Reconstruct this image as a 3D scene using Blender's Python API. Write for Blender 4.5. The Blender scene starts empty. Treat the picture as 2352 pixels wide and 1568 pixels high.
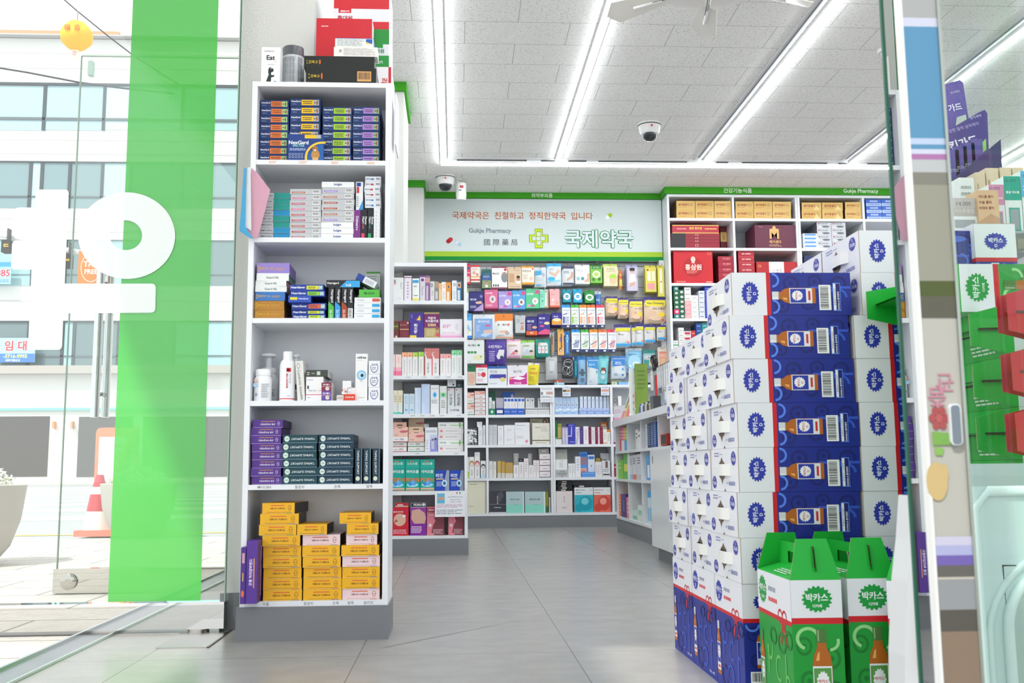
import bpy, math, random
from mathutils import Matrix, Vector
random.seed(7)
C = bpy.context.scene.collection
SC = bpy.context.scene
PI = math.pi
# ------------------------------------------------------------ camera
FPX, CX, CY, HC = 2287.0, 1176.0, 784.0, 0.517      # focal length and centre in pixels of 2352x1568, eye height
dv = Vector((1045 - CX, -(1078 - CY), -FPX)).normalized()
hv = Vector((1, .0089, 0)).normalized()
uv = hv.cross(dv).normalized()
if uv.y < 0: uv = -uv
xv = dv.cross(uv).normalized()
RM = Matrix((xv, dv, uv))                            # camera axes -> world axes
cam_d = bpy.data.cameras.new('camera'); cam = bpy.data.objects.new('camera', cam_d); C.objects.link(cam)
cam_d.sensor_width = 36; cam_d.lens = 36 * FPX / 2352; cam_d.clip_start = .02; cam_d.clip_end = 400
cam.matrix_world = Matrix.Translation((0, 0, HC)) @ RM.to_4x4()
cam_d.dof.use_dof = True; cam_d.dof.focus_distance = 5.0; cam_d.dof.aperture_fstop = 14.0
SC.camera = cam
def at(px, py, Y=None, X=None, Z=None):
    r = RM @ Vector((px - CX, -(py - CY), -FPX))
    t = Y / r.y if Y is not None else (X / r.x if X is not None else (Z - HC) / r.z)
    return Vector((0, 0, HC)) + r * t
# ------------------------------------------------------------ light
SC.view_settings.view_transform = 'Standard'; SC.view_settings.look = 'None'
SC.view_settings.exposure = 0.0; SC.view_settings.gamma = 1.0
try: SC.view_settings.use_curve_mapping = False
except Exception: pass
w = bpy.data.worlds.new('sky'); SC.world = w; w.use_nodes = True
w.node_tree.nodes['Background'].inputs[0].default_value = (.93, .97, 1, 1)
w.node_tree.nodes['Background'].inputs[1].default_value = 1.7
sun_d = bpy.data.lights.new('sun', 'SUN'); sun = bpy.data.objects.new('sun', sun_d); C.objects.link(sun)
sun_d.energy = 3.8; sun_d.angle = math.radians(1.6); sun_d.color = (1, .97, .9)
SUNV = Vector((-.32, -.5, .8)).normalized()
sun.rotation_euler = SUNV.to_track_quat('Z', 'Y').to_euler()
SC.cycles.max_bounces = 7; SC.cycles.transparent_max_bounces = 12
SC.cycles.caustics_reflective = False; SC.cycles.caustics_refractive = False
SC.cycles.sample_clamp_indirect = 6
# ------------------------------------------------------------ materials
def hexc(h):
    if not isinstance(h, str): return tuple(h)[:3]
    h = h if len(h) == 6 else ''.join(q*2 for q in h)
    v = [int(h[i:i+2], 16) / 255 for i in (0, 2, 4)]
    return tuple(c / 12.92 if c <= .04045 else ((c + .055) / 1.055) ** 2.4 for c in v)
def newmat(name):
    m = bpy.data.materials.new(name); m.use_nodes = True
    nt = m.node_tree; nt.nodes.clear()
    o = nt.nodes.new('ShaderNodeOutputMaterial'); b = nt.nodes.new('ShaderNodeBsdfPrincipled')
    nt.links.new(b.outputs[0], o.inputs[0])
    return m, nt, b, o
MAT = {}
def colmat(name, rough, metal=0, spec=.5, emit=0, coat=0, bump=0, trans=0):
    m, nt, b, o = newmat(name)
    a = nt.nodes.new('ShaderNodeAttribute'); a.attribute_name = 'Col'
    nt.links.new(a.outputs['Color'], b.inputs['Base Color'])
    b.inputs['Roughness'].default_value = rough; b.inputs['Metallic'].default_value = metal
    b.inputs['Specular IOR Level'].default_value = spec
    if coat: b.inputs['Coat Weight'].default_value = coat; b.inputs['Coat Roughness'].default_value = .12
    if emit:
        nt.links.new(a.outputs['Color'], b.inputs['Emission Color']); b.inputs['Emission Strength'].default_value = emit
    if bump:
        n = nt.nodes.new('ShaderNodeTexNoise'); n.inputs['Scale'].default_value = 60
        bp = nt.nodes.new('ShaderNodeBump'); bp.inputs['Strength'].default_value = bump; bp.inputs['Distance'].default_value = .004
        nt.links.new(n.outputs[0], bp.inputs['Height']); nt.links.new(bp.outputs[0], b.inputs['Normal'])
    if trans:
        t = nt.nodes.new('ShaderNodeBsdfTransparent'); mx = nt.nodes.new('ShaderNodeMixShader'); mx.inputs[0].default_value = trans
        nt.links.new(b.outputs[0], mx.inputs[1]); nt.links.new(t.outputs[0], mx.inputs[2]); nt.links.new(mx.outputs[0], o.inputs[0])
    MAT[name] = m
colmat('card', .45, spec=.4); colmat('gloss', .18, coat=.3); colmat('matte', .75, spec=.3); colmat('film', .2, spec=.6, bump=.5)
colmat('metal', .25, 1); colmat('mirror', .0, 1); colmat('lamp', .5, emit=40); colmat('plastic', .3)
colmat('frost', .35, trans=.06); colmat('greenfilm', .08, spec=.6, trans=.05, coat=.6); colmat('clearbag', .15, trans=.6); colmat('sign', .5, emit=.9)
def glassmat(name, refl, tint, ior=1.5):
    m = bpy.data.materials.new(name); m.use_nodes = True; nt = m.node_tree; nt.nodes.clear()
    o = nt.nodes.new('ShaderNodeOutputMaterial'); t = nt.nodes.new('ShaderNodeBsdfTransparent'); t.inputs[0].default_value = (*tint, 1)
    g = nt.nodes.new('ShaderNodeBsdfGlossy'); g.inputs['Roughness'].default_value = .01
    f = nt.nodes.new('ShaderNodeFresnel'); gm = nt.nodes.new('ShaderNodeNewGeometry'); ir = nt.nodes.new('ShaderNodeMapRange'); ir.inputs[3].default_value = ior; ir.inputs[4].default_value = 1 / ior
    nt.links.new(gm.outputs['Backfacing'], ir.inputs[0]); nt.links.new(ir.outputs[0], f.inputs[0])
    mu = nt.nodes.new('ShaderNodeMath'); mu.operation = 'MULTIPLY'; mu.inputs[1].default_value = refl; mu.use_clamp = True
    mx = nt.nodes.new('ShaderNodeMixShader')
    nt.links.new(f.outputs[0], mu.inputs[0]); nt.links.new(mu.outputs[0], mx.inputs[0])
    nt.links.new(t.outputs[0], mx.inputs[1]); nt.links.new(g.outputs[0], mx.inputs[2]); nt.links.new(mx.outputs[0], o.inputs[0])
    MAT[name] = m
glassmat('glass', 1.3, (.96, .98, .97)); glassmat('paneglass', .45, (.93, .97, .95)); glassmat('acrylic', 1.2, (.95, .96, .97))
def tilemat(name, base, joint, tw, th, mortar, ox, oy, offset, speck=None, rough=.5, vary=.04, plane='xy', soft=.0, even=False):
    m, nt, b, o = newmat(name); N = nt.nodes.new; L = nt.links.new
    g = N('ShaderNodeNewGeometry'); mp = N('ShaderNodeMapping'); mp.inputs['Location'].default_value = (-ox, -oy, 0)
    L(g.outputs['Position'], mp.inputs[0])
    br = N('ShaderNodeTexBrick'); br.offset = offset; br.offset_frequency = 2; br.squash = 1
    br.inputs['Scale'].default_value = 1; br.inputs['Mortar Size'].default_value = mortar; br.inputs['Mortar Smooth'].default_value = soft
    br.inputs['Brick Width'].default_value = tw; br.inputs['Row Height'].default_value = th; br.inputs['Bias'].default_value = 0
    c = hexc(base); br.inputs['Color1'].default_value = (*c, 1)
    br.inputs['Color2'].default_value = (*[x * (1 - vary) for x in c], 1); br.inputs['Mortar'].default_value = (*hexc(joint), 1)
    L(mp.outputs[0], br.inputs['Vector'])
    col = br.outputs['Color']
    n2 = N('ShaderNodeTexNoise'); n2.inputs['Scale'].default_value = 9; n2.inputs['Detail'].default_value = 8
    sc2 = N('ShaderNodeMapping'); sc2.inputs['Scale'].default_value = (1, 1.3, 1); L(g.outputs['Position'], sc2.inputs[0]); L(sc2.outputs[0], n2.inputs[0])
    r2 = N('ShaderNodeMapRange'); r2.inputs[1].default_value = .35; r2.inputs[2].default_value = .65; r2.inputs[3].default_value = .985 if even else .94; r2.inputs[4].default_value = 1.01 if even else 1.04
    L(n2.outputs[0], r2.inputs[0])
    mm = N('ShaderNodeMix'); mm.data_type = 'RGBA'; mm.blend_type = 'MULTIPLY'; mm.inputs[0].default_value = 1
    L(col, mm.inputs[6]); L(r2.outputs[0], mm.inputs[7]); col = mm.outputs[2]
    if speck:
        sm = N('ShaderNodeMapping'); sm.inputs['Scale'].default_value = speck[0]; L(g.outputs['Position'], sm.inputs[0])
        nz = N('ShaderNodeTexNoise'); nz.inputs['Scale'].default_value = 1; nz.inputs['Detail'].default_value = 2; L(sm.outputs[0], nz.inputs[0])
        rr = N('ShaderNodeMapRange'); rr.inputs[1].default_value = speck[1]; rr.inputs[2].default_value = speck[1] + .03; rr.inputs[3].default_value = 0; rr.inputs[4].default_value = speck[2]
        L(nz.outputs[0], rr.inputs[0])
        m2 = N('ShaderNodeMix'); m2.data_type = 'RGBA'; L(rr.outputs[0], m2.inputs[0]); L(col, m2.inputs[6]); m2.inputs[7].default_value = (*hexc(speck[3]), 1)
        col = m2.outputs[2]
    L(col, b.inputs['Base Color']); b.inputs['Roughness'].default_value = rough
    MAT[name] = m
tilemat('ceiling', 'fbfaf7', 'aeaba7', .61, .301, .0018, .062 + .305, 5.453, .5, ((60, 170, 1), .62, .7, '8d8b88'), .9, .01, even=True)
tilemat('floor', '959390', '6c6966', .603, .59, .0016, .331, 2.905, 0, ((110, 260, 1), .64, .3, '7f7c78'), .27, .04)
tilemat('paving', 'c9c4be', '8f8a84', .6, .3, .006, 0, 0, .5, ((30, 60, 1), .6, .4, '9b968f'), .8, .05)
tilemat('asphalt', 'a9abae', 'a9abae', 5, 5, .001, 0, 0, 0, ((40, 60, 1), .6, .4, '8b8d90'), .9, .03)
# ------------------------------------------------------------ mesh builder
class M:
    def __init__(s, mat='card'): s.v = []; s.f = []; s.c = []; s.mt = []; s.sm = []; s.mat = mat; s.mats = []
    def add(s, vs, fs, col, smooth=False, mat=None):
        n = len(s.v); s.v += [tuple(v) for v in vs]; mat = mat or s.mat
        if mat not in s.mats: s.mats.append(mat)
        k = s.mats.index(mat); c = col if isinstance(col, list) else [hexc(col)] * len(fs)
        for i, f in enumerate(fs): s.f.append([n + j for j in f]); s.c.append(hexc(c[i])); s.mt.append(k); s.sm.append(smooth)
        return s
    def box(s, x0, x1, y0, y1, z0, z1, col, mat=None, R=None):
        v = [(x, y, z) for z in (z0, z1) for y in (y0, y1) for x in (x0, x1)]
        if R is not None: v = [R @ Vector(p) for p in v]
        return s.add(v, [(0,2,3,1),(4,5,7,6),(0,1,5,4),(2,6,7,3),(0,4,6,2),(1,3,7,5)], col, mat=mat)
    def tube(s, pts, r, col, n=8, mat=None, r2=None):
        pts = [Vector(p) for p in pts]; vs = []; fs = []
        for i, p in enumerate(pts):
            t = (pts[min(i+1, len(pts)-1)] - pts[max(i-1, 0)]).normalized()
            a = t.orthogonal().normalized() if i == 0 else (a - t * a.dot(t)).normalized()
            b = t.cross(a); rr = r + ((r2 if r2 is not None else r) - r) * i / max(1, len(pts)-1)
            for k in range(n): vs.append(p + (a * math.cos(2*PI*k/n) + b * math.sin(2*PI*k/n)) * rr)
        for i in range(len(pts)-1):
            for k in range(n): fs.append((i*n+k, i*n+(k+1)%n, (i+1)*n+(k+1)%n, (i+1)*n+k))
        fs.append(tuple(range(n))[::-1]); fs.append(tuple(range(len(pts)*n-n, len(pts)*n)))
        return s.add(vs, fs, col, True, mat)
    def lathe(s, prof, col, n=24, o=(0, 0, 0), mat=None, R=None):
        vs = []; fs = []; cc = []
        for r, z, *_ in prof:
            for k in range(n):
                p = Vector((r * math.cos(2*PI*k/n), r * math.sin(2*PI*k/n), z))
                if R is not None: p = R @ p
                vs.append(p + Vector(o))
        for i in range(len(prof)-1):
            for k in range(n): fs.append((i*n+k, i*n+(k+1)%n, (i+1)*n+(k+1)%n, (i+1)*n+k)); cc.append(prof[i][2] if len(prof[i]) > 2 else col)
        fs.append(tuple(range(n))[::-1]); cc.append(cc[0]); fs.append(tuple(range(len(prof)*n-n, len(prof)*n))); cc.append(cc[-1] if len(cc) > 1 else col)
        return s.add(vs, fs, cc, True, mat)
    def prism(s, pts, y0, y1, col, mat=None, ax='y', side=None):
        # polygon in (x,z) extruded along y, or (y,z) along x, or (x,y) along z
        f = {'y': lambda a, b, t: (a, t, b), 'x': lambda a, b, t: (t, a, b), 'z': lambda a, b, t: (a, b, t)}[ax]
        n = len(pts); vs = [f(a, b, y0) for a, b in pts] + [f(a, b, y1) for a, b in pts]
        fs = [tuple(range(n)), tuple(range(2*n-1, n-1, -1))] + [(i, i+n, (i+1)%n+n, (i+1)%n) for i in range(n)]
        c = [col, col] + [side or col] * n
        return s.add(vs, fs, c, mat=mat)
    def mesh(s, name):
        me = bpy.data.meshes.new(name); me.from_pydata(s.v, [], s.f)
        for k in s.mats: me.materials.append(MAT[k])
        me.polygons.foreach_set('material_index', s.mt); me.polygons.foreach_set('use_smooth', s.sm)
        at_ = me.attributes.new('Col', 'FLOAT_COLOR', 'CORNER'); buf = []
        for f, c in zip(s.f, s.c): buf += [c[0], c[1], c[2], 1.0] * len(f)
        at_.data.foreach_set('color', buf); me.update()
        if any(s.sm) and not all(s.sm) or any(s.sm): me.set_sharp_from_angle(angle=math.radians(40))
        return me
def link(name, me, parent=None, loc=(0, 0, 0), rot=(0, 0, 0)):
    o = bpy.data.objects.new(name, me); C.objects.link(o); o.location = loc; o.rotation_euler = rot
    if parent is not None: o.parent = parent
    return o
def tag(o, label, cat, group=None, kind=None):
    o['label'] = label
    if cat: o['category'] = cat
    if group: o['group'] = group
    if kind: o['kind'] = kind
    return o
def thing(name, label, cat, loc=(0, 0, 0), rz=0, group=None):
    return tag(link(name, None, None, loc, (0, 0, rz)), label, cat, group)
def struct(name, m, parent=None):
    o = link(name, m.mesh(name), parent)
    if parent is None: o['kind'] = 'structure'
    return o
def part(name, m, parent, label=None):
    o = link(name, m.mesh(name), parent)
    if label: o['label'] = label
    return o
# ------------------------------------------------------------ printed faces
_G = {}
def glyphs(t, bold=0):
    k = (t, bold)
    if k not in _G:
        cu = bpy.data.curves.new('t', 'FONT'); cu.body = t; cu.resolution_u = 2; cu.offset = min(bold, .025) if bold not in (.062, .024) else 0; cu.space_line = .85
        ob = bpy.data.objects.new('t', cu); C.objects.link(ob)
        dg = bpy.context.evaluated_depsgraph_get(); me = ob.evaluated_get(dg).to_mesh()
        vs = [(v.co.x, v.co.y) for v in me.vertices]; fs = [tuple(p.vertices) for p in me.polygons]
        ob.evaluated_get(dg).to_mesh_clear(); bpy.data.objects.remove(ob); bpy.data.curves.remove(cu)
        vs = [(x, y, 0) for x, y in vs]
        if bold in (.062, .024):      # heavy sign lettering: a fan of thin shifted layers
            n0 = len(vs); v0 = vs; f0 = fs; vs = []; fs = []
            for q in range(16):
                vs += [(a + bold*math.cos(q*PI/8), b + bold*math.sin(q*PI/8), q*.00006) for a, b, _ in v0]; fs += [tuple(i + q*n0 for i in f) for f in f0]
        if vs:
            x0 = min(v[0] for v in vs); x1 = max(v[0] for v in vs); y0 = min(v[1] for v in vs); y1 = max(v[1] for v in vs)
        else: x0 = x1 = y0 = y1 = 0
        _G[k] = ([((x - (x0+x1)/2), (y - (y0+y1)/2), z) for x, y, z in vs], fs, max(x1-x0, 1e-4), max(y1-y0, 1e-4))
    return _G[k]
def decals(m, o, u, v, spec, mat=None, lift=.0003):
    """flat printed shapes on the face o + a*u + b*v"""
    o, u, v = Vector(o), Vector(u), Vector(v); n = u.cross(v).normalized(); U, V = u.length, v.length; un, vn = u / U, v / V
    for i, s in enumerate(spec):
        L = n * lift * (1 + i * .12); k = s[0]
        P = lambda a, b: o + u * a + v * b + L
        if k == 'r': m.add([P(s[1], s[2]), P(s[3], s[2]), P(s[3], s[4]), P(s[1], s[4])], [(0,1,2,3)], s[5], mat=mat)
        elif k == 'p': m.add([P(a, b) for a, b in s[1]], [tuple(range(len(s[1])))], s[2], mat=mat)
        elif k == 'e':
            t = s[6] if len(s) > 6 else 0; q = []
            if t:
                for j in range(t * 4):
                    a = 2*PI*j/(t*4); rr = 1 if j % 4 < 2 else .87; q.append((math.cos(a)*rr, math.sin(a)*rr))
            else: q = [(math.cos(2*PI*j/20), math.sin(2*PI*j/20)) for j in range(20)]
            c = P(s[1], s[2])
            vs = [c] + [c + u * s[3] * a + v * s[4] * b for a, b in q]
            m.add(vs, [(0, j+1, (j+1) % len(q) + 1) for j in range(len(q))], s[5], mat=mat)
        elif k == 'ring':   # u, v, ru, rv, colour, thickness fraction, a0, a1
            a0, a1, th = (s[7], s[8], s[6]) if len(s) > 7 else (0, 360, s[6]); N = 20; vs = []
            for j in range(N+1):
                a = math.radians(a0 + (a1-a0)*j/N)
                for q in (1, 1-th): vs.append(P(s[1], s[2]) + u*s[3]*q*math.cos(a) + v*s[4]*q*math.sin(a))
            m.add(vs, [(2*j, 2*j+2, 2*j+3, 2*j+1) for j in range(N)], s[5], mat=mat)
        elif k == 't':      # u, v, height, colour, text, rotation, max width, bold
            rot = s[6] if len(s) > 6 else 0; mw = s[7] if len(s) > 7 else .95; bold = s[8] if len(s) > 8 else 0
            vs, fs, gw, gh = glyphs(s[5], bold); h = s[3] * V; sc = h / gh
            side = abs(math.sin(math.radians(rot))) > .7
            if side: sc = min(s[3] * V / gw, mw * U / gh)   # for turned words the height is their run along v
            else: sc = min(sc, mw * U / gw)
            cr, sr = math.cos(math.radians(rot)), math.sin(math.radians(rot)); c = P(s[1], s[2])
            m.add([c + (un*(x*cr-y*sr) + vn*(x*sr+y*cr)) * sc + n*z for x, y, z in vs], fs, s[4], mat=mat)
        elif k == 'l':      # small print: n lines of broken dashes
            u0, v0, u1, v1, nn, col = s[1:7]; hh = (v1-v0)/nn; rnd = random.Random(int(u0*97+v0*53+nn))
            vs = []; fs = []
            for j in range(nn):
                x = u0
                while x < u1 - (u1-u0)*.05:
                    wd = min((u1-u0) * rnd.uniform(.08, .3), u1-x); b = v0 + hh*(j+.25); q = len(vs)
                    vs += [P(x, b), P(x+wd, b), P(x+wd, b+hh*.45), P(x, b+hh*.45)]; fs.append((q, q+1, q+2, q+3)); x += wd + (u1-u0)*.03
                    if x > u0 + (u1-u0)*rnd.uniform(.7, 1.05): break
            m.add(vs, fs, col, mat=mat)
        elif k == 'b':      # barcode; vertical bars, or 'h' for horizontal
            u0, v0, u1, v1 = s[1:5]; hz = len(s) > 5 and s[5] == 'h'; bg = s[6] if len(s) > 6 else 'f4f4f4'; rnd = random.Random(3)
            m.add([P(u0, v0), P(u1, v0), P(u1, v1), P(u0, v1)], [(0,1,2,3)], bg, mat=mat)
            L = L + n * lift * .06; vs = []; fs = []; x = .06
            while x < .94:
                wd = rnd.choice((.012, .02, .035)); q = len(vs)
                if hz: a, b, c2, d2 = u0+(u1-u0)*.1, v0+(v1-v0)*x, u0+(u1-u0)*.8, v0+(v1-v0)*(x+wd)
                else: a, b, c2, d2 = u0+(u1-u0)*x, v0+(v1-v0)*.2, u0+(u1-u0)*(x+wd), v0+(v1-v0)*.9
                vs += [P(a, b), P(c2, b), P(c2, d2), P(a, d2)]; fs.append((q, q+1, q+2, q+3)); x += wd + rnd.choice((.015, .03))
            m.add(vs, fs, '2a2a2e', mat=mat)
def front(m, x0, x1, y, z0, z1, spec, mat=None): decals(m, (x0, y, z0), (x1-x0, 0, 0), (0, 0, z1-z0), spec, mat)
def left(m, x, y0, y1, z0, z1, spec, mat=None): decals(m, (x, y1, z0), (0, y0-y1, 0), (0, 0, z1-z0), spec, mat)
def right(m, x, y0, y1, z0, z1, spec, mat=None): decals(m, (x, y0, z0), (0, y1-y0, 0), (0, 0, z1-z0), spec, mat)
def carton_mesh(key, wd, h, d, body, fr=(), rt=(), lf=(), tp=(), mat='card', side=None):
    m = M(mat); b = min(wd, h, d) * .04
    c = [body, tp[0][1] if tp and tp[0][0] == 'base' else body, body, body, side or body, side or body]
    v = [(x, y, z) for z in (0, h) for y in (0, d) for x in (-wd/2, wd/2)]
    m.add(v, [(0,2,3,1),(4,5,7,6),(0,1,5,4),(2,6,7,3),(0,4,6,2),(1,3,7,5)], c)
    front(m, -wd/2, wd/2, 0, 0, h, fr)
    if rt: right(m, wd/2, 0, d, 0, h, rt)
    if lf: left(m, -wd/2, 0, d, 0, h, lf)
    return m.mesh(key)
_MC = {}
def carton(label, x, y, z, wd, h, d, body, fr=(), rt=(), lf=(), name=None, cat='carton', group=None, rz=0, mat='card', side=None, ry=0):
    name = name or X.kind
    k = (name, round(wd, 3), round(h, 4), round(d, 3), str(body), repr(fr), repr(rt), repr(lf), mat, side)
    if k not in _MC: _MC[k] = carton_mesh(name, wd, h, d, body, fr, rt, lf, (), mat, side)
    o = link(name, _MC[k], None, (x, y, z + .0005), (0, ry, rz))
    return tag(o, label, cat, group)
ORD = ['topmost', 'second from top', 'third from top', 'fourth from top', 'fifth from top', 'sixth from top', 'seventh from top', 'eighth from top', 'ninth from top', 'tenth from top']
NTH = ['first', 'second', 'third', 'fourth', 'fifth', 'sixth', 'seventh', 'eighth', 'ninth', 'tenth', 'eleventh', 'twelfth']
class Ctx: pass
X = Ctx(); BOARDS = []; PANELS = []; X.kind = 'medicine_carton'
CROP = {'F': (0, 0, 1.0), 'T1': (540, 0, 3.92), 'T2': (540, 370, 3.92), 'T3': (540, 740, 3.92), 'T4': (540, 1100, 3.92), 'A': (890, 580, 4.48), 'B': (890, 900, 3.92),
        'S1': (1060, 590, 5.06), 'S2': (1290, 590, 5.058), 'L': (1060, 880, 4.481), 'R': (1510, 410, 3.734)}
def ctx(crop, Y, z, d, where='', off=.012): X.c = CROP[crop]; X.Y = Y; z += .0005; X.z = z; X.d = d; X.w = where; X.off = off; X.top = z; X.cap = min([b - t - .0015 for yy, b, t in BOARDS if yy == Y and b - t > z + .02] + [9])
def px(x): return X.c[0] + x / X.c[2]
def py(y): return X.c[1] + y / X.c[2]
def clampx(a, b):
    for yy, xa, xb in PANELS:
        if yy == X.Y and a.x < xb + .004 and b.x > xa - .004:
            if a.x + b.x > xa + xb: a.x = xb + .004
            else: b.x = xa - .004
def cb(x0, x1, y0, body, fr, label, y1=None, d=None, off=None, rz=0, **kw):
    """carton given by its outline in the current crop; it stands on the shelf unless y1 is given ('on' = on the last one)"""
    Y = X.Y + (X.off if off is None else off)
    a = at(px(x0), py(y0), Y=Y); b = at(px(x1), py(y0), Y=Y)
    z0 = X.z if y1 is None else (X.top if y1 == 'on' else at(px(x0), py(y1), Y=Y).z); clampx(a, b)
    h = max(min((a.z + b.z) / 2, X.cap) - z0, .004); X.top = z0 + h
    return carton((label + X.w).strip(), (a.x + b.x) / 2, Y, z0, b.x - a.x, h, d or X.d, body, fr, rz=rz, **kw)
def stack(x0, x1, ytop, n, body, fr, label, where, d=None, off=None, jit=.0015, y1=None, **kw):
    """n equal cartons piled up; body may be a list (top first)"""
    Y = X.Y + (X.off if off is None else off); yb = 900
    a = at(px(x0), py(ytop), Y=Y); b = at(px(x1), py(ytop), Y=Y); z0 = X.z if y1 is None else (X.top if y1 == 'on' else at(px(x0), py(y1), Y=Y).z); clampx(a, b)
    h = (min((a.z + b.z) / 2, X.cap) - z0) / n; X.top = z0 + h * n
    for i in range(n):
        k = n - 1 - i; bd = body[k] if isinstance(body, list) else body; f = fr[k] if isinstance(body, list) else fr
        lb = label[k] if isinstance(label, list) else label
        carton(f'{lb}, {ORD[k]} of {where}', (a.x+b.x)/2 + random.uniform(-jit, jit), Y + random.uniform(0, jit*1.5), z0 + i*h, b.x - a.x, h - .0006, d or X.d, bd, f,
               rz=random.uniform(-.01, .01) * (jit > .001), **kw)
def row(x0, x1, n, ytop, body, fr, label, where, d=None, off=None, gap=.0015, y1=None, **kw):
    Y = X.Y + (X.off if off is None else off)
    a = at(px(x0), py(ytop), Y=Y); b = at(px(x1), py(ytop), Y=Y); z0 = X.z if y1 is None else (X.top if y1 == 'on' else at(px(x0), py(y1), Y=Y).z); clampx(a, b)
    wd = (b.x - a.x) / n; h = min((a.z + b.z) / 2, X.cap) - z0; X.top = z0 + h
    for i in range(n):
        bd = body[i] if isinstance(body, list) else body; f = fr[i] if isinstance(body, list) else fr; lb = label[i] if isinstance(label, list) else label
        carton(f'{lb}, {NTH[i]} along {where}' if n > 1 else f'{lb}, {where}', a.x + wd*(i+.5), Y, z0, wd - gap, h, d or X.d, bd, f, **kw)
# ------------------------------------------------------------ room
def slab(name, x0, x1, y0, y1, z0, z1, col, mat): return struct(name, M(mat).box(x0, x1, y0, y1, z0, z1, col))
slab('floor', -1.1, 5.0, -3, 9.5, -.06, 0, 'b4b1ad', 'floor')
cm = M('ceiling'); cm.box(-.765, 5.0, 1.05, 9.5, 3.073, 3.2, 'e6e4e0'); struct('ceiling', cm)
sun_slabs = M('matte'); sun_slabs.box(-1.96, -.9, -3, 3.3, 3.08, 3.25, 'd8d8d8'); sun_slabs.box(-.6, 5, -.15, 1.05, 3.08, 3.25, 'd8d8d8'); sun_slabs.box(-.9, -.7651, 1.05, 3.3, 3.08, 3.25, 'd8d8d8'); struct('sun_blocker', sun_slabs)  # unseen slabs added to block sun; the slot shapes the lit floor patch
slab('wall_back', -.8, 5.0, 9.4, 9.5, 0, 3.073, 'dcdcda', 'matte')
slab('wall_right', 4.75, 4.85, 2.6, 9.4, 0, 3.073, 'dcdcda', 'matte')
wl = M('matte'); wl.box(-.765, -.72, 3.95, 9.4, 0, 3.073, 'd9d9d6'); wl.box(-.765, -.5, 3.43, 4.3, 0, 3.073, 'cfcfcb')
wl.box(-.72, -.335, 6.39, 7.0, 0, 3.073, 'd4d4d0'); wl.box(-.72, -.275, 8.66, 9.4, 0, 3.073, 'd4d4d0')
struct('wall_left', wl)
struct('baseboard_left', M('matte').box(-.775, -.66, 3.415, 3.43, 0, .118, '7e8083'))
GR = '3c9a1e'
hd = M('matte')
hd.box(-.72, -.318, 6.37, 6.39, 3.012, 3.073, GR); hd.box(-.335, -.318, 6.3901, 7.01, 3.012, 3.073, GR)
hd.box(-.72, -.262, 8.64, 8.66, 3.012, 3.073, GR); hd.box(-.275, -.262, 8.6601, 9.03, 3.012, 3.073, GR)
hd.box(-.2618, 1.9248, 9.012, 9.03, 3.018, 3.073, GR); hd.box(1.925, 1.945, 8.8101, 9.03, 3.012, 3.073, GR)
hd.box(1.925, 4.75, 8.79, 8.81, 3.012, 3.073, GR)
front(hd, .66, .97, 9.012, 3.018, 3.073, [('t', .5, .5, .74, 'f2f5ee', '의약부외품', 0, 1, .012)])
front(hd, 2.42, 2.79, 8.79, 3.012, 3.073, [('t', .5, .5, .74, 'f2f5ee', '건강기능식품', 0, 1, .012)])
front(hd, 3.55, 3.98, 8.79, 3.012, 3.073, [('t', .5, .5, .8, 'f2f5ee', 'Gukje Pharmacy', 0, 1, .02)])
struct('trim_1', hd)
# cut floor joint and threshold plates
gj = M('matte'); a, b = at(880, 1487, Z=0), at(1258, 1412, Z=0)
gj.add([(a.x, a.y-.002, .0006), (b.x, b.y-.001, .0006), (b.x, b.y+.001, .0006), (a.x, a.y+.002, .0006)], [(0,1,2,3)], '55534f'); struct('trim_2', gj)
th = M('metal'); th.box(-1.19, -1.1, -1, 9.0, -.02, .004, 'a7a9ab'); th.box(-1.2, -1.19, -1, 9, -.02, .012, 'd5d7d8'); th.box(-1.1, -1.094, -1, 9, -.02, .008, 'dcebe4')
th.lathe([(.007, .004), (.004, .008)], 'c9c9c9', 10, (-1.14, 2.62, 0)); struct('trim_3', th)
fp = M('metal'); fp.box(-.885, -.735, 3.085, 3.36, 0, .003, 'b9b6b2'); fp.box(-.735, -.729, 3.085, 3.4, 0, .0035, '6b5a44')
tag(link('floor_hinge_plate', fp.mesh('floor_hinge_plate')), 'scuffed square steel hinge cover let into the floor under the green-striped glass door', 'floor plate')
# ------------------------------------------------------------ linear lights
def led(name, label, x0, x1, y0, y1):
    t = thing(name, label, 'ceiling light', ((x0+x1)/2, (y0+y1)/2, 3.02), group='linear ceiling lights'); ox, oy = (x0+x1)/2, (y0+y1)/2
    b = M('matte'); b.box(x0-.004-ox, x1+.004-ox, y0-oy, y1-oy, .035, .053, 'f4f4f4'); part('housing', b, t)
    d = M('lamp'); d.box(x0-ox, x1-ox, y0-oy, y1-oy, .028, .035, 'f6fbff'); part('diffuser', d, t)
for x, n in ((-.09, 'nearest the tall shelf'), (.86, 'starting above the pharmacy sign'), (2.1, 'running past the ceiling fan'), (3.35, 'ending above the red gift boxes'), (4.6, 'beside the far wall')):
    led('linear_light', 'white linear ceiling light running into the shop, ' + n, x-.02, x+.02, 1.2, 8.08)
led('linear_light', 'white linear ceiling light running crosswise in front of the pharmacy sign', -.11, 4.68, 8.08, 8.12)
tr = M('matte'); tr.box(-.05, 4.6, 7.97, 8.05, 3.062, 3.073, 'd9dadb')
for a, b in ((.02, .6), (.72, .84), (.95, 1.1), (1.2, 1.95), (2.2, 2.3), (2.42, 3.15), (3.25, 3.32), (3.5, 4.3)): tr.box(a, b, 8.0, 8.02, 3.058, 3.064, '26282b')
tag(link('ceiling_track', tr.mesh('ceiling_track')), 'grey ceiling track with black slots beside the crosswise light', 'ceiling track')
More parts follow.
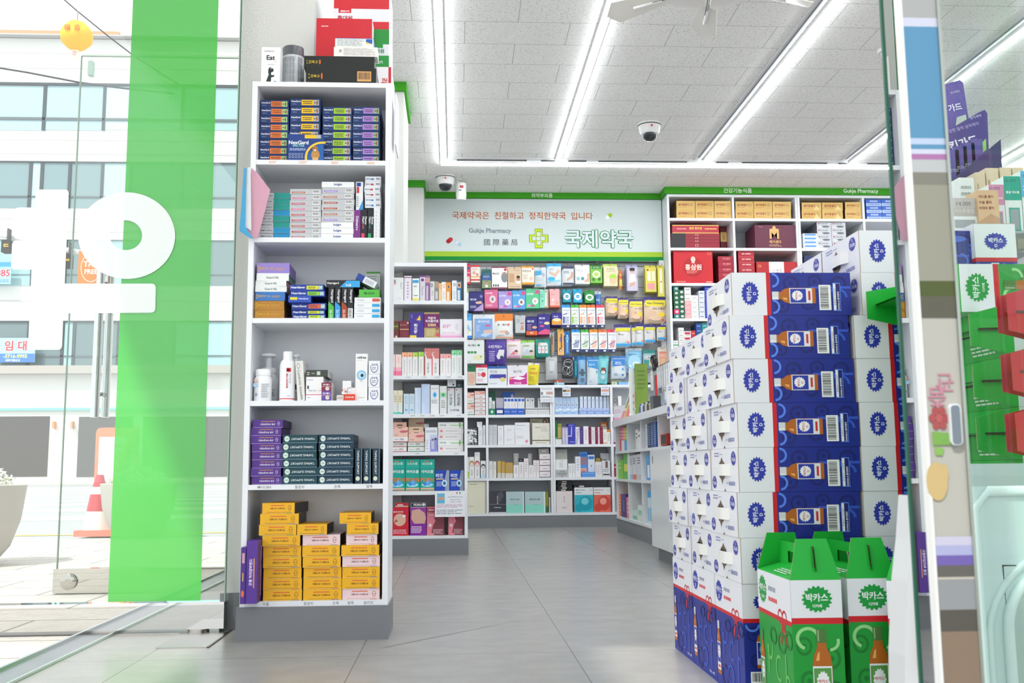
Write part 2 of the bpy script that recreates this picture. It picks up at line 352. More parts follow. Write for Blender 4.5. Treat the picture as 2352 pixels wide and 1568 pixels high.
for xx, n in ((.94, 'the second'), (2.03, 'the third'), (3.28, 'the fourth')):
    tr = M('matte'); tr.box(xx-.03, xx+.02, 1.5, 7.95, 3.064, 3.073, 'd6d7d9'); tr.box(xx-.01, xx-.002, 1.6, 7.9, 3.061, 3.066, '6d6f73')
    if xx > 1: tag(link('ceiling_track', tr.mesh('ceiling_track')), f'slim grey ceiling track running into the shop beside {n} linear light', 'ceiling track')
# dome cameras, bullet camera, detector
def dome(x, y, label):
    t = thing('dome_camera', label, 'security camera', (x, y, 2.94))
    b = M('plastic'); b.lathe([(.085, .133), (.088, .12, '1d1f22'), (.083, .115), (.075, .07), (.06, .055)], 'f0f0ee', 28); part('housing', b, t)
    g = M('gloss'); g.lathe([(.058, .062), (.056, .04), (.045, .018), (.028, .005), (.004, 0)], '22252a', 24); part('dome', g, t, 'black glossy dome')
    l = M('matte'); l.box(-.006, .006, -.09, -.078, .09, .1, 'd02a2a'); part('logo', l, t, 'small red mark')
dome(1.46, 7.13, 'white dome camera with black lens on the open ceiling between two lights')
dome(-.08, 8.52, 'white dome camera with black lens beside the bullet camera, near the green header')
t = thing('bullet_camera', 'white cylindrical camera hanging from the ceiling beside a dome camera', 'security camera', (.058, 8.6, 2.87))
b = M('plastic'); b.lathe([(.02, 0), (.043, .01), (.047, .05), (.047, .16), (.03, .17)], 'f2f2f0', 24); front(b, -.02, .02, -.0475, .11, .14, [('r', .2, 0, 1, .8, 'b3202a'), ('r', 0, -.8, .6, -.5, '333333')]); part('body', b, t)
b = M('plastic'); b.tube([(0, 0, .16), (-.03, 0, .18), (-.03, 0, .203)], .012, 'f0f0ee'); b.lathe([(.04, .19), (.04, .203)], 'f0f0ee', 20, (-.03, 0, 0)); part('bracket', b, t)
b = M('plastic'); b.lathe([(.04, -.045), (.055, -.04), (.06, -.02), (.075, -.018), (.08, 0)], 'ecebe8', 28)
tag(link('smoke_detector', b.mesh('smoke_detector'), None, (2.7, 5.75, 3.073)), 'round white smoke detector on the ceiling near the glass door edge', 'smoke detector')
# ceiling fan
t = thing('ceiling_fan', 'white ceiling fan with angular plastic blades on thin steel arms', 'fan', (1.27, 4.55, 2.86))
b = M('plastic'); b.lathe([(.05, .213), (.06, .12), (.3, .1), (.36, .07), (.36, .055), (.28, .045), (.1, .035), (.09, -.03), (.05, -.04)], 'f3f2f0', 40); part('motor_housing', b, t)
for k in range(6):
    a = math.radians(22 + 60*k); R = Matrix.Rotation(a, 3, 'Z'); tilt = Matrix.Rotation(.45, 3, 'X')
    ar = M('metal'); ar.tube([R @ Vector((.08, 0, 0)), R @ Vector((.33, 0, 0))], .004, 'b8b8b8', 6); ar.tube([R @ Vector((.08, .015, 0)), R @ Vector((.33, .008, 0))], .003, '888888', 6); part('arm', ar, t)
    bl = M('plastic'); out = [(.27, -.045), (.33, -.05), (.56, -.075), (.6, 0), (.54, .07), (.33, .05), (.27, .04)]
    vs = [R @ (Matrix.Rotation(.35, 3, 'X') @ Vector((x, y, dz + (.012 if abs(y) > .03 else 0)))) for dz in (0, .005) for x, y in out]
    n = len(out); bl.add(vs, [tuple(range(n))[::-1], tuple(range(n, 2*n))] + [(i, (i+1) % n, (i+1) % n+n, i+n) for i in range(n)], 'efece6')
    bl.tube([R @ Vector((.28, 0, .0)), R @ Vector((.44, 0, .002))], .008, 'f5f5f3', 8); part('blade', bl, t)
# ------------------------------------------------------------ pharmacy sign over the peg wall
t = thing('pharmacy_sign', 'long pale pharmacy sign with outlined green letters and green border, above the peg wall', 'sign', (0, 9.03, 2.43))
b = M('matte'); b.box(-.275, 1.94, 0, .06, 0, .585, 'd5dfdf')
SX, SW, SH = -.275, 2.215, .585
def sx(x): return (900 + x/3.675 - 973) / 547.0
def sz(y): return 1 - (380 + y/3.675 - 457) / (598.5 - 457)
front(b, -.275, 1.94, 0, 0, .585, [('r', 0, 0, 1, .105*.62, '14893a'), ('r', 0, .065, 1, .145, 'a6c83a')]); part('panel', b, t)
def sgn(name, spec, lab=None, lift=.002):
    m = M('matte'); decals(m, (SX, 0, 0), (SW, 0, 0), (0, 0, SH), spec, lift=lift); part(name, m, t, lab)
sgn('slogan', [('t', sx(1093), sz(425), .12, 'c2622d', '국제약국은  친절하고  정직한약국  입니다', 0, (1728-458)/3.675/547, .008)], 'orange brown slogan')
sgn('subtitle', [('t', sx(815), sz(558), .1, '8b9299', 'Gukje Pharmacy', 0, (1048-583)/3.675/547, .03), ('t', sx(905), sz(650), .13, '4c5157', '國 際 藥 局', 0, (1045-765)/3.675/547)], 'grey subtitle')
big = [('t', sx(1740), sz(618), .31, '12824a', '국제약국', 0, (2138-1345)/3.675/547, .062)]
sgn('lettering', big, 'large green outlined letters')
m = M('matte'); decals(m, (SX, -.0016, 0), (SW, 0, 0), (0, 0, SH), [('t', sx(1740), sz(618), .31*.94, 'dde3ea', '국제약국', 0, (2138-1345-34)/3.675/547, .024)], lift=.001); part('letter_fill', m, t, 'pale letter fill')
def cross(k, c): 
    cx_, cz_ = sx(1226), sz(617); a = 82*k/3.675/547; q = 82*k/3.675/141.5; w_ = .4 + (1-k)*-.35
    aw, qw = a*w_, q*w_
    return [('r', cx_-a, cz_-qw, cx_+a, cz_+qw, c), ('r', cx_-aw, cz_-q, cx_+aw, cz_+q, c)]
def capsule(cx_, cz_, rot, L_, r_, c1, c2, split=True):
    out = []; ca, sa = math.cos(rot), math.sin(rot)
    def tp(p): return (cx_ + (p[0]*ca - p[1]*sa)/SW, cz_ + (p[0]*sa + p[1]*ca)/SH)
    for sgn_, c in ((-1, c1), (1, c2)):
        p = [(0, -r_), (0, r_)] + [(sgn_*(L_ + r_*math.sin(j*PI/8)), r_*math.cos(j*PI/8)) for j in range(9)]
        out.append(('p', [tp(q) for q in p], c))
    return out
sgn('logo', cross(1, '7a8f1c') + cross(.94, 'c3dc2e') + cross(.72, '7a8f1c') + cross(.66, 'd5dfdf') + [('ring', sx(1222), sz(618), .011, .045, '9fbb22', .25)], 'lime cross mark')
sgn('pill_picture', capsule(sx(1826), sz(426), .75, .018, .019, 'f2f4f4', 'a4c928') + capsule(sx(475), sz(636), .7, .014, .02, 'a81f2a', 'c6353b') + capsule(sx(548), sz(660), -.75, .016, .017, 'dfe9f2', 'a9cbe4') +
    [('e', sx(520+i*5), sz(630+(i*37) % 22), .001, .004, '555a60') for i in range(6)])
# ------------------------------------------------------------ entrance: open glass door leaf with green film
t = thing('glass_door', 'open glass door with broad green stripe, frosted lettering and polished steel bottom rail', 'door', (-.755, 3.39, 0))
def loc(p): return (p.x + .755, p.y - 3.39, p.z)
g = M('glass'); g.box(-.95, 0, 0, .012, .095, 2.6, 'e8f4ee'); part('glass_pane', g, t)
e = M('plastic'); e.box(.0005, .003, 0, .012, .095, 2.6, '9fc4ae'); e.box(.003, .006, -.002, .0, .0, 2.6, '3f5a49'); part('glass_edge', e, t, 'green cut glass edge')
r = M('mirror'); r.box(-.95, .004, -.018, .03, .012, .09, 'cfcfcd'); r.box(-.95, .004, -.02, .032, .088, .097, 'eeeeee')
part('bottom_rail', r, t, 'polished steel rail')
r = M('metal'); r.lathe([(.035, .001), (.035, .012)], 'b5b1aa', 20, (-.08, 0, 0)); part('pivot', r, t)
gx0, gx1 = at(247, 1384, Y=3.386).x, at(460, 1384, Y=3.386).x
f = M('greenfilm'); f.add([(gx0+.755, -.001, .1), (gx1+.755, -.001, .1), (gx1+.755, -.001, 2.6), (gx0+.755, -.001, 2.6)], [(0,1,2,3)], '45b544'); part('green_film', f, t, 'wide green film stripe')
def rounded(pts, r, seg=5):
    out = []; n = len(pts)
    for i in range(n):
        p0, p, p1 = (Vector(pts[(i+k) % n]) for k in (-1, 0, 1)); rr = r[i] if isinstance(r, list) else r
        if rr <= 0: out.append(tuple(p)); continue
        a = p + (p0-p).normalized()*rr; b = p + (p1-p).normalized()*rr
        for j in range(seg+1):
            q = j/seg; out.append(tuple((1-q)**2*a + 2*q*(1-q)*p + q*q*b))
    return out
FZ = lambda x, y: loc(at(x/3.267, 420 + y/3.267, Y=3.3855))
outl = [(270, 50), (517, 50), (485, 755), (1170, 755), (1165, 973), (475, 978), (464, 1252), (210, 1252), (237, 650), (82, 650), (92, 432), (250, 432), (252, 402), (95, 402), (108, 185), (262, 185)]
rr = [32, 32, 0, 35, 35, 0, 35, 35, 0, 35, 35, 0, 0, 35, 35, 0]
f = M('frost'); f.add([FZ(*p) for p in rounded(outl, rr)], [tuple(range(len(rounded(outl, rr))))], 'eef4f2')
vs = []; N = 56
for j in range(N):
    a = 2*PI*j/N; ti = -.12
    for rx, ry, ox, oy in ((366, 327, 950, 395), (122, 112, 945, 392)):
        x, y = rx*math.cos(a), ry*math.sin(a); vs.append(FZ(ox + x*math.cos(ti) - y*math.sin(ti)*.6, oy + x*math.sin(ti)*.4 + y*math.cos(ti)))
f.add(vs, [(2*j, (2*j+2) % (2*N), (2*j+3) % (2*N), 2*j+1) for j in range(N)], 'eef4f2')
part('frosted_letter', f, t, 'large frosted white letter')
# second leaf further out
t = thing('glass_door', 'second frameless glass door with twin steel bar handles, behind the green-striped one', 'door', (-1.73, 4.53, 0))
def loc2(p): return (p.x + 1.73, p.y - 4.53, p.z)
g = M('glass'); g.box(0, 1.0, 0, .012, .06, 2.44, 'e8f4ee'); part('glass_pane', g, t)
e = M('plastic'); e.box(-.004, 0, 0, .012, .06, 2.44, '77917f'); e.box(0, 1.0, 0, .012, 2.44, 2.445, '9db3a5'); part('glass_edge', e, t)
r = M('mirror'); r.box(-.01, .9, -.015, .03, .0, .105, 'c9c7c2'); r.lathe([(.034, -.02), (.034, -.03), (.028, -.034), (.012, -.034)], 'b9b5ae', 24, (.06, 0, .05), R=Matrix.Rotation(PI/2, 3, 'X') @ Matrix.Scale(-1, 3, (0, 0, 1))); part('bottom_rail', r, t, 'polished steel patch rail with round lock')
b = M('metal'); a0 = loc2(at(199, 135, Y=4.5)); a1 = loc2(at(208, 168, Y=4.5)); b.box(a0[0], a1[0], -.012, .02, a1[2], a0[2], '9fb3a5'); part('top_patch', b, t)
for px_, dy, lab in ((222, -.045, 'inner bar'), (246, .06, 'outer bar')):
    p = loc2(at(px_ - 5, 958, Y=4.53 + dy)); h = M('mirror'); h.tube([(p[0], dy, p[2]), (p[0], dy, p[2] + .7)], .0185, 'cfcfcf', 16)
    for q in (.1, .6): h.tube([(p[0], dy, p[2]+q), (p[0], 0, p[2]+q)], .009, 'aaaaaa', 8)
    part('handle', h, t, 'vertical steel bar handle')
s = M('matte'); a0 = at(176, 655, Y=4.52); a1 = at(240, 575, Y=4.52); s.box(a0.x+1.73, a1.x+1.73, -.003, 0, a0.z, a1.z, 'f08a4a')
front(s, a0.x+1.73, a1.x+1.73, -.003, a0.z, a1.z, [('ring', .5, .52, .4, .42, 'fdf1e8', .05), ('t', .5, .62, .16, 'ffffff', 'TAX', 0, .6, .03), ('t', .5, .4, .13, 'ffffff', 'FREE', 0, .6, .03)]); part('sticker', s, t, 'orange TAX FREE sticker')
# ------------------------------------------------------------ outside
slab('pavement', -14, -1.2, -4, 8.3, -.06, -.004, 'c9c4be', 'paving')
rd = M('asphalt'); rd.box(-70, 40, 8.3, 46, -.1, -.02, 'a9abae'); 
for k in range(11):
    y = 11.5 + k*2.6; x0 = -.32*y; rd.add([(x0-7+k*.3, y, -.018), (x0+4, y+.5, -.018), (x0+4, y+1.7, -.018), (x0-7+k*.3, y+1.2, -.018)], [(0,1,2,3)], 'e9eaec', mat='matte')
for y in (8.7, 40): rd.add([(-30, y-1.2, -.017), (10, y+1.0, -.017), (10, y+1.15, -.017), (-30, y-1.05, -.017)], [(0,1,2,3)], 'e3c06a', mat='matte')
struct('road', rd)
slab('sidewalk', -70, 40, 46, 60, -.1, .02, 'b9b7b3', 'paving')
slab('ground', -90, 90, -60, 120, -.3, -.11, 'b5b3ae', 'matte')
BY = 50.0
def P5(x, y, d=0): p = at(x, y, Y=BY + d); return p
t = thing('building', 'pale multi-storey building with long ribbon windows across the street', 'building', (-30, BY, 0))
def bl(x0, x1, ya, yb, col, y0, y1, mat='matte', m=None):
    m = m or M(mat); a = P5(x0, ya); b = P5(x1, yb); m.box(a.x+30, b.x+30, y0, y1, b.z, a.z, col); return m
b = M('matte'); a = P5(-130, 85); c = P5(560, 1103); b.box(a.x+30, c.x+30, 0, 12, 0, a.z, 'e6e4e0')
for y in (118, 152, 318, 350, 500, 530, 690): a = P5(-130, y); b.box(a.x+30, c.x+30, -.02, 0, a.z-.03, a.z+.03, 'cfccc8')
part('wall', b, t)
part('coping', bl(-130, 560, 84, 92, 'b9b9b9', -.4, 12), t)
part('roof_fence', bl(-130, 268, 60, 84, 'dd9a78', .3, .6), t, 'orange timber roof fence')
for (y0, y1, xs, col) in ((196, 300, (-130, 103, 240, 420, 560), 'a9c6cc'), (374, 478, (-130, 70, 96, 160, 235, 300, 420, 560), '7f979c'), (552, 656, (-130, 76, 150, 230, 330, 560), '6f8486'), (739, 842, (-130, 66, 144, 170, 272, 400, 560), '6d8083')):
    f = M('gloss')
    for i in range(len(xs)-1):
        cc = col if (i+y0) % 3 else {'a9c6cc': 'c3dcdf', '7f979c': 'b5d2d4', '6f8486': '9fc0c2', '6d8083': 'a6cfd2'}[col]
        bl(xs[i]+1, xs[i+1]-1, y0, y1, cc, -.03, .05, m=f)
    w_ = part('window', f, t)
    f = M('matte')
    for x in xs: bl(x-1, x+1, y0, y1, '4a5156', -.08, .05, m=f)
    bl(-130, 560, y0-2, y0+1, '4a5156', -.1, .05, m=f); bl(-130, 560, y0 + 78, y0 + 79.5, '6a7176', -.08, .05, m=f); part('window_frame', f, w_)
f = M('gloss')
for x0, x1 in ((-130, 108), (182, 300), (330, 560)): bl(x0, x1, 957, 1094, '57534f', -.03, .05, m=f)
part('shop_window', f, t, 'dark ground floor windows')
part('awning_line', bl(-130, 560, 938, 940, '8ccfc4', -.15, 0), t); part('cornice', bl(-130, 560, 842, 858, 'b7b0a9', -.5, 0), t)
for x in (127, 169):
    part('wall_lamp', bl(x-2, x+2, 968, 984, 'e2a27c', -.3, 0), t)
def banner(x0, x1, y0, y1, bg, spec, label):
    m = M('matte'); a = at(x0, y1, Y=49.5); b_ = at(x1, y0, Y=49.5); m.box(a.x, b_.x, -.03, .03, a.z, b_.z, bg); front(m, a.x, b_.x, -.03, a.z, b_.z, spec)
    tag(link('banner', m.mesh('banner'), None, (0, 49.5, 0)), label, 'banner')
banner(-40, 27, 602, 652, 'a5dfee', [('r', 0, .78, 1, 1, '4a9bd8'), ('t', .72, .5, .36, 'd23b4c', '885', 0, .5, .03), ('l', .5, .06, .95, .22, 2, '3a78b0')], 'light blue banner with red numbers 885 hung in the third floor windows')
banner(-20, 82, 776, 832, 'aee8ea', [('r', 0, 0, 1, .36, '4d7fd6'), ('t', .55, .68, .42, 'd8343f', '임 대', 0, .8, .03), ('t', .55, .25, .16, 'e6f25a', '-3716-9995', 0, .9, .03), ('t', .5, .08, .1, 'ffffff', '세무기장신고', 0, .6, .02)], 'blue and white rental banner with red letters across the second floor')
# bright street furniture
def wire(pts, r, label):
    m = M('matte'); m.tube(pts, r, '3c3c40', 5); tag(link('overhead_cable', m.mesh('overhead_cable')), label, 'cable')
q = [at(x, y, Y=10.9) for x, y in ((120, -25), (176, 24), (250, 84), (310, 130), (420, 200))]; wire(q, .008, 'dark cable sloping across the sky, carrying the yellow lantern')
q = [at(x, y, Y=20) for x, y in ((-40, 150), (60, 166), (180, 189), (285, 203), (400, 215))]; wire(q, .02, 'dark overhead cable crossing the pale building below the lantern')
lp = at(176, 84, Y=10.85)
t = thing('paper_lantern', 'yellow paper lantern with red characters hanging from a cable', 'lantern', tuple(lp))
b = M('matte'); R_ = .175; b.lathe([(.03, .17), (.09, .155), (.15, .085), (R_, .02), (.165, -.06), (.1, -.13), (.04, -.165)], 'f6bb2c', 12)
for k, (dx, s_) in enumerate(((-.04, '福'), (.07, '吉'))): front(b, dx-.035, dx+.035, -.176, -.03, .09, [('t', .5, .5, .8, 'd8622a', s_, 0, 1, .02)])
part('shade', b, t)
b = M('matte'); b.tube([(0, 0, .17), (.0, 0, .3)], .006, '8a8a8a'); part('hook', b, t)
b = M('matte'); b.box(-.03, .03, -.03, .03, -.24, -.165, 'f2e9dc'); front(b, -.03, .03, -.03, -.24, -.17, [('l', .1, .1, .9, .9, 4, 'd9624a')]); part('tassel', b, t)
pole = M('matte'); pole.tube([at(-60, 528, Y=24), at(0, 540, Y=24), at(75, 553, Y=24), at(150, 573, Y=24), at(235, 588, Y=24)], .06, 'dcdcdc', 10)
tag(link('signal_mast', pole.mesh('signal_mast')), 'light grey traffic signal arm reaching across the street', 'signal mast')
for x0, x1, y0, y1, n in ((7, 27, 553, 581, 'nearer the frame edge'), (152, 166, 585, 616, 'farther along the arm')):
    a, b_ = at(x0, y1, Y=23.8), at(x1, y0, Y=23.8); m = M('matte'); m.box(a.x, b_.x, -.12, .1, a.z, b_.z, '3a3733')
    m.box((a.x+b_.x)/2-.02, (a.x+b_.x)/2+.02, -.02, .135, b_.z-.03, b_.z+.3, '555555')
    front(m, a.x, b_.x, -.12, a.z, b_.z, [('t', .6, .55, .6, 'ffb84a', 'ᄃ', 0, .6, .05)])
    tag(link('traffic_signal', m.mesh('traffic_signal'), None, (0, 23.8, 0)), 'dark traffic signal box on the arm, ' + n, 'traffic light')
def planter(x, y, label, s=1.0):
    t = thing('flower_planter', label, 'planter', (x, y, 0))
    b = M('matte'); b.lathe([(.16*s, 0), (.24*s, .1*s), (.29*s, .25*s), (.315*s, .45*s), (.3*s, .455*s), (.27*s, .4*s)], 'b9b4ae', 28); part('bowl', b, t, 'grey granite bowl')
    b = M('matte'); rnd = random.Random(5)
    for i in range(1300):
        a = rnd.uniform(0, 2*PI); q = .27*s*math.sqrt(rnd.random()); z = .42*s + .15*s*(1-(q/.28/s)**2) + rnd.uniform(-.03, .03)
        c = (q*math.cos(a), q*math.sin(a)); r_ = rnd.uniform(.007, .013); t1 = rnd.uniform(0, 3)
        b.add([(c[0]+r_*math.cos(t1+j*PI/2), c[1]+r_*math.sin(t1+j*PI/2), z + rnd.uniform(-.01, .01)) for j in range(4)], [(0,1,2,3)], 'f4f3ec' if z > .43*s and rnd.random() < .75 else rnd.choice(['86a354', '6e8f45', 'a3b46a']))
    o = part('flowers', b, t, 'low white flowers over green leaves'); o['kind'] = 'stuff'
planter(-2.8, 5.95, 'large round granite planter of white flowers on the pavement, cut by the frame edge')
planter(-2.55, 8.3, 'round granite planter partly hidden behind the green door stripe', .95)
t = thing('traffic_barrier', 'orange and white traffic sign board standing beside a cone on the pavement', 'barrier', (-3.05, 8.75, 0))
b = M('plastic')
b.prism(rounded([(-.02, .33), (.34, .33), (.34, .9), (-.02, .9)], .05), 0, .03, 'f08a66'); front(b, .01, .31, 0, .38, .82, [('r', 0, 0, 1, 1, 'f1eee9'), ('l', .45, .1, .95, .9, 6, 'e07a5a')])
part('board', b, t)
b = M('plastic'); b.box(-.06, .36, -.3, .2, 0, .05, 'ee7d66'); b.lathe([(.12, .05, 'ece7e2'), (.095, .2, 'c93a46'), (.07, .34, 'ece7e2'), (.055, .4, 'c93a46'), (.03, .5)], 'ee7d66', 16, (.08, -.15, 0)); part('cone', b, t, 'red and white cone')
b = M('plastic')
for i in range(16): b.lathe([(.018, -.02), (.026, 0), (.018, .02)], 'f2b04a', 8, (.3-.012*i, -.04, .86-.036*i))
part('chain', b, t, 'yellow orange plastic chain')
# ------------------------------------------------------------ shelving
def shelving(name, label, x0, x1, yf, dep, ztop, zs, th=.016, pt=.017, kick=None, dividers=(), texts=None, cat='shelf unit', col='eceef2', kcol='7d7f83', tops=True):
    t = thing(name, label, cat, ((x0+x1)/2, yf, 0)); ox = (x0+x1)/2
    for x, s in ((x0, 1), (x1, -1)):
        PANELS.append((yf, min(x, x+s*pt), max(x, x+s*pt)))
        b = M('plastic'); b.box(min(x, x+s*pt)-ox, max(x, x+s*pt)-ox, 0, dep, (kick or 0), ztop, col); part('side_panel', b, t)
    b = M('plastic'); b.box(x0+pt-ox, x1-pt-ox, dep-.01, dep, kick or 0, ztop-.002, 'e2e5ea')
    for xx in (x0 + .1, x1 - .1):
        b.lathe([(.0045, .0), (.0045, .003)], '4b4b4b', 10, (xx-ox, dep-.0115, zs[-1]-.06), R=Matrix.Rotation(PI/2, 3, 'X'))
    part('back_panel', b, t)
    for k, z in enumerate([ztop] + list(zs)):
        BOARDS.append((yf, z, th))
        b = M('plastic'); b.box(x0+pt-ox+.0002, x1-pt-ox-.0002, .001, dep-.01, z-th, z, col)
        if texts and k in texts: front(b, x0+pt-ox, x1-pt-ox, .001, z-th, z, texts[k])
        part('shelf_board', b, t)
    for x in dividers:
        PANELS.append((yf, x-pt/2, x+pt/2))
        b = M('plastic'); b.box(x-pt/2-ox, x+pt/2-ox, .002, dep-.011, zs[-1], ztop-th, col); part('divider', b, t)
    if kick:
        b = M('matte'); b.box(x0-.008-ox, x1+.004-ox, -.01, dep, 0, kick, kcol); part('plinth', b, t, 'grey plinth')
    return t
TZ = [1.526, 1.267, 1.003, .738, .475, .118]
def lb(*a): return [('t', u, .5, .62, '55575c', s) for u, s in a]
shelving('display_shelf', 'tall narrow white shelf unit of stacked cartons on a grey plinth by the glass door', -.664, -.21, 3.19, .225, 1.792, TZ, kick=.102,
    texts={5: lb((.12, '₩10,000'), (.38, '팔꿈치'), (.66, '손목'), (.9, '발목')), 6: lb((.15, '무릎'), (.46, '팔꿈치'), (.66, '손목'), (.77, '발목'), (.9, '슬리브')),
           1: [('l', .1, .2, .16, .8, 2, 'e7a36a'), ('l', .33, .2, .4, .8, 2, 'e7a36a'), ('l', .58, .2, .64, .8, 2, 'e7a36a'), ('l', .86, .2, .92, .8, 2, 'e7a36a')]})
NAVY = '20396f'
def nex(c, c2='9ccf8f'): return [('r', 0, .0, 1, .04, '16294f'), ('t', .19, .66, .3, 'f2f5fa', 'NexGard', 0, .3, .03), ('t', .14, .3, .16, '9fc3dd', 'Spectra', 0, .2), ('r', .37, .16, .77, .86, c), ('l', .42, .28, .72, .74, 2, '3b3b3b'), ('r', .77, .16, .95, .86, c2), ('e', .89, .5, .03, .26, '9a5c2c'), ('l', .79, .35, .85, .65, 1, '444444')]
X.kind = 'pet_medicine_carton'
ctx('T1', 3.19, TZ[0], .15, '', .035)
stack(220, 487, 900, 8, NAVY, nex('e9772b'), 'slim navy carton with orange stripe', 'its stack on the top shelf')
stack(497, 768, 887, 8, NAVY, nex('f2bf1d', 'b4b6b0'), 'slim navy carton with yellow stripe', 'its stack on the top shelf')
stack(788, 1052, 962, 7, NAVY, nex('a3cf2f', 'b4b6b0'), 'slim navy carton with lime stripe', 'its stack on the top shelf')
stack(1063, 1305, 962, 7, NAVY, nex('b084d6', '93b58d'), 'slim navy carton with violet stripe', 'its stack on the top shelf')
cb(478, 796, 1210, '2460a8', [('p', [(0, 0), (.48, 0), (.6, .3), (.8, .55), (1, .68), (1, 1), (0, 1)], '1f3f86'), ('r', .47, .84, .93, .98, 'f2bf1d'), ('r', .8, .84, .93, .98, 'b4b6b0'), ('t', .3, .68, .17, 'f4f7fb', 'NexGard', 0, .56, .03), ('t', .3, .55, .08, '9fe0d0', 'SPECTRA', 0, .56, .02),
    ('l', .05, .36, .5, .46, 2, 'c8d8ee'), ('ring', .98, .1, .5, .62, 'f0c63a', .13, 80, 190), ('e', .78, .2, .12, .2, 'c08a4a'), ('e', .77, .43, .075, .12, 'b07a3c'), ('e', .77, .38, .03, .04, 'e8d8b8'), ('e', .745, .46, .012, .02, '2b1d12'), ('e', .8, .46, .012, .02, '2b1d12'), ('r', .7, 0, .86, .1, 'd8b070')] +
    [('ring', .06+.085*i, .22-.11*j, .03, .042, 'dfe9f6', .2) for i in range(5) for j in range(2)], 'navy and blue pet medicine carton showing a puppy, leaning on the yellow-striped stack', off=.004, d=.022)
# second shelf
GY = 'c3c5c8'
ctx('T2', 3.19, TZ[1], .15, '', .03)
def simp(cat_, c): return [('r', .49, 0, 1, 1, c), ('t', .27, .5, .3, '5c6368', cat_, 0, .36, .02), ('r', 0, 0, 1, .04, '8f9296')]
stack(205, 495, 285, 8, [GY]*8, [simp('SIMPO DOG', '12968c')]*3 + [simp('SIMPO CAT', '1790c4'), simp('SIMPO CAT', '12968c'), simp('SIMPO DOG', '12968c'), simp('SIMPO DOG', '1790c4'), simp('SIMPO DOG', '1790c4')],
      ['grey carton with green end']*3 + ['grey carton with blue end'] + ['grey carton with green end']*2 + ['grey carton with blue end']*2, 'the two-tone stack, second shelf')
def gr(c): return [('t', .15, .7, .2, 'ecedee', 'Apoquel', 0, .2), ('r', .06, .2, .48, .5, c), ('l', .1, .28, .44, .44, 1, 'f0e6e6'), ('b', .72, .18, .94, .85)]
stack(498, 780, 250, 9, [GY]*9, [gr(c) for c in ('b5704e', 'd96ba0', 'c04a6e', 'd96ba0', 'b8404e', 'b8405e', 'b8503e', 'a84040', 'a84040')], 'grey carton with red pill-shaped stripe', 'the all-grey stack, second shelf')
wl_ = [('t', .5, .5, .5, '23408f', 'Solight', 0, .4, .03)]
stack(782, 1072, 186, 10, ['f1f2f2'] + [GY]*6 + ['f1f2f2']*3, [wl_, gr('9a86d6'), gr('b5704e'), gr('a84a30'), gr('a84a30'), gr('b5704e'), gr('9a86d6'), wl_, wl_, wl_],
      ['white carton with blue lettering'] + ['grey carton with coloured stripe']*6 + ['white carton with blue lettering']*3, 'the mixed white-grey stack, second shelf')
cb(1072, 1130, 440, '7a3480', [('t', .5, .55, .7, 'f0e8f4', "Disheart-s", -90, .4, .02)], 'upright purple carton with white sideways lettering on the second shelf', d=.14)
cb(1090, 1152, 188, 'e3e6ea', [('r', .1, .84, .7, .97, '1d3f94'), ('r', .1, .6, .45, .82, 'cc2b37'), ('p', [(.4, 0), (1, 0), (1, .35)], '2a8fd0'), ('l', .1, .1, .4, .5, 6, '8a9098')], 'upright white and blue carton standing on top of the purple carton', y1='on', d=.13)
for x0, x1, c, w_ in ((1134, 1188, 'e3476a', 'pink'), (1194, 1246, '27a36b', 'green')):
    cb(x0, x1, 432, '23262b', [('t', .62, .62, .6, 'f1f1f1', 'Pawon\nHeart', -90, .8, .02), ('r', .1, .02, .6, .2, c), ('r', .3, .35, .45, .5, c)], f'upright black carton with {w_} patch beside the purple carton', d=.14)
cb(1250, 1304, 416, 'eceef0', [('l', .3, .05, .5, .9, 8, 'c5c9cd')], 'upright plain white carton beside the black cartons on the second shelf', d=.14)
stack(1168, 1308, 136, 6, ['e7eaf0']*6, [[('t', .3, .5, .34, '6a7a94', 'BINDO', 0, .5, .02), ('r', .38, .3, .56, .6, c), ('b', .68, .25, .98, .8, 'x', 'dfe3ea')] for c in ('3b7fd0', 'c03a3a', 'c03a3a', 'c03a3a', '3b9ad0', '3b7fd0')],
      'thin white-grey carton with barcode', 'the small stack above the black cartons', y1=420, d=.12)
# folders stuck out past the side panel
def sheet(name, pts, y0, y1, col, label, cat):
    m = M('matte'); P = [at(x, y, Y=y0) for x, y in pts]; m.prism([(p.x, p.z) for p in P], y0, y1, col); return tag(link(name, m.mesh(name)), label, cat)
sheet('paper_folder', [(577, 385), (592, 398), (621, 436), (592, 546), (579, 546), (566, 530)], 3.168, 3.171, 'd4a2b4', 'pink paper folder leaning against the tall shelf side panel', 'folder')
sheet('paper_folder', [(569, 384), (575, 384), (577, 530), (562, 520)], 3.158, 3.161, 'e6e8ea', 'white paper folder between the pink and the blue folder', 'folder')
sheet('paper_folder', [(560, 386), (566, 386), (563, 520), (582, 548), (573, 546), (550, 530)], 3.149, 3.152, '4fa3cf', 'blue paper folder at the outer edge of the tall shelf', 'folder')
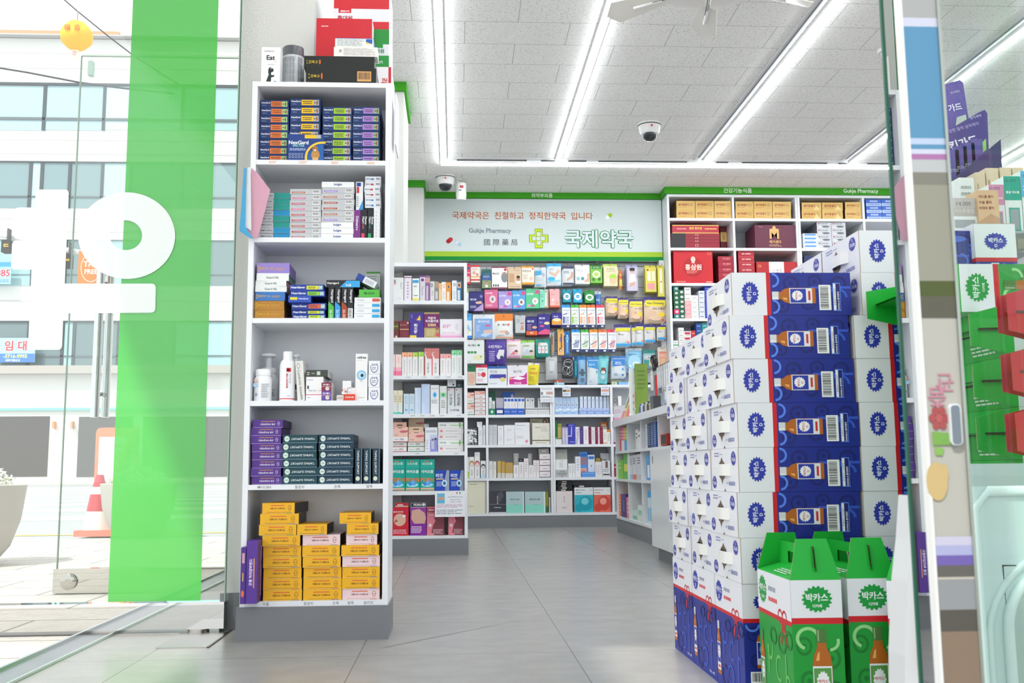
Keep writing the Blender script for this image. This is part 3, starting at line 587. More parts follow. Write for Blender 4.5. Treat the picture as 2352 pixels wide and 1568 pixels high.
# third shelf
ctx('T2', 3.19, TZ[2], .15, '', .02)
gd = [('ring', .07, .5, .035, .26, 'e2b63a', .35), ('t', .3, .52, .36, 'e2b63a', '애플우산 12%', 0, .4, .02), ('l', .55, .35, .85, .6, 2, 'd5a84a')]
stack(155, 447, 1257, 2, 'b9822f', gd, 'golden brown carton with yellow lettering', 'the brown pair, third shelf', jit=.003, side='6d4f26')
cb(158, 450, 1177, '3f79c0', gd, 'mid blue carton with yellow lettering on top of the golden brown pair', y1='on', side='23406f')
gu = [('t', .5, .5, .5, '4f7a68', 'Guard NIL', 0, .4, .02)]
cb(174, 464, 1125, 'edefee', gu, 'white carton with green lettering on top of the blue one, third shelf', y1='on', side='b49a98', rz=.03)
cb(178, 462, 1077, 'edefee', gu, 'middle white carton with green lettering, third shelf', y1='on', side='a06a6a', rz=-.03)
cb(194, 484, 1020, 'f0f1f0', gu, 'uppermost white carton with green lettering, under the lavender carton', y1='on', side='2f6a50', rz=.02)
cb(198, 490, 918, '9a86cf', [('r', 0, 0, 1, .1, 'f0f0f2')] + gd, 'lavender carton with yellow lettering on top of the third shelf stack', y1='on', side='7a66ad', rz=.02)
def hs(c, up=True): return [('t', .24, .55, .5, 'f2f5fb', 'HeartSaver', 0, .42, .03), ('r', .49, .18, .84, .82, c), ('l', .54, .3, .8, .7, 2, '2d4a2d'), ('r', .85, .18, .96, .82, 'c9e6df'), ('ring', .905, .5, .035, .28, '2d6aa8', .25)]
HB = '1f3d96'
stack(505, 805, 1338, 2, [HB, HB], [hs('d8e043'), hs('c6e03f')], 'dark blue carton with yellow-green panel', 'the lowest pair, third shelf', jit=.004)
cb(508, 820, 1278, HB, hs('e0604a'), 'dark blue carton with red panel in the third shelf blue pile', y1='on', rz=-.02)
cb(480, 682, 1211, '3050b4', [('r', .08, .35, .4, .75, 'e6d93c'), ('t', .68, .55, .4, 'e6ecf8', 'HeartSaver', 0, .45, .03)], 'short blue carton sticking out of the blue pile, third shelf', y1='on', off=.004, rz=.05)
cb(500, 810, 1166, HB, hs('8fd04a'), 'dark blue carton with bright green panel in the blue pile', y1='on', rz=.02)
cb(493, 800, 1112, HB, hs('e2dc3c'), 'uppermost dark blue carton with yellow panel, third shelf pile', y1='on', rz=-.03)
for x0, x1, c, n in ((842, 892, '4fb848', 'green'), (901, 951, '2f9be0', 'blue'), (960, 1010, 'a5482c', 'brown')):
    cb(x0, x1, 1136, '24262b', [('p', [(0, 0), (1, 0), (1, .38), (0, .55)], c), ('t', .62, .72, .42, 'f2f2f2', 'Heartgard', -90, .55, .02), ('t', .5, .16, .26, 'f2f2f2', '26-50', -90, .5)], f'upright black carton with {n} slanted foot on the third shelf')
cb(1014, 1064, 1136, '24262b', [('t', .6, .72, .42, 'f2f2f2', 'Heartgard', -90, .55, .02), ('b', .08, .03, .95, .33, 'h')], 'upright black carton with barcode at its foot, third shelf')
cb(822, 1124, 1072, '24262b', [('t', .2, .55, .5, 'f4f4f4', 'Heartgard', 0, .34, .03), ('p', [(.4, 0), (1, 0), (1, .92), (.6, .92)], '3aa6e4'), ('t', .66, .3, .3, 'ffffff', '0-25', 0, .2, .02)], 'black and blue carton lying across the upright black cartons', y1='on')
wh = [[('r', .68, .2, .95, .8, c), ('l', .12, .3, .4, .7, 2, 'b9bcc2'), ('t', .97, .5, .4, '4a5a9a', '6', 0, .05)] for c in ('d8604a', '3aaade', '3aaade', '3aaade')]
stack(1070, 1306, 1226, 4, ['eff1f4']*4, wh, 'white carton with coloured label', 'the stack below the green carton', jit=.002)
cb(1116, 1300, 1157, '59b947', [('t', .5, .5, .4, '1e5a2a', '빠나리우', 0, .5, .03)], 'bright green carton lying on the white stack, third shelf', y1='on', d=.1)
cb(1184, 1306, 997, 'dfe5e2', [('r', 0, .9, 1, 1, '5aa84a'), ('l', .1, .3, .8, .8, 4, 'a8b0ac')], 'pale carton with green edge standing at the back of the third shelf', y1=1160, off=.17, d=.03)
p0, p1 = at(px(1035), py(1100), Y=3.21), at(px(1300), py(1150), Y=3.21)
o = carton('blue and white carton tilted on top of the green carton, third shelf', at(px(1170), py(1130), Y=3.225).x, 3.215, at(px(1170), py(1108), Y=3.225).z, .068, .022, .1, 'e9ecf2',
    [('r', 0, 0, .36, 1, '27489a'), ('l', .45, .2, .9, .8, 4, '9aa0aa')], ry=math.radians(27))
# fourth shelf: bottles and boxes
ctx('T3', 3.19, TZ[3], .12, '', .02)
def bottle(name, label, cx_, y0, wpx, prof, yoff, z=None, deco=None, cat='bottle', parts=(), n=24, mat='plastic'):
    """prof: (radius fraction of half width, height fraction, colour)"""
    Y = X.Y + yoff; c = at(px(cx_), py(y0), Y=Y); z0 = X.z if z is None else z; r = wpx / X.c[2] / FPX * Y / 2; h = c.z - z0
    t = thing(name, label, cat, (c.x, Y + r, z0))
    def mk(pr): m = M(mat); m.lathe([(r*a, h*b_, c_) for a, b_, c_ in pr], 'f1f2f4', n); return m
    b = mk(prof)
    if deco: front(b, -r*.62, r*.62, -r*1.003, h*.05, h*.62, [])
    part('body', b, t)
    for nm, pr in parts: part(nm, mk(pr), t)
    if deco:
        m = M('card')
        for s in deco: decals(m, (-r*.95, -r*1.02, 0), (r*1.9, 0, 0), (0, 0, h), [s])
        part('label', m, t, 'printed label')
    return t
bottle('pill_bottle', 'squat white tablet bottle with ribbed cap at the shelf side', 240, 418, 158, [(.98, 0, 'f1f2f4'), (1, .02, 'f1f2f4'), (1, .68, 'f1f2f4'), (.85, .76, 'f1f2f4'), (.8, .8, 'f1f2f4')], .015,
    deco=[('l', .5, .1, .95, .55, 8, '9aa1ab'), ('l', .05, .58, .3, .68, 2, 'e08a7a'), ('r', .03, .44, .26, .55, 'a8d0ec'), ('e', .2, .2, .06, .05, '8a90b0')], parts=[('cap', [(.82, .8, 'f6f6f7'), (.86, .81, 'f6f6f7'), (.86, .97, 'f6f6f7'), (.8, 1, 'f6f6f7')])])
bottle('pump_bottle', 'white foam pump bottle behind the squat tablet bottle', 290, 268, 175, [(.98, 0, 'e8eaee'), (1, .03, 'e8eaee'), (1, .48, 'e8eaee'), (.7, .58, 'e8eaee'), (.66, .6, 'e8eaee')], .1,
    deco=[('t', .78, .25, .05, '33363c', '로얄 싱글', 0, .35), ('l', .55, .12, .95, .22, 3, '8a8f97')], parts=[('pump_head', [(.74, .6, 'f4f5f7'), (.74, .7, 'f4f5f7'), (.34, .71, 'e3e5e9'), (.3, .9, 'e3e5e9'), (.75, .93, 'f4f5f7'), (.8, .98, 'f4f5f7'), (.5, 1, 'f4f5f7')])])
bottle('shampoo_bottle', 'tall white bottle with red sideways lettering and red foot ring', 464, 257, 138, [(.97, 0, 'f3f4f6'), (1, .01, 'f3f4f6'), (1, .035, 'd83a46'), (1, .055, 'f3f4f6'), (1, .72, 'f3f4f6'), (.86, .8, 'f3f4f6'), (.6, .84, 'f3f4f6')], .015,
    deco=[('r', .52, .58, .82, .66, 'cf2f3c'), ('t', .67, .62, .05, 'ffffff', 'ML', 0, .25, .03), ('t', .57, .4, .3, 'cf2f3c', 'MALASDERM', -90, .13, .02), ('t', .78, .44, .22, '4a4d55', '말라세덤 샴푸', -90, .1), ('l', .6, .09, .9, .11, 1, '8a8f97')],
    parts=[('cap', [(.6, .84, 'f7f7f8'), (.6, .99, 'f7f7f8'), (.54, 1, 'f7f7f8')])])
bottle('pump_bottle', 'white pump bottle half hidden behind the red-lettered bottle', 545, 285, 110, [(.98, 0, 'e4e6ea'), (1, .5, 'e4e6ea'), (.6, .62, 'e4e6ea')], .12,
    deco=[('r', .5, .28, .9, .38, '39406a'), ('t', .72, .2, .04, '33363c', '더마 몬', 0, .4)], parts=[('pump_head', [(.5, .62, 'eeeff2'), (.45, .8, 'dfe1e6'), (.3, .92, 'dfe1e6'), (.6, .95, 'eeeff2'), (.6, 1, 'eeeff2')])])
cb(568, 636, 348, 'e6e4df', [('t', .5, .4, .75, '3c3c3e', 'Comfortis chewable', -86, .4), ('ring', .35, .88, .2, .07, '3c3c3e', .15)], 'narrow pale carton leaning beside the tall bottle, sideways lettering', ry=math.radians(-4), d=.12)
cb(640, 795, 492, 'f2f2f3', [('r', 0, .24, 1, .27, 'd86a86'), ('e', .12, .56, .05, .08, '33363c'), ('t', .38, .42, .08, '4a4a50', '넥소가드', 0, .5), ('t', .78, .42, .06, 'd86a86', '주1회', 0, .3), ('l', .1, .1, .3, .16, 1, '999999'), ('l', .08, .85, .4, .9, 1, '9a6ab0')], 'white carton with thin pink line and tiny black animal print', d=.15)
cb(637, 835, 430, '414840', [('r', .5, .25, .66, .8, 'cdd2ca'), ('l', .06, .2, .18, .75, 2, 'cdd2ca'), ('l', .26, .4, .44, .6, 1, 'cdd2ca')], 'flat dark green carton lying on the pink-lined white carton', y1='on', d=.13, side='d8d8d4')
for c, n, y in (('6b4aa0', 'violet', 620), ('8a3350', 'maroon', 543)):
    cb(778, 868, y, c, [('t', .5, .75, .2, 'ffffff', '멘시콜드', 0, .8, .02), ('e', .6, .3, .2, .22, 'e8e4dc'), ('e', .66, .34, .05, .06, '44403c'), ('r', 0, .5, 1, .56, 'd9a0a8')], f'small {n} carton with a white puppy picture', y1=None if y == 620 else 'on', off=.005, side='e0dcda')
cb(915, 978, 657, 'e8e6e4', [('l', .1, .3, .9, .7, 2, 'b06a6a')], 'small flat white carton beside the orange-red one')
cb(982, 1078, 648, 'dd4a30', [('t', .5, .5, .4, 'ffffff', '한국정제 앰플', 0, .8, .02)], 'small orange-red carton with white lettering in front of the tall eye carton', off=.006)
cb(960, 1012, 595, 'efefef', [('r', 0, .5, .2, .9, 'cf3a3a'), ('r', .5, .3, .9, .6, '8c8f94'), ('l', .3, .65, .8, .8, 1, '999999')], 'tiny white carton with red corner, on the small cartons', y1=650, d=.08)
cb(1016, 1082, 590, 'f0f0f1', [('l', .2, .2, .5, .4, 2, 'c8c8cc')], 'tiny plain white carton above the orange-red one', y1=648, d=.1)
cb(968, 1044, 528, 'f3f3f4', [], 'tiny white tube box on top of the small carton pile', y1=594, d=.09)
cb(1086, 1194, 284, 'f3f3f3', [('t', .5, .92, .055, '2d3036', 'otifree', 0, .75, .03), ('e', .5, .54, .4, .105, 'bfe0f0'), ('ring', .5, .54, .4, .105, '8cc4e4', .3), ('e', .55, .535, .13, .035, '1f2d4a'), ('l', .1, .85, .6, .86, 1, 'd89a9a'), ('t', .5, .06, .03, '8a9a6a', 'Vetoquinol', 0, .7), ('l', .4, .4, .6, .43, 1, 'd06a6a')], 'tall white ear-care carton with blue ring and dark dot', d=.07)
stack(1202, 1304, 346, 3, 'f2f3f5', [('ring', .5, .5, .34, .42, '4a4696', .14), ('r', .2, .62, .8, 1, 'f2f3f5'), ('t', .52, .7, .2, '3c3a8a', '초유펫', 0, .55, .03), ('l', .3, .3, .7, .55, 2, '8a88b8')], 'square white carton with violet crescent', 'its stack, fourth shelf', jit=.0005, d=.07)
# fifth shelf
X.kind = 'support_carton'
ctx('T3', 3.19, TZ[4], .17, '', .012)
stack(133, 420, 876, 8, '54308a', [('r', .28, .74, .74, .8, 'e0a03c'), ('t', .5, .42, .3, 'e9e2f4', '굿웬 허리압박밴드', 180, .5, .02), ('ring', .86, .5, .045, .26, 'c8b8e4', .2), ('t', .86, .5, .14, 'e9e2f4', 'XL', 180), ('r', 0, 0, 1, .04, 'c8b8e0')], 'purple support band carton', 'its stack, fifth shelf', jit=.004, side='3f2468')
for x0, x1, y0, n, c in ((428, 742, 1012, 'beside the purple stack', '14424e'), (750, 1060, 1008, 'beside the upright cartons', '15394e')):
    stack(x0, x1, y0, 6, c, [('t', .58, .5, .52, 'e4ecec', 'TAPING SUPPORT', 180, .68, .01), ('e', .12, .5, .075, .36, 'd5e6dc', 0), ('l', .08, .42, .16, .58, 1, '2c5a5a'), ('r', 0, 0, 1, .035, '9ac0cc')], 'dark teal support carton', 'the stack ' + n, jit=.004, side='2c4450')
for i, (x0, x1) in enumerate(((1082, 1144), (1157, 1221), (1240, 1302))):
    cb(x0, x1, 1136, '17384a', [('t', .42, .6, .68, 'e4ecec', 'TAPING SUPPORT', -90, .5, .01), ('e', .4, .14, .3, .065, 'd9dccb'), ('r', .93, 0, 1, 1, '8fb2bc')], f'upright dark teal support carton, {NTH[i]} from the teal stacks', d=.15)
# bottom shelf
ctx('T4', 3.19, TZ[5], .17, '', .014)
YL, PK = 'f0b41f', 'efd3d6'
def yw(base, tab, face='7a4a20'): return [('r', .12, .1, .9, .13, '8a6016' if base == YL else 'c08a96'), ('r', .26, .72, .68, .8, 'e2603a'), ('t', .47, .48, .26, face, '와우플러스 바디벨트', 180, .46, .02), ('ring', .85, .52, .05, .28, 'a56a2a', .18), ('e', .83, .5, .008, .05, '5a3a1a'), ('e', .87, .5, .008, .05, '5a3a1a'), ('r', .74, .0, .93, .055, tab), ('r', 0, 0, 1, .02, 'f3e3b4')]
TB = ['3c9a4a', '5a6ad0', '3c9a4a', 'd0483a', '3c9a4a', '5a6ad0', 'd0483a', 'd0483a', '4a4ab0']
xs1 = [(232, 532), (222, 570), (213, 550), (246, 585), (252, 594), (256, 597), (259, 600), (260, 605), (262, 610)]
Zt = min(at(px(300), py(215), Y=3.204).z, X.cap); hh = (Zt - TZ[5])/9
def piled(xs, n, cols, tabs, stackname):
    for k in range(n-1, -1, -1):
        x0, x1 = xs[k]; a, b = at(px(x0), py(700), Y=3.204), at(px(x1), py(700), Y=3.204); z = TZ[5] + (n-1-k)*hh
        c = YL if cols[k] == 'y' else PK
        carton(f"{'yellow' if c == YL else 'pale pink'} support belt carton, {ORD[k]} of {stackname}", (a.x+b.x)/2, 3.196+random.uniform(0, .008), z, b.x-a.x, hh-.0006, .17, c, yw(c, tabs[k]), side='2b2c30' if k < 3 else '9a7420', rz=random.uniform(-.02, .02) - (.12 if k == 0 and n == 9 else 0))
piled(xs1, 9, 'y'*9, TB, 'the tallest yellow stack')
piled([(556, 826), (606, 944), (606, 944), (613, 952), (620, 960), (620, 963), (622, 966)], 7, 'ypyyyyy', ['5a6ad0', '3aa0b0', '3c9a4a', '5a6ad0', '5a6ad0', 'c0407a', '4a4ab0'], 'the middle yellow stack')
piled([(936, 1222), (1005, 1290), (1000, 1278), (958, 1298), (968, 1304), (968, 1304), (968, 1304), (970, 1304)], 8, 'yypypyyp', ['3c9a4a', '3c9a4a', 'd0408a', '5a6ad0', '3aa0d0', '5a6ad0', '5a6ad0', 'c0407a'], 'the stack beside the stile')
# purple belt carton leaning out at the side
p0, p1 = at(px(80), py(1085), Y=3.13), at(px(180), py(1085), Y=3.13)
t = carton('purple waist belt carton with orange stripe standing upright against the shelf corner', (p0.x+p1.x)/2+.004, 3.13, .119, p1.x-p0.x, at(px(80), py(560), Y=3.13).z-.119, .12, '5a3696',
    [('t', .42, .5, .5, 'efe8f8', '굿웬 허리압박밴드', 90, .3, .02), ('r', .66, .25, .76, .72, 'e2a060')], rt=[('t', .5, .5, .8, 'd8a0c0', 'Supportable Waist', 90, .4, .02)], side='4a2c80')
m = M('card'); w_ = .012; m.box(-(p1.x-p0.x)/2-.0155, -(p1.x-p0.x)/2-.001, -.004, .1, 0, .168, '4f2f88'); front(m, -(p1.x-p0.x)/2-.0155, -(p1.x-p0.x)/2-.001, -.004, 0, .168, [('r', .25, .72, .8, .9, 'd0a0b0'), ('r', .4, .4, .6, .55, 'e8c060'), ('e', .5, .18, .3, .06, 'e07040')]); part('flap', m, t)
# on top of the tall unit
X.kind = 'medicine_carton'
ctx('F', 3.19, 1.792, .12, '', .03)
cb(583.5, 644, 108.5, 'f0f0ee', [('t', .5, .72, .14, '22242a', 'Eat', 0, .45, .03), ('l', .16, .88, .84, .91, 1, '44474c'), ('l', .3, .52, .7, .56, 1, 'c4c4c4'), ('l', .65, .6, .85, .62, 1, 'e0a070'),
    ('p', [(0.25, 0.04), (0.20, 0.09), (0.26, 0.07), (0.32, 0.15), (0.37, 0.22), (0.41, 0.27), (0.38, 0.31), (0.38, 0.39), (0.41, 0.44), (0.47, 0.46), (0.54, 0.45), (0.59, 0.43), (0.66, 0.42), (0.66, 0.36), (0.62, 0.34), (0.54, 0.33), (0.53, 0.27), (0.58, 0.25), (0.69, 0.26), (0.72, 0.23), (0.63, 0.20), (0.55, 0.20), (0.54, 0.15), (0.53, 0.08), (0.57, 0.04), (0.42, 0.03), (0.38, 0.06), (0.34, 0.03)], '26332f'), ('p', [(.39, .42), (.43, .4), (.42, .28), (.38, .3)], '151c1a'), ('e', .52, .42, .02, .012, 'f4f4f4'), ('p', [(.64, .03), (.86, .03), (.82, .1), (.68, .1)], '6aa0b8')],
    'white carton with black dog drawing standing on top of the tall shelf', d=.05, cat='carton', name='pet_food_carton')
Y0 = 3.3; c0 = at(675, 95, Y=Y0); t = thing('supplement_canister', 'tall white canister with dark grey lid on top of the tall shelf', 'canister', (c0.x, Y0, 1.792))
r_ = .0365; m = M('card'); m.lathe([(r_, 0, 'c9ccd0'), (r_, .128, 'c9ccd0')], 'c9ccd0', 32); part('body', m, t)
m = M('card')
for k in range(9):
    a = math.radians(205 + k*15); u = Vector((-math.sin(a), math.cos(a), 0))
    decals(m, Vector((r_*1.01*math.cos(a), r_*1.01*math.sin(a), .01)) - u*.0045, u*.009, (0, 0, .11), [('l', 0, 0, 1, 1, 22, '6a6e74' if k % 3 else '8f9398')] if k != 6 else [('b', 0, 0, 1, .13)])
part('label', m, t)
m = M('plastic'); m.lathe([(r_*1.02, .128), (r_*1.02, .158), (r_*.98, .161)], '54565b', 32); part('lid', m, t, 'dark grey lid')
bk = [('t', .13, .5, .42, 'e8c81e', '건옥고', 0, .13, .01), ('e', .225, .5, .012, .2, 'd8641e'), ('l', .035, .3, .055, .7, 2, '9aa030')]
ctx('F', 3.19, 1.792, .13, '', .02)
cb(703, 864, 157, '1c1e1c', bk + [('b', .73, .2, .93, .82, 'x', 'd8a464')], 'black carton with yellow lettering and orange barcode label, lying on the tall shelf', name='tonic_carton')
cb(698.5, 860, 129.5, '1c1f1d', bk, 'black carton with yellow lettering lying on the other black carton', y1='on', name='tonic_carton')
cb(767, 867, 108.5, 'eceae4', [('b', .12, .3, .18, .8), ('l', .22, .1, .95, .9, 9, 'b9b7b2')], 'small white carton full of fine print, on the black cartons', y1='on', d=.05, side='dfe2ee')
cb(770, 858, 88, 'e9ecea', [('r', .8, .35, .97, .9, '2a5cb8'), ('p', [(.8, .35), (.97, .35), (.8, .6)], 'e8c86a'), ('r', 0, .95, 1, 1, '34448e'), ('l', .05, .1, .75, .88, 8, 'aaaeb0')], 'white carton with blue corner picture on top of the fine-print carton', y1='on', d=.05, side='34448e')
RD = 'c8242f'
def kol(u): return [('r', 0, .46, 1, 1, RD), ('r', 0, 0, 1, .17, RD), ('r', u-.115, .36, u+.115, .47, RD), ('t', u, .4, .06, 'ffffff', '종합감기약', 0, .16, .03), ('t', u-.02, .7, .055, 'ffffff', 'DAEWON', 0, .13, .03), ('t', .15, .9, .05, 'ffffff', 'DAEWON', 0, .12, .03), ('t', u, .24, .13, 'a81f2c', '콜대원', 0, .27, .03), ('l', .06, .06, .3, .1, 1, 'ffffff')]
kp = [('r', .1, .2, .35, .5, 'd8d8de'), ('r', .45, .2, .7, .5, 'd8d8de')]
Yk = 3.335; a, b = at(727, 42, Y=Yk), at(855, 36, Y=Yk)
carton('red and white cold medicine carton standing behind the black cartons', (a.x+b.x)/2, Yk, 1.792, b.x-a.x, a.z-1.792, .07, 'e4e4ea', kol(.74), name='cold_medicine_carton', side='ecebef')
Yg = 3.42; a, b = at(800, 70, Y=Yg), at(896, 70, Y=Yg)
sh = M('plastic'); sh.box(-.495, -.212, 3.42, 3.64, 1.78, 1.79, 'e8e9ec')
zb = 1.79
def gk(): return [('r', 0, .6, 1, 1, '1f8a35'), ('r', 0, 0, 1, .3, '1f8a35'), ('r', .5, .5, .85, .61, '1f8a35'), ('t', .72, .42, .12, '1d7a38', '콜대원', 0, .45, .03), ('t', .7, .12, .08, 'f2f4f2', '코대원기', 0, .4, .02)]
carton('carton in white with turned red lettering, lowest of the pile behind the black cartons', (at(820, 100, Y=Yg).x + at(899, 100, Y=Yg).x)/2, Yg, 1.79, at(899, 100, Y=Yg).x - at(820, 100, Y=Yg).x, at(870, 154, Y=Yg).z-1.79, .2, 'eceaea',
    [('t', .8, .5, .8, 'b8202c', '라라올', -90, .2, .03), ('r', .92, .35, 1, 1, 'c8242f')], name='cold_medicine_carton')
z1 = at(870, 154, Y=Yg).z + .0005
carton('green and white cold medicine carton between the white one and the uppermost red one', (a.x+at(894, 70, Y=Yg).x)/2, Yg, z1, at(894, 70, Y=Yg).x-a.x, at(880, 68, Y=Yg).z-z1, .2, 'e0e0e6', gk(), name='cold_medicine_carton')
z2 = at(880, 68, Y=Yg).z + .0005; a, b = at(767, 10, Y=Yg), at(894, 10, Y=Yg)
carton('red and white cold medicine carton at the very top, cut by the frame', (a.x+b.x)/2, Yg, z2, b.x-a.x, .165, .2, 'e0e0e8', kol(.2), name='cold_medicine_carton')
tag(link('wall_ledge', sh.mesh('wall_ledge')), 'white ledge behind the tall shelf carrying the cold medicine cartons', 'ledge')
b = M('gloss')
for i in range(2):
    a_ = at(898, 320+i*14, Y=3.3)
b.box(-.2, -.196, 3.25, 3.4, 1.6, 1.78, 'e3e3ea')
tag(link('hanging_leaflet', b.mesh('hanging_leaflet')), 'thin white leaflet holder hooked to the side of the tall shelf', 'leaflet holder')
# ------------------------------------------------------------ second shelf unit
UZ = [1.573, 1.338, 1.100, .861, .628, .388, .118]
shelving('display_shelf', 'lower white shelf unit of cosmetics and eye drop cartons beside the peg wall', -.46, .078, 6.2, .3, 1.815, UZ, th=.024, pt=.02, kick=.1,
    texts={3: [('t', u, .5, .4, '8a8d92', s) for u, s in ((.3, '14,000'), (.5, '11,000'), (.66, '16,000'), (.8, '10,000'), (.95, '10,000'))], 4: [('t', u, .5, .4, '8a8d92', s) for u, s in ((.36, '8,000'), (.48, '9,000'), (.6, '12,000'), (.72, '14,000'), (.93, '7,000'))],
           5: [('t', u, .5, .4, '8a8d92', s) for u, s in ((.42, '5,000'), (.9, '8,000'))]})
X.kind = 'cosmetic_carton'
ctx('A', 6.2, UZ[0], .12, ', second unit top shelf', .03)
cb(60, 166, 258, 'e6e8e8', [('t', .15, .85, .14, '2a3a34', 'R', 0, .3, .03), ('t', .15, .75, .12, 'c84a5a', 'R', 0, .3, .03), ('t', .75, .65, .4, '4a4c50', 'Rejuve-S', -90, .16), ('l', .5, .1, .8, .14, 1, 'aaaaaa')], 'square white cream carton')
cb(172, 248, 240, 'ece4ee', [('r', 0, .92, 1, .95, '7a3a56'), ('l', .4, .1, .6, .8, 6, 'a890a8')], 'tall pale lilac carton')
cb(256, 328, 266, 'f2f4f4', [('r', .05, .8, .9, .93, '3aa8d8'), ('r', .05, 0, .9, .13, 'f0dc5a'), ('l', .2, .2, .8, .3, 1, '8a9a5a'), ('l', .2, .6, .7, .7, 1, '999999')], 'white carton with blue and yellow bands')
cb(334, 388, 234, 'dcd9e2', [('r', 0, .93, 1, 1, '7d4a86'), ('e', .5, .82, .3, .06, '7a3c90'), ('t', .5, .4, .5, '6a6478', 'Cicaron', -90, .4)], 'tall grey and purple carton')
cb(390, 438, 238, '8a5f92', [('r', 0, .72, 1, .93, 'd2a09a'), ('r', .2, .05, .6, .6, 'cfc4d6')], 'purple carton with skin photo')
cb(440, 484, 296, 'dcdcda', [('ring', .35, .8, .25, .09, '2c2c2c', .4), ('t', .5, .4, .5, '8a8a8a', 'TRIZ', -90, .4)], 'pale carton with black crescent')
cb(486, 526, 300, '8e8984', [('r', 0, .7, 1, 1, 'b79a80'), ('r', .15, .1, .8, .5, 'cfccca')], 'grey brown carton with photo')
for x0, x1, y, c, f, n in ((528, 556, 316, 'f0c79a', [('ring', .7, .8, .4, .1, 'e8903a', .3)], 'short peach carton'), (558, 602, 302, 'f4efe8', [('ring', .5, .78, .3, .09, 'f09a3a', .3), ('l', .3, .1, .7, .5, 4, 'c8c0b8')], 'cream carton with orange crescent'),
    (604, 654, 306, 'ee9530', [('e', .5, .76, .32, .1, 'c9a58a'), ('e', .5, .76, .12, .07, '5a3c28'), ('r', .15, .05, .6, .5, 'f6e8d6')], 'orange carton with eye picture'), (664, 712, 288, 'f0f3f6', [('ring', .55, .8, .25, .07, '3c4450', .35), ('l', .3, .1, .7, .5, 4, 'b0b8c0')], 'white carton with dark crescent'),
    (714, 760, 294, '2f7fb0', [('r', .05, .65, .95, .95, 'd8b8a0'), ('e', .5, .8, .2, .06, '3a4a5a'), ('r', .15, .05, .7, .55, 'dbe8f0')], 'blue carton with eye picture')):
    cb(x0, x1, y, c, f, n)
ctx('A', 6.2, UZ[1], .12, ', second unit second shelf', .03)
cb(60, 118, 704, '6f2f30', [('r', .1, .5, .9, .86, '4f5a2e'), ('e', .55, .08, .2, .07, 'd8c8c0'), ('t', .45, .68, .12, 'd8c060', '비오틴', 0, .8, .02)], 'dark maroon carton with olive oval')
cb(124, 224, 702, '77303a', [('r', .02, .48, .98, .53, 'd8b890'), ('t', .4, .76, .14, 'd8b0a0', '밀크 비오틴', 0, .7, .01), ('e', .85, .88, .1, .06, 'd8c8c0'), ('l', .3, .1, .9, .35, 3, '8f4a52')], 'maroon carton with cream line')
cb(230, 374, 620, '473593', [('r', 0, 0, .48, .11, 'f0d24a'), ('p', [(.48, .7), (.78, .7), (.72, .92)], 'f2c93c'), ('t', .42, .38, .4, 'f2f0fa', '에쓰톤', 90, .3, .03), ('e', .45, .76, .03, .02, 'e06a6a'), ('e', .7, .64, .03, .02, '5ac0e0'), ('l', .1, .8, .2, .95, 4, 'b8b0dc')], 'tall violet carton with yellow wedge')
cb(378, 534, 616, 'b8a56e', [('r', 0, .4, 1, .94, '79296a'), ('t', .5, .78, .11, 'f6f0f6', '저분자', 0, .6, .03), ('t', .5, .66, .12, 'f6f0f6', '피쉬콜라겐', 0, .85, .03), ('t', .5, .51, .12, 'f0d890', '5000', 0, .55, .03), ('e', .85, .38, .1, .07, '9c5a56'), ('l', .15, .08, .7, .34, 4, 'ddd2a8'), ('r', .76, .06, .98, .2, 'd8586a')], 'purple and gold collagen carton')
cb(540, 768, 684, 'f2eef4', [('r', 0, 0, 1, .14, 'e9a2cc'), ('r', 0, .1, 1, .2, 'f0cfe4'), ('t', .3, .62, .2, 'e06aa4', '1001일만\n콜라겐', 0, .4, .01), ('e', .76, .58, .08, .18, 'e6e0ea'), ('l', .1, .24, .8, .3, 1, 'e0a8c8')], 'wide white carton with pink foot')
ctx('A', 6.2, UZ[2], .12, ', second unit third shelf', .03)
pk = [('r', 0, 0, 1, .22, 'f07a9a'), ('r', 0, .22, 1, .4, 'f5b4c4'), ('t', .5, .75, .3, 'e07a92', 'X-PULP', -90, .3)]
cb(60, 80, 1048, 'f7ddd6', pk, 'narrow pink-footed cream carton partly hidden by the tall unit'); cb(84, 144, 1048, 'f9e2da', pk, 'pink-footed cream carton fully in view')
def drug(c): return [('r', 0, .8, 1, 1, c), ('e', .5, .87, .1, .03, 'd83a3a' if c != 'a9dc5a' and c != '8fe0a8' else '2a9a4a'), ('e', .34, .9, .08, .02, 'ffffff'), ('l', .35, .1, .6, .7, 9, 'b9b4b8')]
row(148, 258, 2, 1026, 'f1eeee', drug('f6b48e'), 'white carton with peach top', 'third shelf', gap=.001)
cb(260, 312, 1026, 'f1f1ee', drug('b8dc5a'), 'white carton with lime top'); cb(318, 374, 1022, 'eef0ec', drug('a9dc5a'), 'white carton with green-lime top standing slightly apart')
row(380, 532, 2, 984, 'f3e3e2', [('r', 0, .62, 1, 1, 'd8807c'), ('p', [(0, 0), (0, .85), (1, .3), (1, .0)], 'f1eeee'), ('r', 0, 0, .12, .72, 'e0685c'), ('t', .2, .84, .1, 'f6e6e4', 'H', 0, .2), ('t', .5, .28, .4, '5a5458', '타키올라민', -90, .3, .01)], 'tall rose carton with slanted white front', 'third shelf', gap=.001)
row(542, 656, 2, 1042, 'f4f0f0', drug('f6b0b0'), 'white carton with pink top', 'third shelf', gap=.001)
row(658, 768, 2, 1003, 'eef2ee', drug('8fe0a8'), 'white carton with mint top', 'third shelf', gap=.001)
ctx('B', 6.2, UZ[3], .12, ', second unit fourth shelf', .03)
Bq = lambda y: (580 + y/4.48 - 900) * 3.92
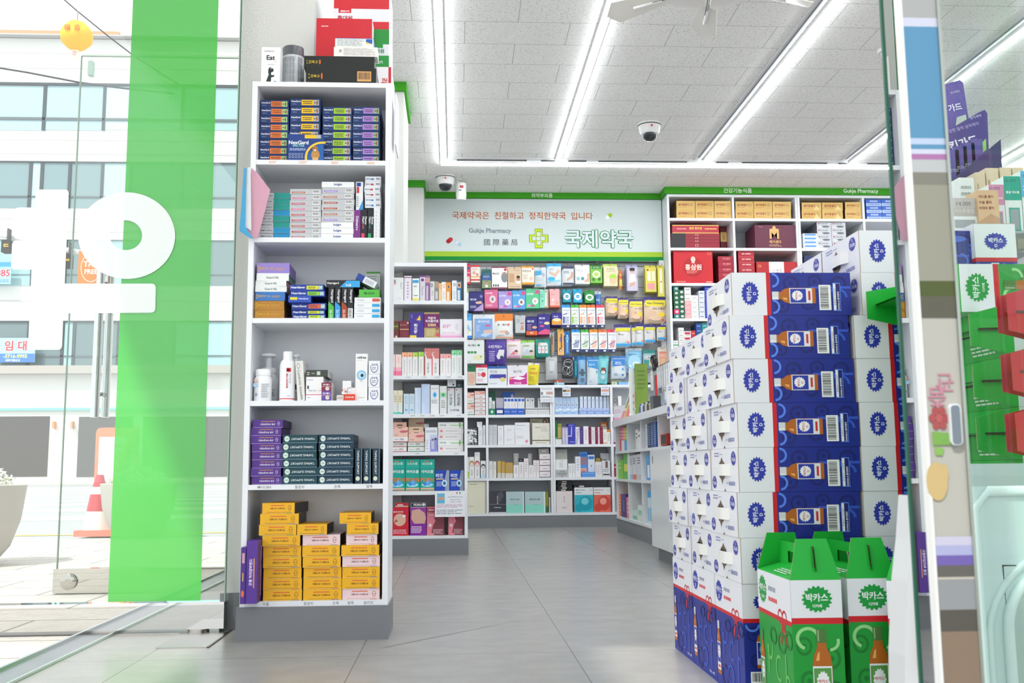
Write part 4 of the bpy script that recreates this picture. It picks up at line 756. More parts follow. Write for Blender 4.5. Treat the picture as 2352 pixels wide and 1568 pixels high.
row(50, 138, 2, Bq(1418), 'ece4cc', [('l', .2, .5, .8, .8, 4, 'a8a088'), ('r', 0, 0, 1, .45, 'e4e8e2'), ('p', [(0, 0), (1, 0), (1, .06), (0, .1)], '4fc8b8')], 'cream carton with mint foot', 'fourth shelf')
row(144, 244, 2, Bq(1452), 'cfe1ee', [('l', .2, .5, .8, .9, 4, 'a8c4dc'), ('e', .5, .2, .3, .05, '8ab8dc')], 'pale blue carton with round tag', 'fourth shelf')
cb(246, 302, Bq(1390), 'cbdcf2', [('r', 0, 0, .5, 1, 'd6e4f5')], 'plain light blue carton'); cb(306, 382, Bq(1352), 'c6d6f2', [('r', 0, 0, .4, .35, 'd2def4')], 'tall plain periwinkle carton')
cb(388, 464, Bq(1362), 'f0f1f3', [('t', .5, .87, .05, '9aa0a6', 'acnon', 0, .7), ('e', .5, .66, .3, .12, 'c4e6f8'), ('e', .42, .66, .1, .04, '2a9ae0'), ('e', .58, .66, .1, .04, '2a9ae0'), ('e', .5, .7, .08, .05, '2a9ae0'), ('e', .5, .62, .08, .05, '2a9ae0'), ('l', .1, .35, .8, .5, 3, '8a9096')], 'white carton with blue clover cross')
cb(470, 534, Bq(1372), 'e4e7e6', [('r', .1, .6, .9, .76, '8fd8a4'), ('e', .5, .68, .14, .05, '1f8a4a'), ('l', .2, .2, .8, .5, 4, '9aa09c')], 'grey white carton with green clover cross')
cb(540, 672, 130, 'e3e6ea', [('t', .5, .5, .45, '3a4048', 'D-판테놀', 0, .6, .02)], 'wide white counter tray lettered in black', off=.02, d=.05)
for a_, b_, n in ((540, 602, 'first'), (608, 672, 'second')):
    cb(a_, b_, Bq(1392), 'f0f2f4', [('t', .5, .55, .5, '3a4048', 'D-판테놀', -90, .4, .01), ('r', 0, .0, 1, .3, 'cfe8f4'), ('r', .1, .9, .3, .95, 'e08a8a')], f'{n} white ointment carton with black sideways lettering', off=.075)
cb(540, 616, Bq(1308), 'dfe2e4', [('e', .7, .3, .12, .15, '44484c'), ('l', .2, .6, .8, .8, 2, '999999')], 'white carton perched on the green-cross carton', y1=Bq(1378), off=.05, d=.08)
cb(600, 672, Bq(1318), '7fb0c4', [('e', .6, .5, .2, .4, 'eceeee'), ('e', .5, .7, .07, .14, '22262a'), ('e', .72, .7, .07, .14, '22262a')], 'teal carton with a black and white bear face', y1=Bq(1392), off=.15, d=.05)
ctx('B', 6.2, UZ[4], .13, ', second unit fifth shelf', .03)
def lip(c): return [('r', 0, 0, 1, .12, c), ('t', .6, .5, .36, '44403e', 'I.PO', 0, .3, .02), ('l', .1, .35, .4, .6, 1, 'a0a0a0')]
lipc = [('r', 0, 0, 1, 1, 'f0c4b4'), ('e', .72, .55, .27, .14, 'd98088'), ('p', [(.4, .55), (1, .68), (1, .5), (.6, .4)], 'cf6d78'), ('t', .22, .2, .14, '5a3a38', 'CuLip', 0, .35, .01), ('r', .35, .88, .65, .93, '3a3030'), ('e', .08, .85, .04, .04, 'd06a6a')]
stack(48, 174, 450, 2, 'f2efee', lip('c03a52'), 'white lip balm carton with red line', 'the pair below lip pictures', jit=.001)
cb(48, 184, 405, 'f2efee', lip('c03a52'), 'white red-lined lip balm carton jutting forward', y1='on', off=.01); cb(48, 184, 316, 'f0c4b4', lipc, 'peach lip balm card with large lips', y1='on', off=.01, d=.03)
cb(48, 172, 272, 'eec2b0', [('r', .3, .3, .7, .5, '3a3030'), ('r', 0, 0, 1, .1, 'c08a80')], 'peach lip card behind the large lips', y1=318, off=.05, d=.03)
stack(184, 334, 448, 2, 'f0f0ec', lip('3a8a5a'), 'white lip balm carton with green foot line', 'the green-lined pair', jit=.001)
cb(190, 330, 356, 'efd3b8', lipc, 'cream lip balm card with pink lips', y1='on', off=.02, d=.03); cb(190, 324, 314, 'e9cdb0', [('r', .3, .4, .7, .6, '3a3030')], 'cream lip card behind the pink lips', y1=358, off=.05, d=.03)
cb(190, 330, 240, 'cdb9a2', [('e', .75, .45, .3, .14, 'b06a6a')], 'brown lip balm card at the back of the pile', y1=316, off=.09, d=.03)
cb(330, 372, 288, 'f0f0f0', [], 'small blank white carton behind the tube card', y1=330, off=.09, d=.03)
cb(338, 450, 318, 'e9edf4', [('r', .42, 0, 1, .5, '8f8fd6'), ('r', .42, .5, 1, .7, 'cdd2ee'), ('e', .85, .52, .1, .05, '3a4a90'), ('r', .5, .1, .75, .58, 'c8ccd8'), ('r', .54, .45, .72, .52, '5a5f70'), ('l', .1, .78, .9, .88, 2, '9aa0aa')], 'blister card with violet ointment tube')
cb(338, 382, 394, 'eef0f4', [('l', .3, .1, .6, .8, 4, 'b8bcc4')], 'narrow white tube carton beside the blister card', off=.008, d=.02)
stack(455, 682, 272, 5, ['eef1ee', 'ebe8e8', 'ebe8e8', 'eef1ee', 'ebe8e8'], [[('t', .2, .5, .28, '3a3f44', '마데카솔', 0, .3, .01), ('r', .5, .4, 1, .5, '6ac04a'), ('r', .84, .1, .9, .9, '6ac04a')], [('e', .13, .5, .06, .2, 'e08a9a'), ('l', .3, .35, .9, .65, 1, 'c0bcc0')], [('e', .13, .5, .06, .2, 'e08a9a'), ('l', .3, .35, .9, .65, 1, 'c0bcc0')],
    [('t', .2, .5, .28, '3a3f44', '마데카솔', 0, .3, .01), ('r', .5, .4, 1, .5, '6ac04a'), ('r', .84, .1, .9, .9, '6ac04a')], [('e', .13, .5, .06, .2, 'e08a9a'), ('l', .3, .35, .9, .65, 1, 'c0bcc0')]], ['white green-crossed ointment carton', 'white carton with pink seal', 'white carton with pink seal', 'white green-crossed ointment carton', 'white carton with pink seal'], 'the ointment stack, fifth shelf', jit=.001)
X.kind = 'eye_drop_carton'
ctx('B', 6.2, UZ[5], .12, ', second unit sixth shelf', .03)
TE = '17a795'
def pdrn(): return [('r', 0, 0, 1, .02, 'e8783a'), ('t', .5, .84, .14, 'f2f6f4', '아이오클', 0, .94, .03), ('t', .5, .48, .26, 'e8722f', 'PDRN', 0, .96, .05), ('e', .5, .26, .4, .09, '9fe0f4'), ('e', .35, .3, .14, .08, '3f8fe0'), ('e', .6, .34, .16, .1, '5aa8ea'), ('p', [(.4, .34), (.6, .34), (.52, .5)], '7ac0f0'), ('r', .04, .06, .96, .13, 'e8b49a')]
for i, (x0, x1) in enumerate(((28, 158), (162, 290), (294, 424))):
    cb(x0, x1, 684, TE, pdrn(), f'teal eye drop carton with orange letters, {NTH[i]} of three'); cb(x0, x1, 606, '1db29f', [('t', .5, .5, .4, 'd8f2ea', '클이이이', 180, .7, .02), ('r', .3, .7, .6, .8, 'e8783a')], f'teal carton lying on the {NTH[i]} orange-lettered eye drop carton', y1='on')
for i, (x0, x1) in enumerate(((428, 556), (562, 688))):
    cb(x0, x1, 704, '1d46b4', [('p', [(.72, 0), (1, 0), (1, 1), (.82, 1), (.7, .6), (.7, .3)], '9ca6b8'), ('t', .3, .74, .2, 'f2f6fc', '리안', 0, .5, .03), ('r', .08, .54, .6, .6, 'd8c88a'), ('l', .1, .2, .45, .46, 4, 'c8d6f2'), ('e', .66, .36, .19, .17, 'd8ecf8'), ('e', .66, .36, .11, .1, '3a9ac8'), ('e', .66, .36, .05, .05, '0e2a50')], f'blue eye drop carton with eye picture, {NTH[i]} of two')
X.kind = 'mask_pack_carton'
ctx('B', 6.2, UZ[6], .12, ', second unit bottom shelf', .03)
def face(c1, c2): return [('r', 0, 0, 1, .42, c2), ('p', [(.25, .42), (.9, .42), (.98, .62), (.9, .8), (.55, .95), (.1, .9), (.05, .6)], c1), ('l', .06, .08, .7, .34, 5, 'f4e8f0')]
cb(46, 190, 1036, 'cf2238', [('e', .45, .55, .38, .22, 'e3b8a0'), ('p', [(.1, .45), (.35, .5), (.2, .58)], 'a8605a'), ('e', .72, .68, .1, .05, 'f2f2f2'), ('t', .35, .83, .06, 'ffffff', '콜인점 곰마두껍', 0, .6, .02), ('l', .06, .06, .9, .22, 3, 'f0c8cc')], 'red mask pack carton with cheek picture')
cb(70, 186, 998, 'e8e0dc', [('r', 0, .3, 1, 1, 'c8202f'), ('t', .4, .5, .38, 'ffffff', 'PDRN', 0, .7, .04), ('r', 0, 0, 1, .25, 'd8a890')], 'small red header card on the red mask carton', y1='on', off=.028, d=.01)
cb(206, 350, 1040, '9a3aa8', face('dcae9c', '8a2aa0'), 'purple mask pack carton with face profile'); cb(212, 346, 998, 'e8e4ec', [('r', .02, .1, .98, .95, '2c2a36'), ('t', .45, .55, .5, 'f2f2f4', 'PDRN', 0, .6, .03), ('e', .85, .6, .1, .3, 'f2f2f4')], 'black and white header card on the purple mask carton', y1='on', off=.028, d=.01)
mf = [('p', [(.45, 0), (1, 0), (1, .95), (.6, .95), (.48, .7), (.42, .6), (.5, .5), (.35, .35), (.25, .1)], '8a4450'), ('e', .18, .35, .1, .06, 'f4e0e4'), ('l', .35, .04, .9, .22, 4, 'e8c0c8'), ('t', .25, .72, .06, 'ffffff', 'MASK', 0, .3)]
cb(356, 512, 1034, 'f08a9a', mf, 'pink and brown silhouette mask carton beside the purple one'); cb(548, 696, 1034, 'f08a9a', mf, 'pink and brown silhouette mask carton below the promotion sheet')
cb(360, 430, 1048, 'b02a44', [('t', .5, .5, .5, 'ffffff', 'PDRN', 0, .8, .04)], 'small dark red header card clipped on the pink mask carton', y1=1078, off=.02, d=.008)
a, b = at(999, 1187, Y=6.165), at(1069, 1128, Y=6.165); m = M('card'); m.box(a.x, b.x, 6.165, 6.167, a.z, b.z, 'eff1f6')
front(m, a.x, b.x, 6.165, a.z, b.z, [('r', .07, .53, .32, .93, '6ab8d8'), ('r', .1, .68, .3, .78, 'e0a080'), ('t', .67, .78, .06, '5a6068', 'New PDRN Eye Drop', 0, .58), ('t', .67, .68, .05, '5a6068', 'Discount Sale'), ('t', .67, .59, .05, 'a05a90', '12,000원 → 10,000원', 0, .55), ('l', .05, .36, .9, .5, 3, 'd0a0c0'), ('l', .05, .1, .9, .3, 3, '9aa0aa'), ('r', .7, .9, .74, .98, 'e06a7a'), ('r', .8, .9, .84, .98, '3aa86a')])
tag(link('promotion_sheet', m.mesh('promotion_sheet')), 'white printed promotion sheet hanging from the second unit lower shelf', 'notice')
# ------------------------------------------------------------ peg wall and hanging packs
PW = 9.12
sw = M('plastic'); z = 1.3
while z < 2.43: sw.box(-.27, 1.94, PW, PW+.012, z, min(z+.092, 2.43), 'd5d6d8'); sw.box(-.27, 1.94, PW+.005, PW+.014, z+.092, z+.1, '8c8d8f'); z += .1
struct('wall_peg_panel', sw)
jm = M('plastic'); jm.box(1.9, 1.945, 9.0, 9.12, 1.3, 2.43, 'dfe1e4'); struct('trim_4', jm)
_HK = {}
def hook(x, z, y1, label, wide=False):
    k = round(y1, 2)
    if k not in _HK:
        m = M('metal'); m.tube([(0, PW, 0), (0, y1, 0), (0, y1-.006, .008)], .0028, 'c8c8ca', 6); m.box(-.018, .018, PW-.004, PW, -.02, .02, 'd8d8da'); m.tube([(0, PW, .03), (0, y1+.03, .03)], .0016, 'c8c8ca', 5)
        _HK[k] = m.mesh('peg_hook')
    tag(link('peg_hook', _HK[k], None, (x, 0, z)), label, 'hook', 'peg hooks on the panel')
_PK = {}
def pouch(crop, x0, y0, x1, y1, body, hdr, hf, spec, desc, n=1, t=.02, rz=0, name='hanging_pack', shape='bag', Y=9.0, hk=True, mat='film', ry=0):
    c = CROP[crop]; q = lambda x, y: at(c[0]+x/c[2], c[1]+y/c[2], Y=Y)
    a, b = q(x0, y0), q(x1, y1); wd, h = b.x-a.x, a.z-b.z; k = ('p', name, round(wd, 3), round(h, 3), body, hdr, repr(spec))
    if k not in _PK:
        m = M(mat); i, j = wd*.07, h*.05; e = .003
        hh = h*(1-hf) if hf else h; c2 = hdr or body
        if shape == 'box':
            m.box(-wd/2, wd/2, -t, 0, -h, -h*hf if hf else 0, body, mat='card')
            if hf: m.box(-wd/2, wd/2, -.003, 0, -h*hf, 0, c2, mat='card')
            front(m, -wd/2, wd/2, -t, -h, -h*hf, spec, mat='card')
        else:
            # soft bag: bulged cushion built from a small grid, flat rim, printed panel
            gx, gz = 6, 7; vs = []; fs = []; cc = []
            for r in range(gz+1):
                for s in range(gx+1):
                    u_, v_ = s/gx, r/gz; bul = (min(1, 5*u_*(1-u_)) * min(1, 5.5*v_*(1-v_)*1.0)) ** .6
                    vs.append((-wd/2+wd*u_, -e - (t-e)*bul, -h + (h-h*hf)*v_))
            for r in range(gz):
                for s in range(gx): fs.append((r*(gx+1)+s, r*(gx+1)+s+1, (r+1)*(gx+1)+s+1, (r+1)*(gx+1)+s)); cc.append(body)
            m.add(vs, fs, cc, True)
            m.box(-wd/2, wd/2, -e, 0, -h, 0, [body, c2, c2 if hf else body, body, body, body])
            if hf: m.box(-wd/2, wd/2, -e-.0006, -e, -h*hf, 0, c2)
            front(m, -wd*.44, wd*.44, -t-.0006, -h*.96, -h*hf-(h-h*hf)*.04, spec)
        if hf: m.lathe([(.005, 0), (.005, .0004)], '3a3a3e', 10, (0, -(.0036 if shape != 'box' else .003), -h*hf*.4), R=Matrix.Rotation(PI/2, 3, 'X'))
        _PK[k] = m.mesh(name)
    for i in range(n):
        o = link(name, _PK[k], None, ((a.x+b.x)/2 + random.uniform(-.003, .003)*(i > 0), Y + i*(t+.003), a.z - i*.003), (0, ry, rz))
        tag(o, desc if i == 0 else f'{NTH[i]} pack behind the {desc}', 'hanging pack', 'hanging packs on the peg wall')
    if hk: hook((a.x+b.x)/2, a.z-.012, Y-.1, 'peg hook holding the ' + desc)
    return a, b
def T(u, v, h, c, s, *r): return ('t', u, v, h, c, s) + tuple(r)
P = pouch
hand = lambda u, v, c='e2b9a0', s=1: [('e', u, v, .2*s, .07*s, c), ('e', u+.14*s, v+.05*s, .12*s, .035*s, c), ('e', u+.15*s, v-.03*s, .14*s, .03*s, c)]
head = lambda u, v, c='c99a80', hr='3a3028': [('e', u, v+.02, .15, .12, hr), ('e', u, v, .13, .11, c), ('r', u-.15, v-.24, u+.15, v-.1, 'e8e8ea'), ('e', u-.05, v+.01, .015, .01, '2a2a2a'), ('e', u+.05, v+.01, .015, .01, '2a2a2a')]
# top row
P('S1', 42, 82, 102, 318, 'd93350', 'c8203a', .1, [('r', .1, .1, .9, .4, 'e8c0b0'), T(.5, .6, .08, 'ffffff', '리코플'), ('e', .6, .85, .25, .06, '2c4a9a')], 'narrow red carded pack nearest the second unit, top row', 2, shape='box', t=.03)
P('S1', 108, 95, 214, 300, 'eee4dc', 'd2323a', .14, [('r', 0, .1, 1, .2, 'c83a3a'), ('r', 0, .32, 1, .38, 'e2a33a'), ('e', .35, .62, .18, .12, 'd9a48c'), ('e', .7, .5, .14, .1, 'cf8a78'), T(.5, .85, .1, '8a3a3a', '한방파스')], 'white and red boxed patch pack with two small pictures', 3, shape='box', t=.03)
P('S1', 232, 142, 350, 378, '2f6a7a', '1f6a5a', .12, [('r', 0, .5, 1, .78, '24549a'), T(.5, .7, .1, 'e8f0f4', '허리밴드'), ('r', 0, 0, 1, .48, '8a9a6a')] + head(.5, .3), 'teal and blue pack with a small portrait', 2, t=.025)
P('S1', 351, 114, 531, 372, 'f0f0f1', '8a2338', .08, [T(.28, .72, .09, '3a3a3e', 'AEGIS', 0, .4, .03), ('e', .1, .73, .05, .035, '8a2338'), ('e', .82, .55, .22, .26, 'a98c7c'), ('e', .84, .5, .22, .2, '85878c'), ('r', 0, 0, 1, .05, '8a2338'), ('e', .88, .92, .1, .07, 'c23a48')] + [('e', .12+.14*i, .14, .045, .07, '44464c') for i in range(3)], 'white mask box with dark red rim and a masked man', 2, shape='box', t=.03)
P('S1', 539, 118, 697, 370, 'd9bfa0', 'd3b899', .1, [T(.6, .92, .04, '5a4a3a', '의료용 자석벨트'), ('r', .08, .3, .45, .75, 'c99c74'), ('e', .75, .5, .13, .14, 'b98468'), ('e', .75, .58, .13, .07, '2c2420'), ('r', .6, .25, .92, .38, 'f0efed'), ('l', .1, .05, .9, .12, 1, 'a88a68')], 'tan support pack with a smiling man in white', 2, shape='box', t=.025)
P('S1', 698, 106, 842, 325, 'efe6d8', 'ee9a22', .12, [T(.4, .8, .16, '4a3a2a', '대장검사', 0, .7, .01), ('r', 0, 0, 1, .12, 'ee9a22'), ('e', .75, .35, .14, .12, 'f2c9b0'), ('l', .1, .3, .5, .6, 4, 'c0a890'), ('e', .88, .93, .07, .05, 'c0492a')], 'orange-rimmed cream pack lettered in brown', 2, shape='box', t=.03)
P('S1', 846, 125, 985, 352, 'd9e0e4', 'e4e7ea', .1, [('p', [(0, .65), (.65, .7), (.6, .95), (0, .95)], '2c9ccc'), ('r', .08, .02, .5, .1, '3aa8d4'), ('e', .78, .7, .12, .14, 'a8b4bc'), ('l', .1, .3, .8, .55, 3, 'b8c2c8')], 'clear pack with slanted blue label, top row', 2, mat='film')
P('S1', 988, 76, 1160, 335, 'dfe9ef', '2aa6dc', .13, [('p', [(.1, .65), (.6, .4), (.95, .75), (.85, .9), (.55, .62), (.2, .75)], 'dfb8a0'), ('e', .3, .32, .28, .12, '3ab2e0'), ('p', [(0, .12), (1, .2), (1, .27), (0, .2)], '7ad0ee'), ('l', .1, .8, .5, .92, 2, '9aa8b0')], 'white bandage pouch with cyan header and an arm', 3, t=.018)
P('S2', 2, 104, 145, 332, 'dfe2e6', '26305c', .14, [('p', [(.4, .2), (.95, .45), (1, .8), (.8, .8), (.7, .5), (.35, .35)], 'd3a78c'), ('r', 0, 0, 1, .1, '26305c'), ('l', .05, .7, .6, .88, 2, '7a8290')], 'pale pouch with navy header and an ankle picture', 3, t=.018)
P('S2', 152, 92, 325, 318, 'eceeef', 'e3e5e7', .1, [T(.3, .78, .16, '8a9096', 'Heel &\nHealing Pad', 0, .5), ('p', [(.6, .1), (.95, .12), (.98, .6), (.82, .6), (.82, .3), (.62, .2)], 'd9b09a'), ('r', .1, .2, .3, .4, '8fc0c4'), ('e', .5, .3, .12, .1, '5a9aa4')], 'white heel pad box with a foot and teal squares', 3, shape='box', t=.025)
P('S2', 328, 76, 468, 308, '7cc04a', '1f4a2a', .15, [('r', .1, .82, .9, .98, '2c7a34'), ('e', .5, .5, .35, .22, 'e6eccb'), ('e', .5, .5, .2, .12, 'b8d06a'), ('e', .25, .2, .14, .1, '4a7a2c'), ('e', .75, .22, .14, .1, '4a7a2c'), T(.5, .9, .08, 'f2f2ea', '알로에패드')], 'bright green box with dark green header and aloe slices', 3, shape='box', t=.03)
P('S2', 480, 84, 645, 345, 'e6d9b2', 'b8cf62', .12, [T(.5, .86, .07, '8a8a6a', 'HYGIENE', 0, .6, .02), ('r', .2, .74, .85, .76, '8a8a6a'), ('e', .68, .35, .3, .26, 'e8c49a'), ('p', [(.4, .4), (.96, .4), (.9, .58), (.68, .62), (.45, .56)], 'a9d04e'), ('r', .2, .1, .4, .4, 'f0ead0')], 'cream box with pale green header and a green-topped bottle', 3, shape='box', t=.03)
P('S2', 656, 140, 706, 382, 'e08a3a', 'dcdcdc', .05, [('r', .1, .55, .9, .95, 'e2662c'), ('r', .1, .15, .9, .5, 'd6d24a'), ('e', .5, .75, .25, .06, 'f0c040')], 'slim orange tube blister between cream box and lavender box', 1)
P('S2', 745, 92, 880, 402, 'b9b6cf', '9c9cbf', .1, [('r', .1, 0, .9, .95, 'cdc4d4'), ('e', .5, .82, .22, .09, 'd6b09c'), ('e', .5, .9, .26, .06, '2c2a34'), ('r', .28, .82, .72, .86, '3c3c48'), ('p', [(.15, .35), (.85, .35), (.75, .7), (.3, .7)], 'e6e2e6'), ('p', [(.2, .15), (.7, .25), (.75, .4), (.3, .3)], 'd2a894'), T(.92, .6, .3, '4a4858', 'OPPO', -90, .1)], 'lavender box with a woman wearing a dark visor', 3, shape='box', t=.04)
P('S2', 962, 100, 1095, 412, 'd9cf5c', 'cfc448', .1, [('r', .15, .1, .85, .35, 'e59aa0'), ('r', .2, .45, .5, .85, 'e8e6c0'), ('r', .58, .45, .88, .85, 'e8e6c0'), ('e', .35, .6, .1, .12, 'f4f2e6'), ('e', .2, .9, .1, .04, 'c83a3a')], 'yellow pack of two dental brushes with pink foot', 3, shape='box', t=.035)
P('S2', 1104, 98, 1188, 465, 'e0d65a', 'd2c848', .08, [('r', .3, .1, .7, .95, 'efecc8'), ('r', .42, .15, .58, .85, 'f6f4ea'), ('e', .5, .5, .12, .03, 'd86a8a')], 'long narrow yellow toothbrush pack at the end of the top row', 2, shape='box', t=.03)
# second row
P('S1', 36, 372, 82, 630, 'dfe9e2', '8fc04a', .2, [('r', 0, .05, .6, .4, '7ab8dc'), ('l', .1, .5, .9, .7, 3, '8aa89a')], 'narrow green and white pack against the second unit', 2, shape='box', t=.03)
P('S1', 86, 398, 254, 632, '2d2a72', '26225e', .1, [T(.3, .62, .12, 'e6e6f2', '메디큐', 0, .45, .03), ('p', [(.3, 0), (1, 0), (1, .42)], 'b49acc')] + hand(.65, .45) + [('l', .08, .15, .5, .3, 2, 'c8c8e4'), ('e', .85, .8, .1, .07, '8a86c0')], 'navy pouch with a pair of hands', 3, t=.03, shape='box')
P('S1', 272, 335, 408, 400, 'e2638c', 'd2527c', .3, [], 'pink pack header standing up behind the pink pouch', 1, shape='box', t=.02, Y=9.03, hk=False)
P('S1', 268, 366, 422, 605, 'd66a92', 'd0557f', .08, [T(.35, .82, .11, 'f8e6ee', 'LAYER', 0, .5, .03), ('e', .6, .5, .24, .2, 'e9d6dc'), ('e', .6, .5, .1, .1, '9a8a90'), ('l', .1, .12, .6, .25, 2, 'f6d2de'), ('r', 0, .0, 1, .06, 'b8476c')], 'pink face mask pouch with a white flower', 4, t=.022, shape='box')
for x0, x1, y0, y1, c, c2, w1 in ((428, 585, 394, 605, 'a99ad8', '9a8acc', 'lilac'), (588, 744, 386, 608, '5aa4dc', '4a94cc', 'sky blue'), (746, 905, 368, 600, '5cc48c', '4cb47c', 'mint green')):
    P('S1', x0, y0, x1, y1, c, c2, .06, [T(.32, .76, .12, 'f2f2fa', 'LAYER', 0, .5, .03), ('r', .68, .78, .96, .98, 'd84a8c'), ('e', .68, .38, .22, .18, 'ece8ea'), ('e', .68, .38, .1, .09, 'd8b8b0' if w1 != 'sky blue' else '9a6a5a'), ('e', .22, .14, .12, .07, 'e8a0c8'), ('r', .38, .08, .62, .18, 'c85a9a')], w1 + ' face mask pouch with a pink corner tag', 4, t=.02, shape='box')
P('S1', 906, 378, 1010, 595, '8ad6bc', 'b8e2d2', .08, [('p', [(.5, 0), (1, 0), (1, 1), (.6, 1), (.75, .5)], 'c9a890'), ('p', [(.55, .1), (.8, .1), (.8, .9), (.68, .9)], 'ece8e2'), ('l', .1, .6, .4, .8, 2, '4a9a80'), ('e', .3, .4, .1, .05, '4a9a80')], 'slim pale teal hair pack with a ribbon of hair', 3, t=.025, shape='box')
P('S1', 1022, 372, 1138, 590, 'f0b2b4', 'eab0b4', .08, [('l', .1, .72, .6, .78, 1, 'c07a80'), ('e', .3, .42, .14, .08, 'e8d8d4'), ('e', .75, .25, .2, .12, 'e2a894'), ('r', 0, 0, 1, .1, 'e06a4a'), ('l', .1, .15, .5, .25, 2, 'f4e6e4')], 'slim salmon pack with white round picture', 3, t=.03, shape='box')
def floss(crop, x0, y0, x1, y1, c, d, rc='eef2f2', n=2):
    a, b = P(crop, x0, y0, x1, y1, c, c, .16, [('e', .5, .5, .42, .3, rc), ('e', .5, .5, .22, .14, c), T(.5, .5, .1, 'ffffff', 'oral', 0, .3)], d, n, t=.035, shape='box')
floss('S2', 8, 375, 104, 532, '1f94a8', 'teal dental floss pack nearest the salmon pack'); floss('S2', 130, 372, 234, 535, '2aa2cc', 'cyan dental floss pack between the teal and the green', 'f2f6fa')
floss('S2', 260, 388, 376, 540, '2f8a3c', 'green dental floss pack with white ring', 'dff0e0', 3)
P('S2', 385, 398, 458, 572, '2a6ab8', 'c9d4de', .2, [('r', .08, .1, .45, .95, '2a5ab0'), ('r', .52, .1, .92, .95, '3a8ac8'), ('l', .1, .4, .9, .6, 2, 'dfeaf6')], 'small blue interdental pack beside the green floss', 2)
# interdental rows
IC = [('2f9bdc', '3a4a9a', 'blue'), ('4cb84a', '8ac04a', 'green'), ('f09a32', 'f0a040', 'orange'), ('ee7a40', 'ee7a50', 'dark orange'), ('e8485a', 'd8405a', 'red')]
for (xs, y0, y1, rowt, pic) in ((((2, 100), (106, 200), (204, 290), (292, 390), (400, 498)), 556, 822, 'upper', 0), (((112, 214), (220, 316), (322, 418), (424, 526), (532, 628)), 842, 1106, 'lower', 1)):
    for i, (x0, x1) in enumerate(xs):
        c, c2, nm = IC[i]
        pic_ = [('p', [(.2+.15*k, .22), (.28+.15*k, .22), (.5+.13*k, .62), (.44+.13*k, .62)], c2) for k in range(4)] + [('p', [(.1, .35), (.9, .52), (.9, .56), (.1, .39)], '5a6a9a')] if pic else [('r', .1, .2, .3, .55, c2), ('l', .34, .2, .85, .55, 6, c2), ('p', [(.1, .62), (.6, .68), (.6, .73), (.1, .66)], c2)]
        P('S2', x0, y0, x1, y1, 'eef1f4', c, .14, [('r', 0, 0, 1, .14, '232f66'), ('r', .55, .02, .85, .1, 'd8dde4'), T(.5, .88, .08, '5a6a8a', 'i-brush', 0, .8), ('ring', .68, .74, .18, .06, 'aab0c0', .2)] + pic_, f'white and {nm} interdental brush pack, {rowt} row', 2, t=.022, shape='box', Y=8.98)
# dressings
def neo(x0, y0, x1, y1, d, n=2, big_=True):
    P('S2', x0, y0, x1, y1, 'ecd2b4', '32287c', .1, [('r', 0, .74, 1, 1, 'f0e02e'), T(.5, .86, .13, '2a2a3a', 'Neo Dressing', 0, .88, .03), T(.66, .62, .12, '44424a', '네오 드레싱', 0, .62, .02), ('e', .8, .34, .18, .12, 'f6d42a', 9), ('e', .88, .1, .06, .05, 'cf3a3a'), ('p', [(.05, .1), (.6, .25), (.5, .5), (.2, .6)], 'e6bf9c'), ('e', .5, .2, .3, .12, 'e9c8a8')], d, n, t=.03)
neo(506, 458, 652, 684, 'smallest peach and yellow dressing pouch, beside the red brush pack', 3); neo(650, 474, 776, 712, 'second peach and yellow dressing pouch', 2)
neo(779, 488, 943, 755, 'third peach and yellow dressing pouch, next to the largest', 2); neo(952, 468, 1214, 776, 'largest peach and yellow dressing pouch', 3)
for x0, y0, x1, y1, d, n in ((612, 782, 804, 1050, 'wide blue-footed dressing pouch beside the red brush pack', 2), (806, 784, 858, 1040, 'narrow blue-footed dressing pouch partly covered', 1), (850, 768, 954, 1035, 'tall blue-footed dressing pouch in front of the narrow one', 2), (956, 784, 1090, 1000, 'mid-size blue-footed dressing pouch', 2), (1102, 788, 1212, 968, 'smallest blue-footed dressing pouch at the row end', 2)):
    P('S2', x0, y0, x1, y1, 'e8e4e4', '32287c', .14, [('r', 0, .82, 1, 1, 'e6de30'), T(.35, .66, .12, '3a3a44', '네오\n케어드레싱', 0, .6, .02), ('r', 0, 0, 1, .14, '2e9cd8'), ('p', [(0, .14), (1, .14), (1, .26), (.5, .2)], '8ccbea'), ('e', .8, .24, .14, .07, 'e6b49a'), ('e', .86, .2, .06, .04, 'cf3a3a')], d, n, t=.022, Y=8.97)
